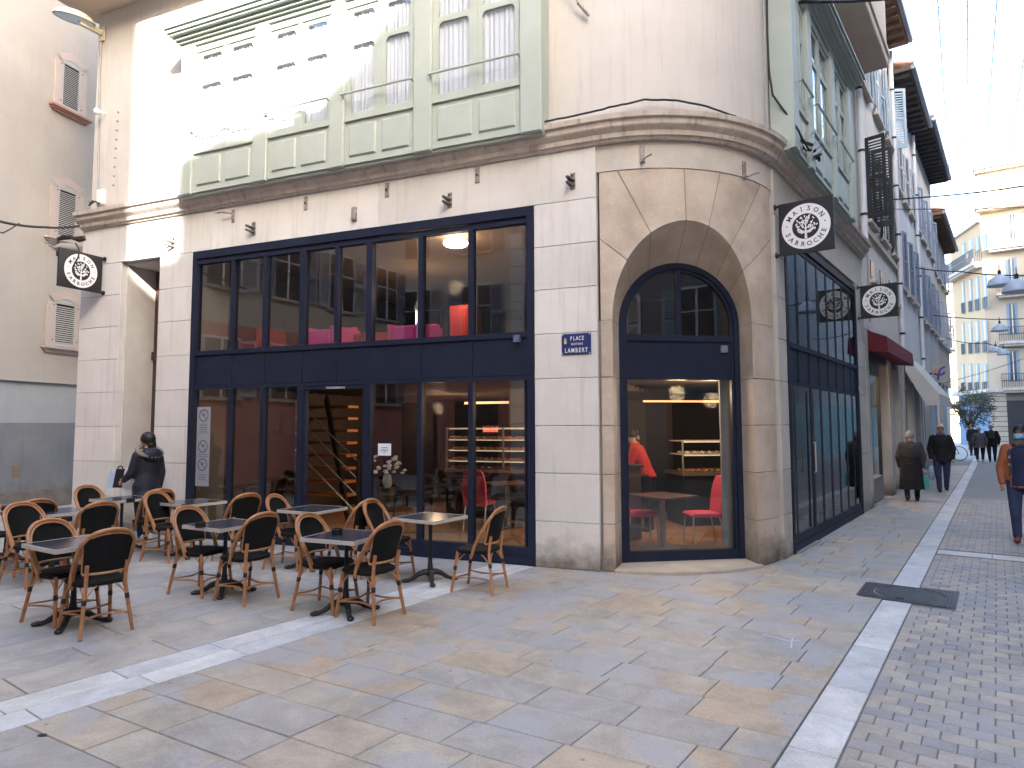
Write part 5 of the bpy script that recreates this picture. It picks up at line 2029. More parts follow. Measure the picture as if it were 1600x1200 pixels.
obj('shade_block', MB().fbox(FD, sE + .01, 4.5, .0, 3, 17.601, 24), beif, OB)  # block added on the roof to keep sun off the left building
RH = thing('rose_house', 'house with rose ground floor and shuttered windows on the left, outside the picture', 'building', FC.p(-5, 0, 0), world=True)
FR2 = Frame(FC.p(0, -.02, 0), FC.ex, FC.ey)
obj('ground_wall', MB().fbox(FR2, -15, -4.01, .0, 6, 0, 4.1), M('rose_wall', (.52, .20, .17), .9, col2=(.58, .25, .21), scale=.8, fine=.05), RH)
obj('upper_wall', MB().fbox(FR2, -15, -4.01, .0, 6, 4.101, 13), beif, RH)
for k in range(5):
    s = -5.6 - k * 2.0
    for z0, z1 in ((2.3, 3.7), (5.0, 6.6), (7.9, 9.4)):
        st_window(FR2, RH, s, s + .95, z0, z1, grey_sh if k % 2 else slate_sh, (170, 172))
SDH = az(SUN_AZ)
PER = az(SUN_AZ - 90)
Y0 = 9.0
def shade_pt(s, z):
    """point of the plane Y0 behind the camera whose shadow falls on the square facade at (s, z)"""
    P = FA.p(s, 0, z)
    dist = Y0 - P.dot(SDH)
    return P.dot(PER), P.z + dist * tan(radians(SUN_EL))
def shade_prism(prof, depth, base_=0):
    mb = MB()
    poly = [SDH * Y0 + PER * q + Z * z for q, z in prof]
    return mb.prism(poly, SDH * depth)
# unseen occluder between, its top shaped to cast the sun patch's lower edge
a0, a1 = shade_pt(9.0, 4.05), shade_pt(6.3, 4.12)
lowp = [(a0[0], 0), (a1[0], 0), a1, a0]
t = thing('low_occluder', 'unseen low occluder building behind the viewpoint, its top casting the lower edge of the sun patch', 'building', SDH * Y0 + PER * a0[0], world=True)
obj('wall', shade_prism(lowp, 5), beif, t)
prof = [(6.48, 4.0), (6.46, 5.22), (6.2, 5.36), (5.67, 5.58), (5.0, 5.50), (4.53, 5.60), (3.71, 5.82), (3.3, 6.2), (2.85, 6.7), (2.42, 7.1), (1.9, 7.5), (1.2, 8.2), (.4, 8.9), (-.8, 9.1), (-9, 9.2)]
pp = [shade_pt(*q) for q in prof]
poly = [(pp[0][0] - .0, 0)] + pp + [(pp[-1][0], 0)]
t = thing('stepped_occluder', 'unseen stepped occluder building behind the viewpoint, outlined to cast the sun patch edge', 'building', SDH * Y0 + PER * pp[0][0], world=True)  # unseen mass, its stepped outline made to throw the sun patch's shadow edge
obj('wall', shade_prism(poly, 6), beif, t)
# right side of the street
FRW = Frame(UV(4.4, 2.0), V_, U_, 1.0)
RW = thing('right_row', 'row of houses on the right side of the street outside the picture', 'building', FRW.p(0, 0, 0), world=True)
obj('wall', MB().fbox(FRW, 0, 60, 0, 8, 2.8, 16), M('row_wall', (.22, .22, .23), .9, fine=.05), RW)
obj('ground_floor', MB().fbox(FRW, 0, 60, .02, 8, 0, 2.799), M('shop_teal', (.07, .16, .19), .6, fine=.1), RW)
for k in range(11):
    for z0, z1 in ((3.6, 5.2), (6.4, 8.0), (9.4, 11.0), (12.3, 13.8)):
        st_window(FRW, RW, .8 + k * 2.4, 1.7 + k * 2.4, z0, z1, blue_sh if k % 2 else wht, (172, 172))
    obj('shop_window', MB().fbox(FRW, .4 + k * 2.4, 2.2 + k * 2.4, .0, .019, .4, 2.4), M('lit_shop', (.35, .33, .28), .5) if k % 3 == 0 else wdark, RW)
# ================================================================ shop interior
floor_m = M('terracotta_floor', (.30, .15, .075), .38, col2=(.36, .20, .11), scale=3, tint=.12, fine=.06, spec=.5)
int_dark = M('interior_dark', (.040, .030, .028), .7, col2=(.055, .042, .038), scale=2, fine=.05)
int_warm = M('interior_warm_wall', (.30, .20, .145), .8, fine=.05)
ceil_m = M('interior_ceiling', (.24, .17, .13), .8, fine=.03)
part('shop_floor_bed', MB().fbox(FA, .3, 6.1, .12, 6.4, -.002, .012), M('floor_bed', (.10, .06, .04), .8))
mb = MB()
s = -1.2
while s < 6.0:
    d = .13
    while d < 6.2:
        mb.blk(Frame(FA.o + Z * .012, FA.ex, FA.ey), s + .004, s + .40, 0, 0, 0, 0) if False else None
        x0, x1, y0, y1 = s + .004, s + .402, d + .004, d + .402
        zt = .034
        P = FA.p
        ok = P(x0, y0, 0) 
        # keep tiles inside the building: skip those in front of the arch window
        c = P(x0, y0, 0)
        inside = (c - FB.o).dot(FB.ey) > .10 and (P(x0, y1, 0) - FB.o).dot(FB.ey) > .05 and (c - fl).dot(WEY) > .04
        if inside:
            mb.add([P(x0, y0, zt), P(x1, y0, zt), P(x1, y1, zt), P(x0, y1, zt), P(x0, y0, .012), P(x1, y0, .012), P(x1, y1, .012), P(x0, y1, .012)], [(0, 1, 2, 3), (0, 4, 5, 1), (1, 5, 6, 2), (2, 6, 7, 3), (3, 7, 4, 0)])
        d += .406
    s += .406
part('floor_tile', mb, floor_m, kind='stuff')
mbw = MB()
for q0_, q1_ in ((FA.p(6.12, 6.4, 0), FB.p(4.7, 5.3, 0)),):
    n_ = Vector((-(q1_ - q0_).y, (q1_ - q0_).x, 0)).normalized() * .15
    mbw.hexa([q0_, q1_, q1_ + n_, q0_ + n_] + [q + Z * 5.1 for q in (q0_, q1_, q1_ + n_, q0_ + n_)])
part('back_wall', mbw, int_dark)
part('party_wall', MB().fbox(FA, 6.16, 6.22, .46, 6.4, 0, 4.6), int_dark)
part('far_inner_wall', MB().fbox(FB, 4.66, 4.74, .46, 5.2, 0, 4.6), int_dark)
def inside_poly(z, d=.14):
    return [FA.p(6.15, d, z), FA.p(.35, d, z), fl + WEY * .12 + Z * z * K, fr + WEY * .12 + Z * z * K, FB.p(-.05, d, z), FB.p(4.65, d, z), FB.p(4.65, 5.5, z), FA.p(6.15, 6.4, z)]
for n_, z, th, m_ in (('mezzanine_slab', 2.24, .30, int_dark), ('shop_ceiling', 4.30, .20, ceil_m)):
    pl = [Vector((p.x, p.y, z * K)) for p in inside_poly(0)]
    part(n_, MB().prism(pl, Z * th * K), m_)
# ceiling rows of dark slats downstairs
mb = MB()
for i in range(16):
    mb.fbox(FA, .4, 6.0, .6 + i * .35, .64 + i * .35, 2.16, 2.235)
part('ceiling_slats', mb, M('slat_brown', (.10, .07, .05), .6), kind='stuff')

warm_e = M('warm_strip', (1, .7, .4), emit=(1.0, .36, .14), estr=.28, bump=0, fine=0)
white_e = M('lamp_ring_glow', (1, .9, .75), emit=(1.0, .82, .58), estr=3.0, bump=0, fine=0)
shelf_e = M('shelf_light', (1, .9, .7), emit=(1.0, .70, .48), estr=.13, bump=0, fine=0)

def ray_on(F, d, px, py):
    s, z = F.off(px, py, d)
    return s, z
# ring lamp upstairs
s, z = ray_on(FA, 1.2, 712, 380)
t = thing('ceiling_lamp', 'lit white ring lamp on the ceiling of the upper floor behind the glass', 'lamp', FA.p(s, 1.2, z), world=True)
cr = FA.p(s, 1.2, z)
obj('ring', MB().tube([cr + Vector((cos(a) * .155, sin(a) * .155, 0)) for a in [2 * pi * i / 28 for i in range(28)]], .042, 10, closed=True), white_e, t, smooth=True)
obj('canopy', MB().tube([cr + Z * .03, cr + Z * .12], .06, 10), wht, t)
def plamp(name, p, e, col=(1, .68, .40), r=.12):
    l = bpy.data.lights.new(name, 'POINT')
    l.energy = e
    l.color = col
    l.shadow_soft_size = r
    o = bpy.data.objects.new(name, l)
    COL.objects.link(o)
    o.location = p
plamp('upstairs_lamp', FA.p(s, 1.2, 3.55), 4.5)
plamp('upstairs_lamp', FA.p(3.8, 2.6, 3.6), 3)  # point light without a fitting of its own
plamp('counter_lamp', FA.p(1.4, 2.6, 1.95), 11)
plamp('counter_lamp', FA.p(-.9, 3.0, 1.95), 10)
plamp('stairs_light', FA.p(3.9, 3.4, 1.9), 5)  # bare point light near the stairs, no fitting modelled
plamp('window_table_light', FA.p(-.6, 1.7, 2.0), 9)  # bare point light above the window table, no fitting

# upstairs furniture behind the glass
magenta = M('magenta_fabric', (.62, .05, .24), .7, fine=.05)
redc = M('red_lacquer', (.34, .035, .03), .5, fine=.04)
def up_box(lab, px0, px1, pyt, d, mat_, dep=.5, cat='sofa', name='sofa'):
    s0, zt = ray_on(FA, d, px0, pyt)
    s1, _ = ray_on(FA, d, px1, pyt)
    s0, s1 = max(s0, s1), min(s0, s1)
    t = thing(name, lab, cat, FA.p((s0 + s1) / 2, d, 2.6), world=True)
    z0 = 2.56
    obj('seat', MB().blk(FA, s1, s0, z0, min(z0 + .38, zt - .08), d, d + dep, c=.03), mat_, t)
    obj('backrest', MB().blk(FA, s1, s0, z0, zt, d + dep + .003, d + dep + .14, c=.03), mat_, t)
    for q0, q1 in ((s1 - .07, s1 - .003), (s0 + .003, s0 + .07)):
        obj('armrest', MB().blk(FA, q0, q1, z0, zt - .06, d - .02, d + dep + .1, c=.02), mat_, t)
    return t
up_box('magenta armchair upstairs behind the pane above the open door', 481, 516, 505, .35, magenta)
up_box('bright magenta armchair upstairs in the middle of the long window', 612, 650, 500, .30, magenta)
up_box('red bench upstairs at the far left, standing in for a red reflection in the glass', 330, 400, 512, .9, redc, cat='bench', name='bench')  # stands in for the red reflection low in the left panes
up_box('dark red bench upstairs beside the magenta armchair', 517, 566, 515, .8, redc, cat='bench', name='bench')
s0, zt = ray_on(FA, 1.6, 702, 478)
s1, _ = ray_on(FA, 1.6, 731, 478)
t = thing('cabinet', 'red lacquered cabinet upstairs under the ring lamp', 'cabinet', FA.p((s0 + s1) / 2, 1.6, 2.6), world=True)
obj('body', MB().blk(FA, min(s0, s1), max(s0, s1), 2.56, zt, 1.6, 2.1, c=.01), redc, t)
obj('door', MB().blk(FA, min(s0, s1) + .02, max(s0, s1) - .02, 2.62, zt - .05, 1.585, 1.599, c=.006), redc, t)

# pastry counters
def counter(lab, F, d, s0, s1, shelves=(1.0, 1.18, 1.36), top=1.55, seed=1, goods=True):
    t = thing('pastry_counter', lab, 'display counter', F.p((s0 + s1) / 2, d, 0), world=True)
    obj('base', MB().blk(F, s0, s1, .03, .80, d, d + .7, c=.01), M('counter_black', (.02, .018, .018), .35, fine=.05), t)
    obj('deck', MB().fbox(F, s0 - .02, s1 + .02, d - .03, d + .72, .802, .85), M('counter_steel', (.45, .38, .30), .3, metal=.8), t)
    obj('glass_front', MB().fbox(F, s0, s1, d + .0, d + .006, .851, top), g_plain, t)
    for s in (s0, (s0 + s1) / 2, s1):
        obj('post', MB().fbox(F, s - .012, s + .012, d + .01, d + .035, .851, top), steel, t)
    rr = random.Random(seed)
    for z in list(shelves) + [top]:
        obj('shelf', MB().fbox(F, s0 + .015, s1 - .015, d + .04, d + .6, z - .014, z), M('shelf_pale', (.62, .56, .48), .4), t)
        obj('light_strip', MB().fbox(F, s0 + .03, s1 - .03, d + .05, d + .065, z - .026, z - .015), shelf_e, t)
    if goods:
        for z in [.852] + list(shelves):
            mb = MB()
            s = s0 + .06
            while s < s1 - .08:
                w_ = rr.uniform(.035, .065)
                for dd in (.12, .26, .40):
                    c = F.p(s + w_, d + dd, 0) + Z * (z * K + .022)
                    mb.ell(c, (w_ * rr.uniform(.7, 1), w_ * .7, .028), 7, 5)
                s += w_ * 2.1 + .015
            obj('pastry', mb, M('pastry_%d' % rr.randint(0, 2), rr.choice([(.45, .20, .07), (.55, .33, .14), (.50, .40, .30)]), .6, fine=.15, tint=.3), t, kind='stuff')
    return t
sa, _ = ray_on(FA, 3.0, 697, 700)
sb, _ = ray_on(FA, 3.0, 826, 700)
counter('long glass pastry counter with lit shelves seen through the right shopfront panes', FA, 3.0, sb - .6, sa, seed=3)
obj_l = tag(obj('light_strip', MB().fbox(FA, sb - .7, sa + .1, 3.9, 3.94, 1.98, 2.02), warm_e), 'long warm light strip over the pastry counter', 'light strip')
sa, _ = ray_on(FWD, 2.6, 1072, 740)
sb, _ = ray_on(FWD, 2.6, 1150, 740)
F_ = Frame(FWD.o, FWD.ex, FWD.ey, K)
counter('pastry counter with a row of golden pastries behind the pink chair', F_, 2.7 / K, sa / K, sb / K + .6, shelves=(1.13,), top=1.34, seed=8)
tag(obj('light_strip', MB().fbox(F_, sa / K - .2, sb / K + .6, 3.6, 3.63, 1.98, 2.01), warm_e), 'warm light strip over the counter behind the arched window, right part', 'light strip')
tag(obj('light_strip', MB().fbox(F_, -.9, -.25, 3.6, 3.63, 1.98, 2.01), warm_e), 'warm light strip in the dark at the left behind the arched window', 'light strip')
# bottles and hanging basket display over that counter
t = thing('bottle_shelf', 'small lit shelf of pale bottles above the rear counter', 'shelf', F_.p(.28, 3.4, 0), world=True)
obj('board', MB().fbox(F_, .12, .60, 3.4, 3.6, 1.46, 1.48), M('shelf_wood', (.25, .15, .09), .5), t)
for k in range(6):
    c = F_.p(.17 + k * .065, 3.5, 1.48)
    obj('bottle', MB().lathe([(.025, 0), (.03, .10), (.012, .16), (.012, .21)], c, 8), M('bottle_pale', (.75, .6, .42), .3), t, smooth=True)
t = thing('gift_rack', 'round rack of glittering wrapped gifts standing behind the rear counter', 'rack', F_.p(.45, 3.3, 0), world=True)
rr = random.Random(4)
obj('post', MB().tube([F_.p(.45, 3.3, .1), F_.p(.45, 3.3, 1.45)], .02, 6), dark, t)
for k, cc in enumerate(((.5, .5, .52), (.45, .08, .12), (.25, .22, .2))):
    mb = MB()
    for i in range(22):
        a = rr.uniform(0, 2 * pi)
        mb.ell(F_.p(.45, 3.3, 0) + Vector((cos(a) * .2, sin(a) * .2, 0)) + Z * rr.uniform(1.2, 1.6), (.022, .022, .03), 6, 4)
    obj('gift', mb, M('gift_%d' % (k + 1), cc, .2, metal=.4), t, kind='stuff')
# wall shelves of bread and lit fridge deep in the shop, seen through the open door
t = thing('wall_shelf', 'wall of lit shelves with boxes and bottles seen through the open door', 'shelving', FA.p(3.5, 4.9, 0), world=True)
wsA, wsB = FA.off(585, 700, 4.8)[0], FA.off(455, 700, 4.8)[0]
for k, z in enumerate((1.0, 1.28, 1.56, 1.84)):
    obj('shelf', MB().fbox(FA, wsA, wsB, 4.7, 5.1, z - .015, z), int_warm, t)
    obj('light_strip', MB().fbox(FA, wsA + .1, wsB - .1, 4.69, 4.70, z + .22, z + .235), shelf_e if k > 1 else warm_e, t)
    for q in range(5):
        cc = [(.30, .06, .03), (.08, .16, .05), (.38, .26, .08), (.35, .30, .24), (.06, .05, .05)][q]
        mb = MB()
        for i in range(9):
            s = rr.uniform(wsA + .05, wsB - .15)
            h = rr.uniform(.07, .19)
            w_ = rr.uniform(.03, .07)
            dd = 4.75 + q * .055
            mb.fbox(FA, s, s + w_, dd, dd + .05, z + .001, z + h)
        obj('goods', mb, M('goods_%d' % (q + 1), cc, .5, fine=.1), t, kind='stuff')
obj('fridge_case', MB().fbox(FA, wsA, wsB, 5.12, 5.5, 0, 2.1), int_dark, t)
# stairs
t = thing('staircase', 'open staircase with orange wooden treads and slanting steel rails behind the open door', 'staircase', FA.p(3.6, 1.9, 0), world=True)
tread = M('orange_tread', (.42, .15, .05), .45, fine=.08)
sR0 = FA.off(548, 700, 1.9)[0]
sL0 = FA.off(474, 700, 1.9)[0]
for i in range(9):
    z = .22 + i * .21
    wd_ = (sL0 - sR0)
    s_r = sR0 + wd_ * .07 * i
    obj('tread', MB().blk(FA, s_r, sL0 + .35, z, z + .045, 1.75 + i * .10, 2.05 + i * .10, c=.004), tread, t)
for q in range(4):
    p0 = FA.p(sL0 - .05, 1.62, 2.02 - q * .27)
    p1 = FA.p(sR0 - .35, 1.62, 1.02 - q * .27)
    obj('rail', MB().tube([p0, p1], .013, 6), steel, t)
for s, z in ((sL0 - .05, 2.05), (sR0 - .35, 1.05)):
    obj('post', MB().fbox(FA, s - .02, s + .02, 1.60, 1.64, .05, z), dark, t)
obj('stringer', MB().bar(FA.p(sR0 - .1, 1.72, .12), FA.p(sL0 + .1, 2.6, 2.1), .04, .22), dark, t)
# columns / panels
part('inner_column', MB().fbox(FA, 4.55, 5.0, 4.0, 4.4, .012, 2.235), int_dark)
part('inner_pilaster', MB().fbox(FWD, FWD.off(1127, 700, .30)[0], HW + .3, .30, .335, .0, zt0 - .02), M('lilac_grey_wall', (.34, .33, .37), .8, fine=.04))
part('inner_column', MB().fbox(F_, -.12, .12, 3.3, 3.5, .012, 2.235), M('column_black', (.015, .013, .013), .4))
part('cupboard_wall', MB().fbox(F_, -1.4, 1.6, 4.2, 4.3, .012, 2.235), M('brown_panelling', (.045, .030, .026), .6, fine=.05))

# red lit sign, and flowers added in place of a white reflection
s_, z_ = FA.off(767, 671, 4.6)
t = thing('lit_sign', 'small glowing red sign on the rear wall above the pastry counter', 'sign', FA.p(s_, 4.6, z_), world=True)
rede = M('red_glow', (.8, .05, .03), emit=(1.0, .06, .03), estr=.8, bump=0, fine=0)
mb = MB()
for k_ in range(7):
    q_ = s_ + .14 - k_ * .045
    mb.fbox(FA, q_ - .012, q_ + .012, 4.58, 4.60, z_ - .045, z_ + .045 - .02 * (k_ % 2))
obj('glow_tubes', mb, rede, t)
obj('back_plate', MB().fbox(FA, s_ - .19, s_ + .19, 4.601, 4.63, z_ - .08, z_ + .08), dark, t)
s_, z_ = FA.off(605, 762, .9)
t = thing('reflection_flowers', 'added vase of white flowers behind the pane, standing in for a white reflection', 'vase', FA.p(s_, .9, 0), world=True)
obj('stand', MB().tube([FA.p(s_, .9, .03), FA.p(s_, .9, .72)], .12, 12), M('plant_stand', (.05, .04, .035), .5), t)
obj('vase', MB().lathe([(.05, 0), (.08, .06), (.06, .18), (.05, .2)], FA.p(s_, .9, .72), 12), M('vase_grey', (.4, .4, .42), .3), t, smooth=True)
rf = random.Random(9)
mb = MB()
for k_ in range(34):
    c_ = FA.p(s_, .9, .72) + Vector((rf.uniform(-.24, .24), rf.uniform(-.2, .2), rf.uniform(.22, .52)))
    mb.ell(c_, (.035, .035, .022), 7, 5)
obj('blossom', mb, M('white_petal', (.75, .75, .76), .7, fine=.05), t, kind='stuff')
mb = MB()
for k_ in range(12):
    mb.tube([FA.p(s_, .9, .88), FA.p(s_, .9, .72) + Vector((rf.uniform(-.2, .2), rf.uniform(-.15, .15), rf.uniform(.25, .45)))], .004, 4)
obj('stem', mb, M('stem_green', (.05, .10, .03), .6), t, kind='stuff')

# ---- inside tables and upholstered chairs
pinkf_ = M('raspberry_fabric', (.60, .06, .13), .75, fine=.05, coords='obj')
chrome = M('brushed_chrome', (.55, .56, .58), .3, metal=.85, coords='obj')
def make_pink():
    t = thing('upholstered_chair', 'pink', 'chair')
    mb = MB()
    rows = []
    for y, z, w_ in ((.24, .445, .19), (.20, .475, .21), (0, .48, .22), (-.18, .475, .21), (-.20, .445, .20)):
        rows.append([(x * w_, y, z - .01 * abs(x) ** 3) for x in (-1, -.6, 0, .6, 1)])
    mb.grid(rows)
    rows2 = [[(p[0], p[1], .42) for p in r] for r in rows]
    mb.grid(rows2)
    for a, b_ in ((rows[0], rows2[0]), (rows[-1], rows2[-1])):
        mb.grid([a, b_])
    mb.grid([[r[0] for r in rows], [r[0] for r in rows2]])
    mb.grid([[r[-1] for r in rows], [r[-1] for r in rows2]])
    obj('seat', mb, pinkf_, t, smooth=True)
    mb = MB()
    prof = [(.40, -.19, .20), (.55, -.205, .205), (.75, -.225, .20), (.90, -.26, .185), (.96, -.28, .165), (.985, -.29, .13)]
    f1 = [[(x * w_, y + .012, z) for x in (-1, -.5, 0, .5, 1)] for z, y, w_ in prof]
    f2 = [[(x * w_, y - .045, z) for x in (-1, -.5, 0, .5, 1)] for z, y, w_ in prof]
    mb.grid(f1).grid(f2)
    mb.grid([[r[0] for r in f1], [r[0] for r in f2]])
    mb.grid([[r[-1] for r in f1], [r[-1] for r in f2]])
    mb.grid([f1[-1], f2[-1]]).grid([f1[0], f2[0]])
    obj('backrest', mb, pinkf_, t, smooth=True)
    for x, y, x2, y2 in ((.18, .2, .19, .22), (-.18, .2, -.19, .22), (.18, -.18, .19, -.27), (-.18, -.18, -.19, -.27)):
        obj('leg', MB().tube([(x, y, .43), (x2, y2, 0)], .013, 8), chrome, t, smooth=True)
    return t
pc = make_pink()
FZ = .034 * K
def put_pink(px, py, rz, lab, first=[True], zoff=FZ):
    p = G(px, py, zoff)
    p.z = zoff
    r = -radians(rz)
    if first[0]:
        first[0] = False
        pc.location = p
        pc.rotation_euler = (0, 0, r)
        pc['label'] = lab
        pc['group'] = 'pink upholstered chairs inside the shop'
        return pc
    return dup(pc, p, r, lab, 'pink upholstered chairs inside the shop')
put_pink(1099, 851, -95, 'raspberry pink upholstered chair right of the table behind the arched window')
put_pink(1000, 850, 85, 'pink upholstered chair mostly hidden at the left edge of the arched window')
put_pink(750, 826, 20, 'pink stool-like chair behind the right shopfront pane')
darkw = M('dark_brown_top', (.10, .055, .045), .35, fine=.05, coords='obj')
def make_in_table():
    t = thing('indoor_table', 'x', 'table')
    obj('top', MB().box(-.36, .36, -.36, .36, .715, .74), darkw, t)
    obj('column', MB().box(-.03, .03, -.03, .03, .02, .714), chrome, t)
    obj('foot', MB().box(-.24, .24, -.24, .24, 0, .018), chrome, t)
    return t
it = make_in_table()
p = G(1036, 856, FZ)
it.location = p
it.rotation_euler = (0, 0, radians(35))
it['label'] = 'square dark table on a steel column just inside the arched window'
it['group'] = 'indoor tables'
dup(it, Vector((*G(793, 822, FZ)[:2], FZ)), radians(20), 'dark indoor table on a steel column by the right shopfront pane', 'indoor tables')
# service counter on the left, behind the arched window
s0, _ = ray_on(FWD, 1.5, 968, 730)
s1, _ = ray_on(FWD, 1.5, 1003, 730)
t = thing('service_counter', 'dark narrow service counter the shop assistant leans over', 'counter', FWD.p(s0, 1.5, 0), world=True)
zc = FWD.off(1000, 727, 1.5)[1]
obj('body', MB().blk(FWD, s0 - .5, s1, .04, zc - .03, 1.55, 2.2, c=.005), M('counter_brown', (.07, .045, .04), .5, fine=.1), t)
obj('top', MB().fbox(FWD, s0 - .52, s1 + .04, 1.5, 2.25, zc - .029, zc), dark, t)
CT_Z = zc

# ================================================================ terrace furniture
cane = M('rattan_cane', (.32, .135, .055), .40, col2=(.43, .20, .085), scale=14, fine=.14, fscale=120, coords='obj', spec=.5, bump=.1)
cane_l = M('rattan_light', (.42, .23, .11), .45, fine=.12, coords='obj')
def weave_mat():
    m = bpy.data.materials.new('black_weave')
    m.use_nodes = True
    nt = m.node_tree
    b = nt.nodes['Principled BSDF']
    tc = nt.nodes.new('ShaderNodeTexCoord')
    w1 = N(nt, 'ShaderNodeTexWave', Scale=42.0, wave_type='BANDS', bands_direction='X')
    w2 = N(nt, 'ShaderNodeTexWave', Scale=42.0, wave_type='BANDS', bands_direction='Z')
    w3 = N(nt, 'ShaderNodeTexWave', Scale=42.0, wave_type='BANDS', bands_direction='Y')
    for w_ in (w1, w2, w3):
        nt.links.new(tc.outputs['Object'], w_.inputs['Vector'])
    a = N(nt, 'ShaderNodeMath', operation='MAXIMUM')
    nt.links.new(w1.outputs['Fac'], a.inputs[0])
    nt.links.new(w2.outputs['Fac'], a.inputs[1])
    a2 = N(nt, 'ShaderNodeMath', operation='MULTIPLY')
    nt.links.new(a.outputs[0], a2.inputs[0])
    nt.links.new(w3.outputs['Fac'], a2.inputs[1])
    cr = nt.nodes.new('ShaderNodeMapRange')
    cr.inputs['To Min'].default_value = .003
    cr.inputs['To Max'].default_value = .016
    nt.links.new(a.outputs[0], cr.inputs['Value'])
    nt.links.new(cr.outputs['Result'], b.inputs['Base Color'])
    b.inputs['Roughness'].default_value = .7
    b.inputs['Specular IOR Level'].default_value = .12
    bp = N(nt, 'ShaderNodeBump', Strength=.6, Distance=.002)
    nt.links.new(a.outputs[0], bp.inputs['Height'])
    nt.links.new(bp.outputs['Normal'], b.inputs['Normal'])
    return m
weave = weave_mat()
def sm_curve(pts, n=6):
    """catmull-rom through the points"""
    P = [Vector(p) for p in pts]
    P = [P[0] * 2 - P[1]] + P + [P[-1] * 2 - P[-2]]
    out = []
    for i in range(1, len(P) - 2):
        for k in range(n):
            t = k / n
            a, b_, c, d = P[i - 1], P[i], P[i + 1], P[i + 2]
            out.append(.5 * ((2 * b_) + (c - a) * t + (2 * a - 5 * b_ + 4 * c - d) * t * t + (3 * b_ - a - 3 * c + d) * t ** 3))
    out.append(P[-2])
    return out
def make_bistro():
    t = thing('bistro_chair', 'rattan', 'chair')
    SHt = .455
    # woven seat with rolled edge
    mb = MB()
    prof = []
    n = 28
    def outline(k, gr=0.0):
        a = 2 * pi * k / n
        cx, cy = cos(a), sin(a)
        e = .5
        x = (abs(cx) ** e) * (1 if cx > 0 else -1) * (.215 - gr)
        y = (abs(cy) ** e) * (1 if cy > 0 else -1) * (.205 - gr)
        if y < 0:
            x *= 1 - .12 * (-y / .205)
        return x, y
    rows = []
    for gr, z in ((.02, SHt - .045), (.0, SHt - .03), (-.004, SHt - .012), (.01, SHt), (.05, SHt - .004), (.12, SHt - .010), (.2, SHt - .012)):
        rows.append([(outline(k % n, gr)[0], outline(k % n, gr)[1], z) for k in range(n + 1)])
    mb.grid(rows)
    mb.add([rows[0][k] for k in range(n)], [tuple(range(n))])
    obj('seat', mb, weave, t, smooth=True)
    # hoop of the back: two canes side by side
    hp = [(-.212, -.015, .40), (-.218, -.06, .52), (-.222, -.14, .66), (-.205, -.215, .78), (-.13, -.262, .865), (0, -.282, .892), (.13, -.262, .865), (.205, -.215, .78), (.222, -.14, .66), (.218, -.06, .52), (.212, -.015, .40)]
    c = sm_curve(hp, 5)
    obj('hoop', MB().tube(c, .0175, 8), cane, t, smooth=True)
    c2 = [Vector((p.x * .905, p.y + .012, p.z - .022 - .0 * abs(p.x))) for p in c]
    obj('hoop', MB().tube(c2, .0095, 6), cane_l, t, smooth=True)
    # woven back panel, curved
    def bp(u, v):
        # u -1..1, v 0..1
        z = .525 + v * (.335 - .05 * u * u)
        w_ = .150 + .022 * v
        y = -.205 - .075 * v + .055 * u * u
        return (u * w_ * 1.16, y, z)
    mb = MB()
    N1, N2 = 8, 8
    f1 = [[bp(-1 + 2 * i / N1, j / N2) for i in range(N1 + 1)] for j in range(N2 + 1)]
    f2 = [[(p[0], p[1] - .010, p[2]) for p in r] for r in f1]
    mb.grid(f1).grid(f2)
    obj('backrest', mb, weave, t, smooth=True)
    # cane frame of the panel
    edge = [Vector(bp(-1, j / 6)) for j in range(0, 7)] + [Vector(bp(-1 + 2 * i / 8, 1)) for i in range(1, 8)] + [Vector(bp(1, j / 6)) for j in range(6, -1, -1)]
    obj('panel_frame', MB().tube([e + Vector((0, -.004, 0)) for e in edge], .0085, 6), cane, t, smooth=True)
    obj('lower_rail', MB().tube([Vector(bp(-1 + 2 * i / 8, 0)) + Vector((0, -.006, -.004)) for i in range(9)], .012, 6), cane_l, t, smooth=True)
    # legs, thicker at the top, each with black bindings
    for x, y, fx, fy in ((-.175, .165, -.205, .225), (.175, .165, .205, .225), (-.155, -.165, -.205, -.255), (.155, -.165, .205, -.255)):
        rear = y < 0
        top = (x, y - (.0 if not rear else .02), SHt + (.09 if rear else -.02))
        p0 = Vector(top)
        p1 = Vector((fx, fy, 0))
        if rear:
            pts = [Vector((bp(-1 if x < 0 else 1, .1)[0] * .9, -.215, .60)), Vector((x, -.195, .46)), Vector((x * 1.04, -.20, .36)), p1]
        else:
            pts = [p0, p0.lerp(p1, .4), p1]
        L_ = obj('leg', MB().tube(sm_curve(pts, 4), [.0175] * (len(sm_curve(pts, 4)) - 4) + [.017, .0165, .016, .0155], 8), cane, t, smooth=True)
        q0 = pts[-2].lerp(p1, .0) if rear else p0.lerp(p1, .36)
        a = (pts[-2].lerp(p1, .12) if rear else p0.lerp(p1, .36))
        b_ = (pts[-2].lerp(p1, .24) if rear else p0.lerp(p1, .46))
        rb = MB().tube([a, b_], .0195, 8)
        ro = bpy.data.objects.new('binding', rb.mesh('binding', True))
        ro.data.materials.append(dark)
        COL.objects.link(ro)
        ro.parent = L_
    def legpt(x, y, fx, fy, z):
        f_ = 1 - z / .44
        return Vector((x + (fx - x) * f_, y + (fy - y) * f_, z))
    FLp = lambda z: legpt(-.175, .165, -.205, .225, z)
    FRp = lambda z: legpt(.175, .165, .205, .225, z)
    RLp = lambda z: legpt(-.158, -.19, -.205, -.255, z)
    RRp = lambda z: legpt(.158, -.19, .205, -.255, z)
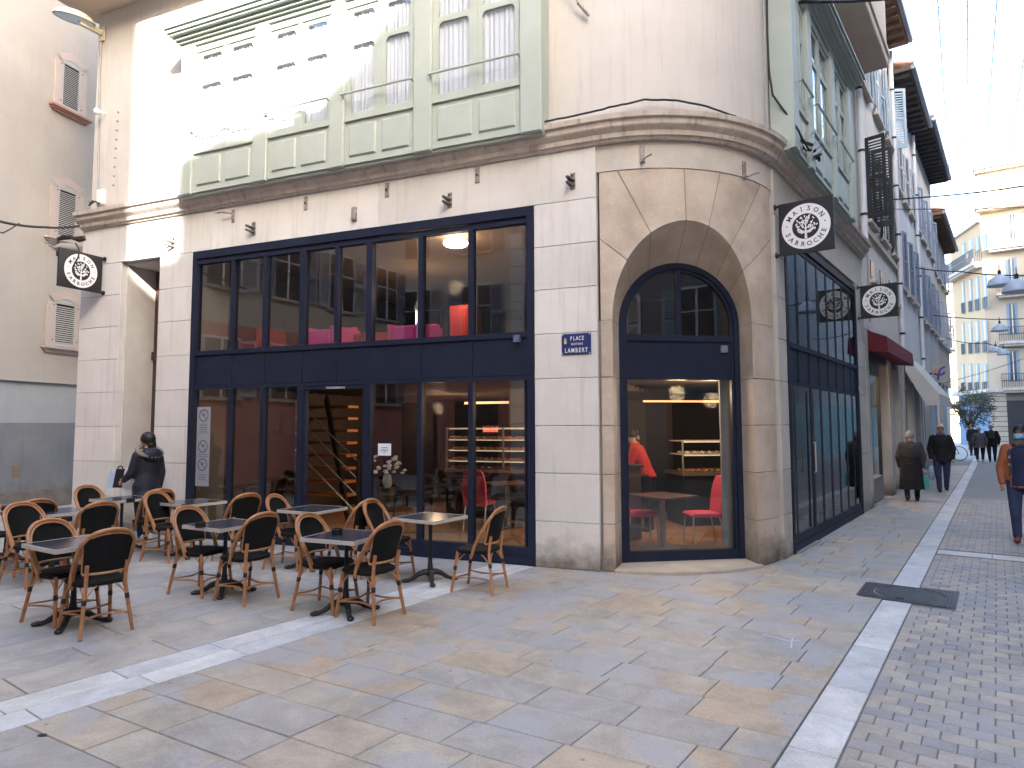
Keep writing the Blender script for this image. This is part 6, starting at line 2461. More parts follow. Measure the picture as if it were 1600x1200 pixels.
    for a, b_, z in ((FLp, FRp, .155), (RLp, RRp, .16), (FLp, RLp, .15), (FRp, RRp, .15)):
        pa, pb = a(z), b_(z)
        m_ = (pa + pb) / 2
        cen = Vector((0, -.015, z))
        m_ = m_.lerp(cen, .35)
        obj('stretcher', MB().tube(sm_curve([pa, m_, pb], 4), .0088, 6), cane, t, smooth=True)
    # curved braces under the seat
    for a, b_ in ((FLp, FRp), (FRp, RRp), (RRp, RLp), (RLp, FLp)):
        for P_, Q_ in ((a, b_), (b_, a)):
            pa = P_(.30)
            q = P_(.43).lerp(Q_(.43), .32)
            mid = pa.lerp(q, .5) + (P_(.43) - pa) * .10
            obj('brace', MB().tube(sm_curve([pa, mid, q], 3), .0062, 5), cane_l, t, smooth=True)
    return t
bc = make_bistro()
first_bc = [True]
def chair(px, py, a, lab, sc=1.0):
    p = G(px, py)
    p.z = 0
    r = -radians(a)
    gr = 'black and cane bistro chairs on the terrace'
    if first_bc[0]:
        first_bc[0] = False
        bc.location = p
        bc.rotation_euler = (0, 0, r)
        bc['label'] = lab
        bc['group'] = gr
        return bc
    return dup(bc, p, r, lab, gr)
alu = M('aluminium_rim', (.58, .555, .50), .42, metal=.35, fine=.08, coords='obj')
gran = M('granite_top', (.035, .042, .058), .18, col2=(.055, .062, .08), scale=22, fine=.2, fscale=200, coords='obj', bump=0, spec=.6)
castm = M('black_cast_iron', (.014, .015, .018), .42, fine=.1, coords='obj', bump=.1)
def make_table():
    t = thing('bistro_table', 'x', 'table')
    h = .73
    a = .305
    obj('top', MB().box(-a + .012, a - .012, -a + .012, a - .012, h - .03, h - .001), gran, t)
    mb = MB()
    for x0, x1, y0, y1 in ((-a, a, -a, -a + .0118), (-a, a, a - .0118, a), (-a, -a + .0118, -a + .0119, a - .0119), (a - .0118, a, -a + .0119, a - .0119)):
        mb.box(x0, x1, y0, y1, h - .036, h)
    obj('rim', mb, alu, t)
    mb = MB().lathe([(.045, .075), (.05, .10), (.036, .12), (.032, .16), (.026, .20), (.022, .35), (.02, .60), (.026, .655), (.03, .665)], (0, 0, 0), 14)
    obj('column', mb, castm, t, smooth=True)
    obj('bracket', MB().box(-.14, .14, -.02, .02, .665, .699).box(-.02, .02, -.14, -.021, .665, .699).box(-.02, .02, .021, .14, .665, .699), castm, t)
    for k in range(4):
        an = radians(45 + 90 * k)
        d = Vector((cos(an), sin(an), 0))
        pts = [d * .02 + Z * .105, d * .07 + Z * .105, d * .13 + Z * .085, d * .19 + Z * .045, d * .245 + Z * .024, d * .285 + Z * .022]
        mbf = MB().tube(sm_curve(pts, 3), [.034] * 4 + [.030] * 3 + [.026] * 3 + [.021] * 3 + [.022, .024, .026], 8)
        mbf.ell(d * .295 + Z * .02, (.034, .034, .02), 10, 6)
        obj('foot', mbf, castm, t, smooth=True)
    return t
bt = make_table()
first_bt = [True]
def table(px, py, a, lab):
    p = G(px, py)
    p.z = 0
    r = -radians(a)
    gr = 'square granite bistro tables on the terrace'
    if first_bt[0]:
        first_bt[0] = False
        bt.location = p
        bt.rotation_euler = (0, 0, r)
        bt['label'] = lab
        bt['group'] = gr
        return bt
    return dup(bt, p, r, lab, gr)
TA = 30.5     # table edge direction
tabs = [
    (113, 975, TA + 1, 'square granite café table nearest the viewer at the front left of the terrace'),
    (350, 926, TA - 1, 'café table between two chairs left of the marble band, before the second shopfront bay'),
    (540, 957, TA - 8, 'square café table standing on the marble band between two chairs'),
    (672, 908, TA + 2, 'square café table at the right end of the terrace with its whole cast foot showing'),
    (487, 886, TA - 4, 'café table close to the open shop door'),
    (300, 868, TA, 'café table against the left shopfront panes'),
    (188, 858, TA, 'café table in front of the woman in the navy parka'),
    (86, 892, TA, 'café table in the second row at the left, behind the nearest one'),
    (8, 880, TA, 'café table cut by the left edge of the picture')]
tobj = []
for a in tabs:
    tobj.append(table(*a))
chs = [
    (148, 984, -52, 'bistro chair nearest the viewer, back turned, at the front left table'),
    (97, 968, 114, 'bistro chair on the left side of the front left table, its hoop facing right'),
    (384, 936, -58, 'bistro chair right of the table in front of the second shopfront bay, back turned'),
    (315, 925, 112, 'bistro chair left of the table in front of the second shopfront bay'),
    (577, 962, -58, 'bistro chair on the marble band with its back turned, right of its table'),
    (511, 950, 112, 'bistro chair left of the table on the marble band'),
    (748, 921, -68, 'bistro chair alone at the right end of the terrace by the stone pier'),
    (608, 902, 110, 'bistro chair left of the rightmost table, half hidden by the chair on the band'),
    (454, 886, 104, 'bistro chair left of the table near the open shop door'),
    (550, 896, -60, 'bistro chair right of the table near the open shop door, mostly hidden'),
    (262, 874, 108, 'bistro chair left of the table against the left shopfront panes'),
    (368, 876, -52, 'bistro chair with its back to the viewer right of the table against the shopfront'),
    (150, 856, 112, 'bistro chair furthest back, beside the left stone pier'),
    (235, 862, -50, 'bistro chair in front of the woman in the navy parka'),
    (50, 912, 112, 'bistro chair left of the second-row table at the left'),
    (138, 902, -54, 'bistro chair seen from behind, right of the second-row table at the left'),
    (-18, 892, 112, 'bistro chair cut off by the left edge of the picture'),
    (44, 893, -50, 'bistro chair with a rounded back right of the table at the left edge')]
for a in chs:
    chair(*a)
# ashtrays
def make_ash():
    t = thing('ashtray', 'x', 'ashtray')
    obj('bowl', MB().lathe([(.045, 0), (.052, .004), (.054, .050), (.044, .052), (.040, .02)], (0, 0, 0), 18), M('black_plastic', (.012, .012, .013), .35, fine=0, bump=0, coords='obj'), t, smooth=True)
    obj('rim', MB().tube([(.049 * cos(2 * pi * i / 18), .049 * sin(2 * pi * i / 18), .051) for i in range(18)], .004, 5, closed=True), M('black_plastic', (.012, .012, .013)), t, smooth=True)
    return t
ash = make_ash()
fa = [True]
for (px, py, lab) in ((313, 818, 'round black ashtray on the table in front of the second shopfront bay'), (527, 829, 'round black ashtray on the table on the marble band'),
                      (290, 789, 'round black ashtray on the table against the left shopfront panes'), (104, 809, 'round black ashtray on the second-row table at the left'),
                      (204, 779, 'black ashtray on the table in front of the woman in the parka'), (10, 792, 'black ashtray on the table at the left edge')):
    p = G(px, py + 6, .731)
    if fa[0]:
        fa[0] = False
        ash.location = p
        ash['label'] = lab
        ash['group'] = 'ashtrays'
    else:
        dup(ash, p, 0, lab, 'ashtrays')

# ================================================================ people
skin_m = M('skin', (.46, .27, .19), .55, fine=.04, coords='obj', bump=0)
skin_d = M('skin_warm', (.42, .23, .15), .55, fine=.04, coords='obj', bump=0)
def person(lab, loc, face, h=1.70, stride=.0, arms=((.0, .0), (.0, .0)), top=None, legs=None, shoe=None, hair=None, skinm=None,
           coat_len=.0, bulk=1.0, female=False, skirt=None, lean=0.0, hair_long=False, bald=False, elbow=(10, 10), swing=(0, 0), spread=(.06, .06), headturn=0, collar=None, name='person'):
    """standing or walking figure; local +y is where the body faces. coat_len: how far the coat reaches below the hips (m)"""
    k = h / 1.75
    t = thing('person', lab, 'person', loc, -radians(face))
    sm = skinm or skin_m
    S = lambda x, y, z: Vector((x * k, (y + lean * max(z - .95, 0)) * k, z * k))
    hip = .095 * bulk
    sh = (.172 if not female else .155) * (1 + (bulk - 1) * .5)
    J = {}
    def tor(mb, secs, n=18):
        """closed loft through ellipses (z, rx, ry, yoff)"""
        rows = [[S(rx * cos(2 * pi * i / n), yo + ry * sin(2 * pi * i / n), z) for i in range(n)] for z, rx, ry, yo in secs]
        nb = len(mb.v)
        fs = []
        for q in range(len(rows) - 1):
            for i in range(n):
                j = (i + 1) % n
                fs.append((q * n + i, q * n + j, (q + 1) * n + j, (q + 1) * n + i))
        fs.append(tuple(range(n - 1, -1, -1)))
        fs.append(tuple((len(rows) - 1) * n + i for i in range(n)))
        mb.add([p for r in rows for p in r], fs)
        return mb
    fem = .92 if female else 1.0
    B_ = bulk
    for i, sg in enumerate((-1, 1)):
        sw = radians(swing[i])
        eb = radians(elbow[i])
        shp = Vector((sg * sh, -.005, 1.365 + .03 / bulk))
        up = Vector((sg * spread[i], sin(sw) * .29, -cos(sw) * .29))
        el = shp + up
        fo = Vector((-sg * .015, sin(sw + eb) * .25, -cos(sw + eb) * .25))
        wr = el + fo
        J[i] = (shp, el, wr, fo.normalized())
        st = stride if i else -stride
        hj = Vector((sg * hip, 0, .90))
        kn = Vector((sg * hip * .95, st * .5 + abs(st) * .25, .50))
        an = Vector((sg * hip * .85, st * 1.0 - (.0 if st > 0 else abs(st) * .15), .085 + (abs(st) * .18 if st < 0 else 0)))
        J[10 + i] = (hj, kn, an)
    def limb(mb, pts, rs):
        pp, rr2 = [], []
        for q in range(len(pts) - 1):
            for f_ in (0, .33, .66):
                pp.append(S(*pts[q].lerp(pts[q + 1], f_)))
                rr2.append((rs[q] + (rs[q + 1] - rs[q]) * f_) * k)
        pp.append(S(*pts[-1]))
        rr2.append(rs[-1] * k)
        mb.tube(pp, rr2, 12)
        for p_, r_q in zip(pts, rs):
            mb.ell(S(*p_), (r_q * k,) * 3, 12, 8)
        return mb
    BR = 1 + (B_ - 1) * .45
    mb = MB()
    tor(mb, [(.86, .12 * BR, .10 * BR, 0), (.95, .155 * BR, .115 * BR, 0), (1.08, .13 * BR * fem, .095 * BR, 0), (1.22, .15 * BR * fem, .108 * BR, 0), (1.34, .168 * fem, .105, 0), (1.40, .15 * fem, .085, -.005), (1.455, .085, .062, -.008), (1.48, .05, .05, 0)])
    limb(mb, [Vector((0, -.01, 1.44)), Vector((0, .012, 1.56))], [.058, .05])
    mb.ell(S(0, .008, 1.655), (.082 * k, .102 * k, .108 * k), 16, 12)
    mb.ell(S(0, .034, 1.59), (.056 * k, .062 * k, .072 * k), 14, 10)
    for i in (0, 1):
        shp, el, wr, fd = J[i]
        limb(mb, [shp, el, wr], [.052, .040, .027])
        limb(mb, [wr, wr + fd * .085], [.026, .032])
        hj, kn, an = J[10 + i]
        limb(mb, [hj, kn, kn.lerp(an, .35), an], [.088, .055, .054, .036])
        mb.ell(S(*(an + Vector((0, .06, -.045)))), (.042 * k, .12 * k, .035 * k), 12, 8)
    body = meld('body', mb, sm, t, .017 * k, 3)
    if legs is not None:
        mb = MB()
        tor(mb, [(.80, .13 * BR, .10 * BR, 0), (.95, .175 * BR, .135 * BR, 0), (1.06, .152 * BR, .115 * BR, 0)])
        for i in (0, 1):
            hj, kn, an = J[10 + i]
            limb(mb, [hj, kn, kn.lerp(an, .4), an.lerp(kn, .02)], [.108 * BR, .078 * BR, .070, .060])
        meld('trousers', mb, legs, t, .018 * k, 3)
    for i in (0, 1):
        hj, kn, an = J[10 + i]
        c = an + Vector((0, .055, -.045))
        mb = MB()
        c_ = S(*c)
        mb.ell(c_, (.046 * k, .138 * k, .05 * k), 12, 8)
        zmin = c_.z - .038 * k
        mb.v = [(v_[0], v_[1], max(v_[2], zmin)) for v_ in mb.v]
        mb.ell(S(*(an + Vector((0, -.01, .0)))), (.054 * k, .066 * k, .06 * k), 12, 7)
        obj('shoe', mb, shoe or dark, t, smooth=True)
    if top is not None:
        mb = MB()
        C_ = 1 + (B_ - 1) * .8
        zb_ = .93 - coat_len
        secs = [(zb_, (.185 + .10 * coat_len) * C_, (.15 + .12 * coat_len) * C_, 0)]
        if coat_len > .1:
            secs.append((zb_ + coat_len * .5, .182 * C_, .147 * C_, 0))
        secs += [(.96, .176 * C_, .142 * C_, 0), (1.10, .162 * C_ * fem, .125 * C_, 0), (1.24, .178 * C_ * fem, .134 * C_, 0), (1.35, .195 * (1 + (B_ - 1) * .5) * fem, .128 * (1 + (B_ - 1) * .6), -.005),
                 (1.41, .175 * (1 + (B_ - 1) * .4) * fem, .108 * (1 + (B_ - 1) * .6), -.01), (1.455, .115, .088, -.014), (1.495, .075, .074, -.006), (1.515, .066, .066, 0)]
        tor(mb, secs)
        for i in (0, 1):
            shp, el, wr, fd = J[i]
            limb(mb, [shp, el, wr - fd * .01], [.082 * (1 + (B_ - 1) * .6), .066 * (1 + (B_ - 1) * .6), .050])
        meld('coat' if coat_len > .05 else 'jumper', mb, top, t, .019 * k, 3)
    if skirt is not None:
        mb = MB()
        m_, z0, z1, r0, r1 = skirt
        rows = []
        n = 24
        for f_ in (0, .25, .5, .75, 1):
            r = r0 + (r1 - r0) * f_
            z = z1 + (z0 - z1) * f_
            rows.append([S(r * cos(2 * pi * i / n) * (1 + .05 * f_ * sin(i * 2.6)), r * .78 * sin(2 * pi * i / n) * (1 + .06 * f_ * sin(i * 1.7)), z + .012 * f_ * sin(i * 2.1)) for i in range(n + 1)])
        mb.grid(rows)
        obj('skirt', mb, m_, t, smooth=True)
    # head details
    hc = S(0, .018, 1.64)
    R_ = Matrix.Rotation(-radians(headturn), 3, 'Z')
    hp = lambda x, y, z: hc + R_ @ Vector((x * k, y * k, z * k))
    obj('nose', MB().ell(hp(0, .098, -.012), (.014 * k, .022 * k, .026 * k), 8, 6), sm, t, smooth=True)
    for sg in (-1, 1):
        obj('ear', MB().ell(hp(sg * .080, -.005, -.01), (.012 * k, .022 * k, .034 * k), 8, 6), sm, t, smooth=True)
        obj('eye', MB().ell(hp(sg * .031, .086, .015), (.012 * k, .008 * k, .007 * k), 8, 6), M('eye_dark', (.02, .015, .012), .3, fine=0, bump=0), t, smooth=True)
    obj('mouth', MB().ell(hp(0, .088, -.055), (.026 * k, .008 * k, .007 * k), 8, 5), M('lips', (.32, .12, .10), .5, fine=0, bump=0), t, smooth=True)
    if hair is not None:
        mb = MB()
        rr_ = random.Random(int(abs(loc[0] * 100)) + 3)
        n, q_ = 20, 10
        rows = []
        for i in range(q_ + 1):
            ph = (pi * (.62 if not hair_long else .70)) * i / q_
            row = []
            for j in range(n + 1):
                a = 2 * pi * (j % n) / n
                front = max(0, sin(a)) ** 2
                ph2 = ph * (1 - .34 * front)
                w_ = 1 + .03 * rr_.uniform(-1, 1)
                row.append(hp(.099 * sin(ph2) * cos(a) * w_, -.008 + .120 * sin(ph2) * sin(a) * w_, .015 + .120 * cos(ph2) * w_))
            rows.append(row)
        mb.grid(rows)
        if hair_long:
            mb.ell(hp(0, -.075, -.08), (.075 * k, .05 * k, .11 * k), 12, 8)
        obj('hair', mb, hair, t, smooth=True)
    # hands with fingers
    for i in (0, 1):
        shp, el, wr, fd = J[i]
        sg = -1 if i == 0 else 1
        mb = MB()
        base_ = wr + fd * .085
        side_ = Vector((0, 1, 0)) - fd * fd.y
        side_ = side_.normalized() if side_.length > .1 else Vector((0, 0, 1))
        inw = fd.cross(side_) * sg
        for q, ln in ((-.027, .058), (-.009, .068), (.009, .064), (.027, .050)):
            b0 = base_ + side_ * q - fd * .02
            b1 = b0 + fd * ln * .55 + inw * .004
            b2 = b0 + fd * ln * .95 + inw * .022
            mb.tube([S(*b0), S(*b1), S(*b2)], [.0085 * k, .0078 * k, .006 * k], 6)
        b0 = wr + fd * .03 + side_ * .028
        mb.tube([S(*b0), S(*(b0 + fd * .025 + side_ * .022)), S(*(b0 + fd * .05 + side_ * .024))], [.010 * k, .009 * k, .007 * k], 6)
        obj('fingers', mb, sm, t, smooth=True)
    t['_k'] = k
    return t, S, J, hp

navyc = M('navy_parka', (.010, .012, .024), .6, col2=(.018, .020, .034), scale=9, fine=.1, coords='obj', bump=.3, bscale=18)
navyt = M('navy_trousers', (.012, .015, .032), .75, fine=.1, coords='obj')
blackc = M('black_wool', (.008, .008, .010), .9, col2=(.015, .014, .017), scale=10, fine=.15, coords='obj')
charc = M('charcoal_wool', (.035, .033, .038), .9, col2=(.05, .047, .052), scale=10, fine=.15, coords='obj')
jeans = M('blue_jeans', (.020, .032, .075), .85, col2=(.035, .05, .10), scale=9, fine=.15, coords='obj')
fur = M('grey_fur', (.17, .135, .10), .95, col2=(.30, .25, .20), scale=40, fine=.3, coords='obj', bump=.5)
hair_bk = M('dark_hair', (.012, .009, .008), .5, fine=.2, coords='obj', bump=.3)
hair_gr = M('grey_hair', (.20, .19, .19), .7, col2=(.30, .29, .29), scale=30, fine=.2, coords='obj', bump=.3)
hair_wh = M('white_hair', (.45, .42, .39), .7, fine=.2, coords='obj', bump=.3)
white_sn = M('white_sneaker', (.55, .56, .60), .6, fine=.05, coords='obj')

def parcel(name, lab, pts8, m, cat='bag', handle=None, hm=None, grp=None):
    t = thing(name, lab, cat, (pts8[0] + pts8[6]) / 2, world=True, group=grp)
    obj('body', MB().hexa(pts8), m, t)
    if handle:
        obj('handle', MB().tube(handle, .008, 6), hm or m, t, smooth=True)
    return t

# woman in parka by the door
pw = G(226, 846)
tw, S, J, hp = person('woman in a navy parka with fur-trimmed hood carrying bags beside the recessed door', pw, -62, h=1.66, top=navyc, legs=navyt, shoe=white_sn, hair=hair_bk, female=True, coat_len=.22, bulk=1.16, hair_long=True, elbow=(50, 8), swing=(12, -4), stride=.05, headturn=-26)
k = tw['_k']
ringp = [S(.16 * sin(a), -.05 - .13 * cos(a) * 1.0, 1.43 - .10 * (cos(a) * .5 + .5)) for a in [pi * (-1.0) * 1 + 2 * pi * i / 24 for i in range(24)]]
obj('fur_trim', MB().tube([S(.195 * cos(a), -.045 + .13 * sin(a) * 1.0, 1.455 + .085 * sin(a)) for a in [2 * pi * i / 24 for i in range(24)]], .038 * k, 8, closed=True), fur, tw, smooth=True)
obj('hood', MB().ell(S(0, -.13, 1.40), (.17 * k, .085 * k, .12 * k), 14, 9), navyc, tw, smooth=True)
obj('hair_clip', MB().tube([hp(-.07, .02, .10), hp(0, .03, .118), hp(.07, .02, .10)], .008, 6), M('clip_yellow', (.35, .28, .10), .5), tw, smooth=True)
# bags hang from her left hand
R2_ = Matrix.Rotation(-radians(-62), 4, 'Z')
def wpt(v_):
    return pw + (R2_ @ Vector(v_))
def bag_at(name, lab, px, pyt, pyb, wpx, depth_ref, m, slant=0.0, thick=.10, hup=0.0, hm=None):
    # upright bag seen between the given rows at the distance of depth_ref
    Y = depth_ref.dot(_fw) if False else (depth_ref - C0).dot(_fw)
    def P(x, y, dz=0.0):
        d = ray(x, y)
        return C0 + d * ((Y + dz) / d.dot(_fw))
    a0, a1 = P(px - wpx / 2 - slant, pyb), P(px + wpx / 2 - slant, pyb)
    b0, b1 = P(px - wpx / 2 * .86, pyt), P(px + wpx / 2 * .86, pyt)
    back = Vector((0, thick, 0))
    for q in (a0, a1):
        q.z = (a0.z + a1.z) / 2 if q is a1 else q.z
    t = thing(name, lab, 'bag', a0, world=True, group='bags carried by the woman in the parka')
    obj('body', MB().hexa([a0, a1, a1 + back, a0 + back, b0, b1, b1 + back * .5, b0 + back * .5]), m, t)
    hh = hup
    if hh > 0:
        up = Z * hh
        q0, q1 = b0.lerp(b1, .2), b0.lerp(b1, .8)
        obj('handle', MB().tube(sm_curve([q0, q0.lerp(q1, .15) + up * .7, q0.lerp(q1, .5) + up, q0.lerp(q1, .85) + up * .7, q1], 3), .009, 6), hm or m, t, smooth=True)
    return t
dref = G(215, 840)
bag_at('tote_bag', 'white cotton tote bag with a black base hanging in front of the woman', 198, 748, 783, 16, dref + Vector((0, -.25, 0)), M('white_cotton', (.78, .79, .82), .8, fine=.05), hup=.16)
bag_at('tote_base', 'x', 198, 776, 783, 15.5, dref + Vector((0, -.26, 0)), dark) if False else None
bag_at('black_bag', 'black shopping bag held between the white tote and the pale blue bag', 188, 733, 762, 15, dref + Vector((0, -.10, 0)), M('black_bag', (.012, .012, .014), .5, fine=.1), slant=5, hup=.05)
bag_at('plastic_bag', 'pale blue translucent plastic bag, leftmost of the bags', 177, 738, 763, 14, dref + Vector((0, .05, 0)), M('pale_blue_plastic', (.42, .52, .68), .4, fine=.1, bump=.3), slant=4, hup=.05)

# shop assistant in red leaning over the counter
pa = FWD.p(FWD.off(1012, 730, 2.35)[0], 2.35, FZ)
redj = M('red_jumper', (.42, .02, .02), .8, fine=.08, coords='obj')
fx = -62
ta, S, J, hp = person('shop assistant in a red jumper and black trousers leaning over the counter inside', pa, fx, h=1.66, top=redj, legs=blackc, shoe=dark, hair=hair_bk, female=True, lean=.42, elbow=(62, 28), swing=(34, 4), bulk=1.05, hair_long=False, spread=(.05, .12))
obj('hair_bun', MB().ell(hp(.0, -.10, .05), (.045, .05, .05), 10, 7), hair_bk, ta, smooth=True)

# woman in black walking away up the street
ps = G(1426, 783)
grey_top = charc
ts, S, J, hp = person('woman in charcoal cape and long black skirt walking away with a yellow and teal bag', ps, 30, h=1.60, top=charc, legs=blackc, shoe=dark, hair=hair_gr, female=True, bulk=1.32, elbow=(15, 12), swing=(4, -4), stride=.12, coat_len=.0, skirt=(blackc, .30, 1.12, .215, .285), spread=(.09, .09))
hd = S(*(J[1][2] + J[1][3] * .08))
R3 = Matrix.Rotation(-radians(30), 4, 'Z')
hw = ps + (R3 @ hd)
t = thing('shopping_bag', 'yellow and teal shopping bag in the hand of the woman in black', 'bag', hw - Z * .45, world=True)
e1, e2 = az(120) * .11, az(30) * .05
def bx8(c, a, b_, h):
    return [c - a - b_, c + a - b_, c + a + b_, c - a + b_, c - a - b_ + Z * h, c + a - b_ + Z * h, c + a + b_ + Z * h, c - a + b_ + Z * h]
obj('front', MB().hexa(bx8(hw - Z * .42 - e1 * .5, e1 * .5, e2, .30)), M('bag_yellow', (.50, .55, .04), .5, fine=.05), t)
obj('side', MB().hexa(bx8(hw - Z * .42 + e1 * .52, e1 * .48, e2 * .95, .29)), M('bag_teal', (.05, .30, .30), .5, fine=.05), t)
obj('handle', MB().tube(sm_curve([hw - Z * .12 - e1 * .4, hw - Z * .02, hw - Z * .12 + e1 * .4], 4), .007, 5), dark, t)

# man in dark coat walking towards the viewer
pm = G(1474, 768)
tm, S, J, hp = person('man with white hair, dark coat and jeans walking towards the viewer in the street', pm, 208, h=1.76, top=blackc, legs=jeans, shoe=dark, hair=hair_wh, bulk=1.08, coat_len=.16, elbow=(8, 18), swing=(2, -6), stride=.13, spread=(.08, .08))
obj('scarf', MB().ell(S(0, .03, 1.485), (.10, .09, .06), 12, 7), M('taupe_scarf', (.12, .09, .085), .9, fine=.1, coords='obj'), tm, smooth=True)
obj('glasses', MB().tube([hp(-.06, .09, .018), hp(0, .103, .018), hp(.06, .09, .018)], .006, 5), dark, tm)
hw = pm + (Matrix.Rotation(-radians(208), 4, 'Z') @ S(*(J[1][2] + J[1][3] * .08)))
hw2 = hw
t = thing('plastic_carrier', 'crumpled translucent carrier bag hanging from the hand of the man in the dark coat', 'bag', hw2 - Z * .45, world=True)
obj('body', MB().ell(hw2 - Z * .30, (.10, .07, .19), 12, 9), M('pale_plastic', (.35, .40, .48), .35, fine=.15, bump=.4), t, smooth=True)
obj('handle', MB().tube([hw2 - Z * .13, hw2], .006, 5), M('pale_plastic', (.35, .40, .48)), t)

# masked man at the right edge
pk_ = G(1604, 846)
rust = M('rust_jacket', (.26, .075, .028), .7, col2=(.32, .10, .04), scale=8, fine=.1, coords='obj', bump=.2)
navyj = M('navy_pullover', (.014, .020, .060), .8, fine=.1, coords='obj')
tk, S, J, hp = person('man with glasses and pale blue face mask, rust jacket, at the right edge', pk_, 222, h=1.74, top=rust, legs=jeans, shoe=M('red_brown_shoe', (.25, .06, .04), .5, coords='obj'), hair=hair_bk, bulk=1.12, coat_len=.12, elbow=(14, 14), swing=(-6, 8), stride=.16, spread=(.10, .08), headturn=10, skinm=skin_d)
def front_panel(a0, a1, z0, z1, m_, nm, grow):
    secs_ = [(.78, .205, .165), (.96, .195, .158), (1.10, .180, .140), (1.24, .196, .148), (1.35, .205, .140), (1.43, .150, .110)]
    rows = []
    nz = 10
    for i in range(nz + 1):
        z = z0 + (z1 - z0) * i / nz
        for q in range(len(secs_) - 1):
            if secs_[q][0] <= z <= secs_[q + 1][0] + 1e-6:
                f_ = (z - secs_[q][0]) / (secs_[q + 1][0] - secs_[q][0])
                rx = secs_[q][1] + (secs_[q + 1][1] - secs_[q][1]) * f_
                ry = secs_[q][2] + (secs_[q + 1][2] - secs_[q][2]) * f_
                break
        rows.append([S((rx + grow) * cos(radians(a)), (ry + grow) * sin(radians(a)), z) for a in [a0 + (a1 - a0) * j / 10 for j in range(11)]])
    rows2 = [[p * 1.0 - Vector((0, .03, 0)) for p in r] for r in rows]
    mb_ = MB().grid(rows).grid(rows2)
    mb_.grid([rows[0], rows2[0]]).grid([rows[-1], rows2[-1]]).grid([[r[0] for r in rows], [r[0] for r in rows2]]).grid([[r[-1] for r in rows], [r[-1] for r in rows2]])
    obj(nm, mb_, m_, tk, smooth=True)
front_panel(52, 128, .79, 1.42, navyj, 'jumper_front', .006)
obj('scarf', MB().ell(S(0, .03, 1.475), (.125, .11, .075), 14, 8), M('navy_grey_scarf', (.05, .045, .06), .9, col2=(.12, .10, .11), scale=18, fine=.1, coords='obj'), tk, smooth=True)
for i, sg in enumerate((-1, 1)):
    front_panel(*((129, 146) if sg < 0 else (34, 51)), .98, 1.40, M('pattern_panel', (.07, .06, .08), .85, col2=(.42, .42, .46), scale=9, lo=.52, hi=.56, coords='obj', fine=0), 'patterned_panel', .008)
mb = MB().ell(hp(0, .072, -.045), (.066, .045, .052), 14, 9)
obj('face_mask', mb, M('mask_blue', (.26, .52, .72), .7, fine=.02, coords='obj', bump=0), tk, smooth=True)
obj('mask_strap', MB().tube([hp(-.06, .075, -.03), hp(-.08, .0, -.0)], .0025, 4).tube([hp(.06, .075, -.03), hp(.08, .0, -.0)], .0025, 4), wht, tk)
mb = MB()
for sg in (-1, 1):
    c = hp(sg * .034, .102, .018)
    rx = R_ = Matrix.Rotation(-radians(10), 3, 'Z')
    mb.tube([c + rx @ Vector((.026 * cos(a), 0, .017 * sin(a))) for a in [2 * pi * i / 16 for i in range(16)]], .003, 5, closed=True)
    mb.tube([hp(sg * .06, .098, .022), hp(sg * .082, .0, .018)], .003, 5)
obj('glasses', mb, dark, tk, smooth=True)
hw = pk_ + (Matrix.Rotation(-radians(222), 4, 'Z') @ S(*(J[0][2] + J[0][3] * .08)))
t = thing('carrier_bag', 'white carrier bag at the right edge in the hand of the masked man', 'bag', hw - Z * .4, world=True)
e1, e2 = az(120) * .14, az(30) * .04
obj('body', MB().hexa(bx8(hw - Z * .42, e1, e2, .36)), M('white_bag', (.62, .68, .78), .5, fine=.05), t)
obj('handle', MB().tube(sm_curve([hw - Z * .06 - e1 * .4, hw + Z * .02, hw - Z * .06 + e1 * .4], 4), .007, 5), wht, t)

# distant walkers
taupe = M('taupe_coat', (.10, .085, .095), .9, fine=.15, coords='obj')
t1, S, J, hp = person('small distant woman in a taupe coat walking away beside a man in black', G(1532, 722), 33, h=1.58, top=taupe, legs=blackc, shoe=white_sn, hair=hair_gr, female=True, bulk=1.4, coat_len=.2, stride=.06, spread=(.10, .10))
t2, S, J, hp = person('distant man in black with a rucksack walking away beside the woman in taupe', G(1551, 722), 33, h=1.70, top=blackc, legs=blackc, shoe=dark, hair=hair_gr, bulk=1.25, coat_len=.1, stride=.08, spread=(.10, .10))
obj('rucksack', MB().blk(Frame((0, -.2, 0), Vector((1, 0, 0)), Vector((0, 1, 0)), 1.0), -.13, .13, 1.08, 1.42, -.06, .10, c=.03), charc, t2)
t3, S, J, hp = person('dark figure standing beyond the distant couple near the tree', G(1521, 712), 10, h=1.72, top=blackc, legs=blackc, shoe=dark, hair=hair_bk, bulk=1.2, coat_len=.3, spread=(.07, .07))

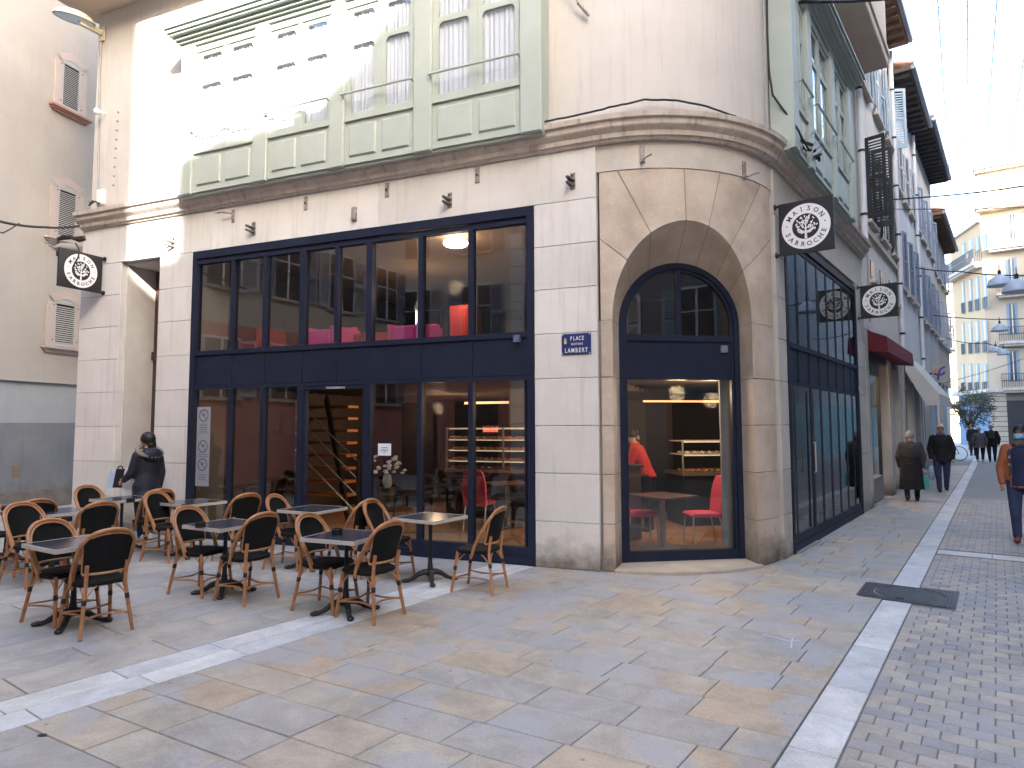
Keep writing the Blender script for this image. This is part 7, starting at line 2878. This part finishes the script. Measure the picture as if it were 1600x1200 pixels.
# ================================================================ street things
# bicycle behind the man: only its rear wheel shows
pb = G(1499, 720)
pb.z = 0
t = thing('bicycle', 'parked bicycle mostly hidden behind the man in the dark coat, its wheel showing', 'bicycle', pb, world=True)
bd_ = az(125)
for k, off_ in enumerate((.0, -1.02)):
    c = pb + bd_ * off_ + Z * .34
    obj('tyre', MB().tube([c + (bd_ * cos(a) + Z * sin(a)) * .33 for a in [2 * pi * i / 28 for i in range(28)]], .018, 7, closed=True), dark, t, smooth=True)
    mb = MB()
    for i in range(14):
        a = 2 * pi * i / 14
        mb.tube([c, c + (bd_ * cos(a) + Z * sin(a)) * .315], .002, 4)
    mb.tube([c - az(35) * .04, c + az(35) * .04], .02, 8)
    obj('spokes', mb, steel, t)
fr0 = pb + Z * .34
P_ = lambda a, z: pb + bd_ * a + Z * z
mb = MB()
for a, b_ in ((P_(0, .34), P_(-.20, .82)), (P_(0, .34), P_(-.45, .30)), (P_(-.45, .30), P_(-.27, .90)), (P_(-.25, .82), P_(-.85, .80)), (P_(-.45, .30), P_(-.86, .70)), (P_(-.82, .95), P_(-1.02, .34))):
    mb.tube([a, b_], .016, 7)
obj('frame', mb, M('bike_blue', (.05, .08, .16), .4), t, smooth=True)
obj('saddle', MB().ell(P_(-.27, .93), (.07, .12, .03), 10, 6), dark, t, smooth=True)
obj('handlebar', MB().tube([P_(-.82, .97) - az(35) * .28, P_(-.82, 1.0), P_(-.82, .97) + az(35) * .28], .013, 7), steel, t, smooth=True)

# orange tree at the street end
leaf_m = M('tree_leaf', (.02, .034, .012), .6, col2=(.045, .052, .02), scale=3, tint=.25, fine=.0, bump=0)
bark = M('bark', (.12, .10, .085), .9, fine=.2, bump=.4)
pt = G(1517, 703)
pt.z = 0
t = thing('street_tree', 'round dark leafed street tree where the street opens at its far end', 'tree', pt, world=True)
Yt = pt.y
sc_ = (pt - C0).dot(_fw) / FPX      # metres per pixel there
zc_ = at_depth(1520, 640, Yt)
mb = MB().tube([pt, pt + Z * 1.3, Vector((pt.x, pt.y, zc_.z - 1.0)), Vector((pt.x + .2, pt.y, zc_.z))], [.14, .11, .09, .04], 8)
for a in range(7):
    an = a * 2 * pi / 7
    mb.tube([Vector((pt.x, pt.y, zc_.z - 1.2)), Vector((pt.x + cos(an) * .7, pt.y + sin(an) * .7, zc_.z - .1)), Vector((pt.x + cos(an) * 1.3, pt.y + sin(an) * 1.2, zc_.z + .5))], [.05, .035, .012], 6)
obj('trunk', mb, bark, t, smooth=True)
rl = random.Random(21)
mb = MB()
crx, crz = 34 * sc_, 31 * sc_
clumps = []
for i in range(60):
    a, b_ = rl.uniform(0, 2 * pi), rl.uniform(-1, 1)
    r = rl.uniform(.45, 1.0)
    q = sqrt(1 - b_ * b_)
    clumps.append((Vector((cos(a) * q * crx * r, sin(a) * q * crx * r, b_ * crz * r + (.1 * crz))), rl.uniform(.25, .5)))
for c, cr_ in clumps:
    for k in range(95):
        o = Vector((rl.gauss(0, 1), rl.gauss(0, 1), rl.gauss(0, .8))) * cr_ * .55
        p = zc_ + c + o
        d1 = Vector((rl.uniform(-1, 1), rl.uniform(-1, 1), rl.uniform(-.6, .6))).normalized()
        d2 = d1.orthogonal().normalized()
        l = rl.uniform(.05, .09)
        mb.add([p - d1 * l, p + d2 * l * .45, p + d1 * l, p - d2 * l * .45], [(0, 1, 2, 3)])
obj('crown', mb.mesh('crown', fix=False), leaf_m, t, kind='stuff')
mb = MB()
for i in range(26):
    a = rl.uniform(0, 2 * pi)
    c = zc_ + Vector((cos(a) * crx * .8, sin(a) * crx * .8, rl.uniform(-crz * .6, crz * .7)))
    mb.ell(c, (.05, .05, .05), 7, 5)
obj('fruit', mb, M('orange_fruit', (.45, .14, .02), .5), t, kind='stuff')

# Christmas tree in the display window of the cream house
cp = F2.p(6.35, .62, .46)
t = thing('display_tree', 'dark decorated Christmas tree in the shop window of the cream house', 'christmas tree', cp, world=True)
mb = MB()
for i in range(900):
    f_ = rl.random() ** .7
    a = rl.uniform(0, 2 * pi)
    r = .42 * f_ * rl.uniform(.5, 1)
    z = (1 - f_) * 1.5 + .1
    p = cp + Vector((cos(a) * r, sin(a) * r, z))
    d1 = Vector((cos(a), sin(a), -.4)).normalized()
    mb.add([p, p + d1 * .12 + Z * .01, p + d1 * .12 + Vector((-sin(a), cos(a), 0)) * .03], [(0, 1, 2)])
obj('branches', mb.mesh('branches', fix=False), M('dark_fir', (.012, .022, .014), .7, fine=.1), t, kind='stuff')
mb = MB()
for i in range(16):
    f_ = rl.random()
    a = rl.uniform(0, 2 * pi)
    mb.ell(cp + Vector((cos(a) * .40 * f_, sin(a) * .40 * f_, (1 - f_) * 1.5 + .1)), (.035, .035, .035), 8, 5)
obj('bauble', mb, M('bauble_white', (.75, .72, .68), .3), t, kind='stuff')
obj('star', MB().ell(cp + Z * 1.68, (.10, .10, .12), 8, 6), M('star_orange', (.75, .25, .12), .5), t)
mb = MB().hexa(bx8(F2.p(6.9, .5, .46), F2.ex * .22, F2.ey * .1, .55))
tag(obj('poster_board', mb, M('display_blue', (.18, .45, .75), .5, fine=.05)), 'bright blue panel standing in the shop window beside the Christmas tree', 'display panel')
mb = MB().ell(F2.p(7.2, .45, .62), (.14, .14, .16), 10, 7)
tag(obj('display_vase', mb, M('vase_cream', (.6, .55, .45), .4), smooth=True), 'cream vase on the floor of the lit shop window', 'vase')
# goods outside further shops
for k, (px, py, col_, lab) in enumerate(((1452, 748, (.10, .40, .38), 'teal crate on the pavement in front of the cream awning'), (1448, 757, (.55, .58, .62), 'pale box beside the teal crate on the pavement'))):
    p = G(px, py)
    p.z = 0
    t = thing('display_crate', lab, 'crate', p, -radians(36))
    obj('body', MB().box(-.22, .22, -.18, .18, .0, .38), M('crate_%d' % (k + 1), col_, .6, fine=.1, coords='obj'), t)
    obj('rim', MB().box(-.24, .24, -.20, -.181, .34, .42).box(-.24, .24, .181, .20, .34, .42).box(-.24, -.221, -.18, .18, .34, .42).box(.221, .24, -.18, .18, .34, .42), M('crate_%d' % (k + 1), col_), t)

# ---- overhead cables
def sag(a, b_, s=.3, n=16):
    a, b_ = Vector(a), Vector(b_)
    return [a.lerp(b_, i / n) - Z * s * 4 * (i / n) * (1 - i / n) for i in range(n + 1)]
def cable_px(pts, Ys, r, m, lab, s=0.0, lamps=()):
    ps = [at_depth(x, y, Y) for (x, y), Y in zip(pts, Ys)]
    c = []
    for i in range(len(ps) - 1):
        c += sag(ps[i], ps[i + 1], s)[:-1]
    c.append(ps[-1])
    return tag(obj('overhead_cable', MB().tube(c, r, 6), m), lab, 'cable')
ex_far = 1.0
cable_px([(1196, 6), (1260, 3), (1330, 2), (1420, -4)], [8.9, 9.3, 9.6, 10], .024, cab, 'thick black cable bundle crossing the top of the street from the rounded corner', .0)
cable_px([(1358, 313), (1600, 291), (1700, 282)], [17.5, 17.0, 17], .020, cab, 'black cable across the street, upper one over the roofs of the yellow building', .06)
cable_px([(1345, 326), (1600, 324), (1700, 322)], [17, 17, 17], .010, cab, 'thin cable just under the upper black street cable', .03)
cable_px([(1420, 416), (1500, 424), (1600, 430), (1700, 428)], [22, 21.5, 21, 21], .020, cab, 'middle black street cable with bell lamps, in front of the yellow building', .05)
cable_px([(1455, 492), (1600, 498), (1700, 498)], [26, 25, 25], .018, cab, 'third black street cable level with the balconies of the yellow building', .08)
cable_px([(1478, 528), (1540, 536), (1600, 542)], [30, 29, 29], .018, cab, 'lowest street cable carrying the second pair of bell lamps', .1)
cable_px([(1420, 610), (1600, 560)], [24, 24], .010, cab, 'thin slanting wire low across the far street', .1)
cable_px([(-60, 340), (0, 346), (70, 355), (124, 353)], [9.0, 9.6, 10.6, 11.0], .020, cab, 'black cable running to the left end of the cornice', .02)
cable_px([(-20, 360), (5, 364), (18, 357), (30, 349)], [9.4, 9.6, 9.8, 10.0], .010, cab, 'loose loop of wire hanging under the cable at the left edge', .0)
bellm = M('lamp_white', (.50, .56, .64), .4, fine=.03)
def bell(px, py, Y, lab, s=1.0):
    p = at_depth(px, py, Y)
    t = thing('street_lamp', lab, 'street lamp', p, group='bell lamps hung over the street', world=True)
    obj('shade', MB().lathe([(.30 * s, -.18 * s), (.31 * s, -.16 * s), (.26 * s, -.02 * s), (.14 * s, .08 * s), (.06 * s, .14 * s)], p, 18), bellm, t, smooth=True)
    obj('cap', MB().tube([p + Z * .14 * s, p + Z * .26 * s], .04 * s, 8), dark, t)
    obj('hanger', MB().tube([p + Z * .26 * s, p + Z * .42 * s], .012, 5), dark, t)
    return t
bell(1562, 437, 21, 'left bell lamp on the middle street cable', 1.15)
bell(1589, 445, 18, 'right bell lamp on the middle street cable, larger and lower', 1.15)
bell(1562, 511, 25, 'bell lamp on the third street cable', .9)
bell(1556, 545, 29, 'upper bell lamp on the lowest street cable', .8)
bell(1568, 549, 28, 'pale bell lamp right of the other on the lowest street cable', .8)
bell(1493, 615, 40, 'small pale lamp hanging near the far corner of the street', .9)
# light strings overhead, running up the street
strm = M('light_string_cyan', (.45, .80, .84), .5, fine=0, bump=0)
for k, (xa, xb, yb, lab) in enumerate(((1463, 1485, 300, 'leftmost of the pale light strings hanging along the sky over the street'), (1512, 1510, 318, 'second light string from the left over the street'),
                                       (1560, 1534, 318, 'third light string from the left over the street'), (1618, 1574, 262, 'rightmost light string over the street'))):
    a = G(xa, -30, 9.2)
    b_ = G(xb, yb, 9.2)
    t = thing('light_string', lab, 'light string', a, world=True, group='pale light strings over the street')
    obj('wire', MB().tube([a, b_], .009, 5), strm, t)
    mb = MB()
    L_ = (b_ - a).length
    q = .15
    d_ = (b_ - a).normalized()
    rs = random.Random(k)
    while q < L_:
        p = a + d_ * q
        sgn = rs.choice((-1, 1))
        mb.tube([p, p + d_.cross(Z) * .06 * sgn - Z * .04], .006, 4)
        q += rs.uniform(.45, .8)
    obj('clip', mb, cab, t, kind='stuff')

# ---- wall lamp and camera high on the left of the facade
s, z = FA.off(158, 48)
t = thing('flood_lamp', 'cream half-shell flood lamp on an arm high at the left end of the facade', 'wall lamp', FA.p(8.40, 0, z), world=True)
creamm = M('lamp_cream', (.60, .55, .40), .5, fine=.04)
zl = FA.off(165, 52, 0)[1]
o = FA.p(8.33, 0, zl)
out_ = -FA.ey
obj('arm', MB().bar(o, o + out_ * .42 + FA.ex * .02, .07, .09), creamm, t)
obj('wall_plate', MB().fbox(FA, 8.27, 8.39, -.02, .0, zl - .12, zl + .12), creamm, t)
tip = o + out_ * .30
# shell: half ellipsoid opening downwards
mb = MB()
rows = []
ax_l = (out_ * .9 + FA.ex * .45).normalized()
ax_s = Vector((-ax_l.y, ax_l.x, 0))
for i in range(7):
    ph = pi / 2 * i / 6
    rows.append([tip + ax_l * (.20 + .33 * cos(a) * sin(ph)) + ax_s * .17 * sin(a) * sin(ph) + Z * (.03 + .17 * cos(ph)) for a in [2 * pi * j / 24 for j in range(25)]])
mb.grid(rows)
obj('shell', mb, creamm, t, smooth=True)
rows = [[tip + ax_l * (.20 + .30 * cos(a) * r) + ax_s * .145 * sin(a) * r + Z * (.026 - .02 * (1 - r)) for a in [2 * pi * j / 24 for j in range(25)]] for r in (1.0, .6, .05)]
obj('lens', MB().grid(rows), M('lamp_lens_blue', (.45, .56, .72), .2, fine=.02, bump=0), t, smooth=True)
s, z = FA.off(164, 178)
t = thing('security_camera', 'small white dome camera on the pale wall at the left of the facade', 'camera', FA.p(s, 0, z), world=True)
obj('arm', MB().tube([FA.p(s, 0.01, z), FA.p(s, -.10, z)], .02, 8), wht, t)
obj('dome', MB().ell(FA.p(s, -.14, z - .02), (.055, .055, .06), 12, 8), wht, t, smooth=True)
s, z = FA.off(157, 60)
s2, z2 = FA.off(153, 322)
tag(obj('conduit', MB().tube([FA.p(s, .0, z), FA.p(s2, .0, z2)], .018, 6), grey_pl), 'pale vertical conduit with clips below the flood lamp', 'conduit')
s, z = FA.off(184, 175)
mb = MB()
for k in range(9):
    zz = z - k * .15
    mb.tube([FA.p(s + .005 * k, .021, zz), FA.p(s + .005 * k, -.01, zz)], .012, 5)
tag(obj('old_fixings', mb, brk), 'vertical row of rusty fixing stubs on the pale wall right of the conduit', 'fixings')
s, z = FA.off(155, 318)
t = thing('junction_box', 'small junction box with cables at the left end of the cornice', 'junction box', FA.p(s, -.05, z), world=True)
obj('box', MB().blk(FA, s - .12, s + .02, z - .02, z + .22, -.04, .02, c=.006), wht, t)
obj('clamp', MB().tube(wavy([FA.p(s + .1, -.1, z - .05), FA.p(s - .02, -.12, z), FA.p(s - .12, -.08, z - .03)], 4, .02, 5), .016, 6), cab, t)
# cable tangle and cowl between the two buildings above the left sign
p0 = at_depth(88, 386, 11.3)
p1 = at_depth(131, 372, 10.9)
t = thing('cable_bracket', 'rusty bracket with spikes and black cables behind the left hanging sign', 'bracket', p0, world=True)
mb = MB()
for k in range(5):
    a = at_depth(70 + k * 6, 379 + k * 5, 11.6)
    b_ = at_depth(95 + k * 3, 388 + k * 4, 11.4)
    mb.tube([a, b_], .008, 5)
obj('spikes', mb, brk, t)
obj('arm', MB().tube([at_depth(90, 400, 11.3), at_depth(91, 374, 11.3), at_depth(132, 370, 10.9)], .022, 6), M('rust_brown', (.10, .06, .045), .8, fine=.1), t)
obj('cable_bundle', MB().tube([at_depth(x, y, 11.1) for x, y in ((90, 374), (100, 369), (112, 371), (124, 376), (133, 373))], .03, 7), cab, t, smooth=True)
obj('cowl', MB().ell(at_depth(106, 388, 11.2), (.22, .12, .10), 14, 8), M('cowl_grey', (.33, .31, .29), .6), t, smooth=True)
obj('cable_loop', MB().tube(sm_curve([at_depth(x, y, 11.0) for x, y in ((118, 380), (123, 390), (122, 402), (116, 412))], 4), .012, 6), cab, t, smooth=True)
# litter and chalk marks
tag(obj('leaf_litter', MB().ell(G(66, 1148, .006), (.03, .015, .004), 8, 4), M('litter_dark', (.05, .045, .04), .9)), 'small dark wet leaf lying on a slab near the front left', 'leaf')
chk = M('chalk', (.62, .63, .66), .9, fine=.1, bump=0)
mb = MB()
for a, b_ in (((1192, 991), (1238, 1003)), ((1224, 994), (1242, 996)), ((1238, 997), (1236, 1013)), ((1236, 1000), (1250, 1001))):
    mb.bar(G(*a, .0025), G(*b_, .0025), .008, .001)
tag(obj('chalk_mark', mb, chk), 'white chalk surveying mark on the slabs near the kerb', 'chalk mark')
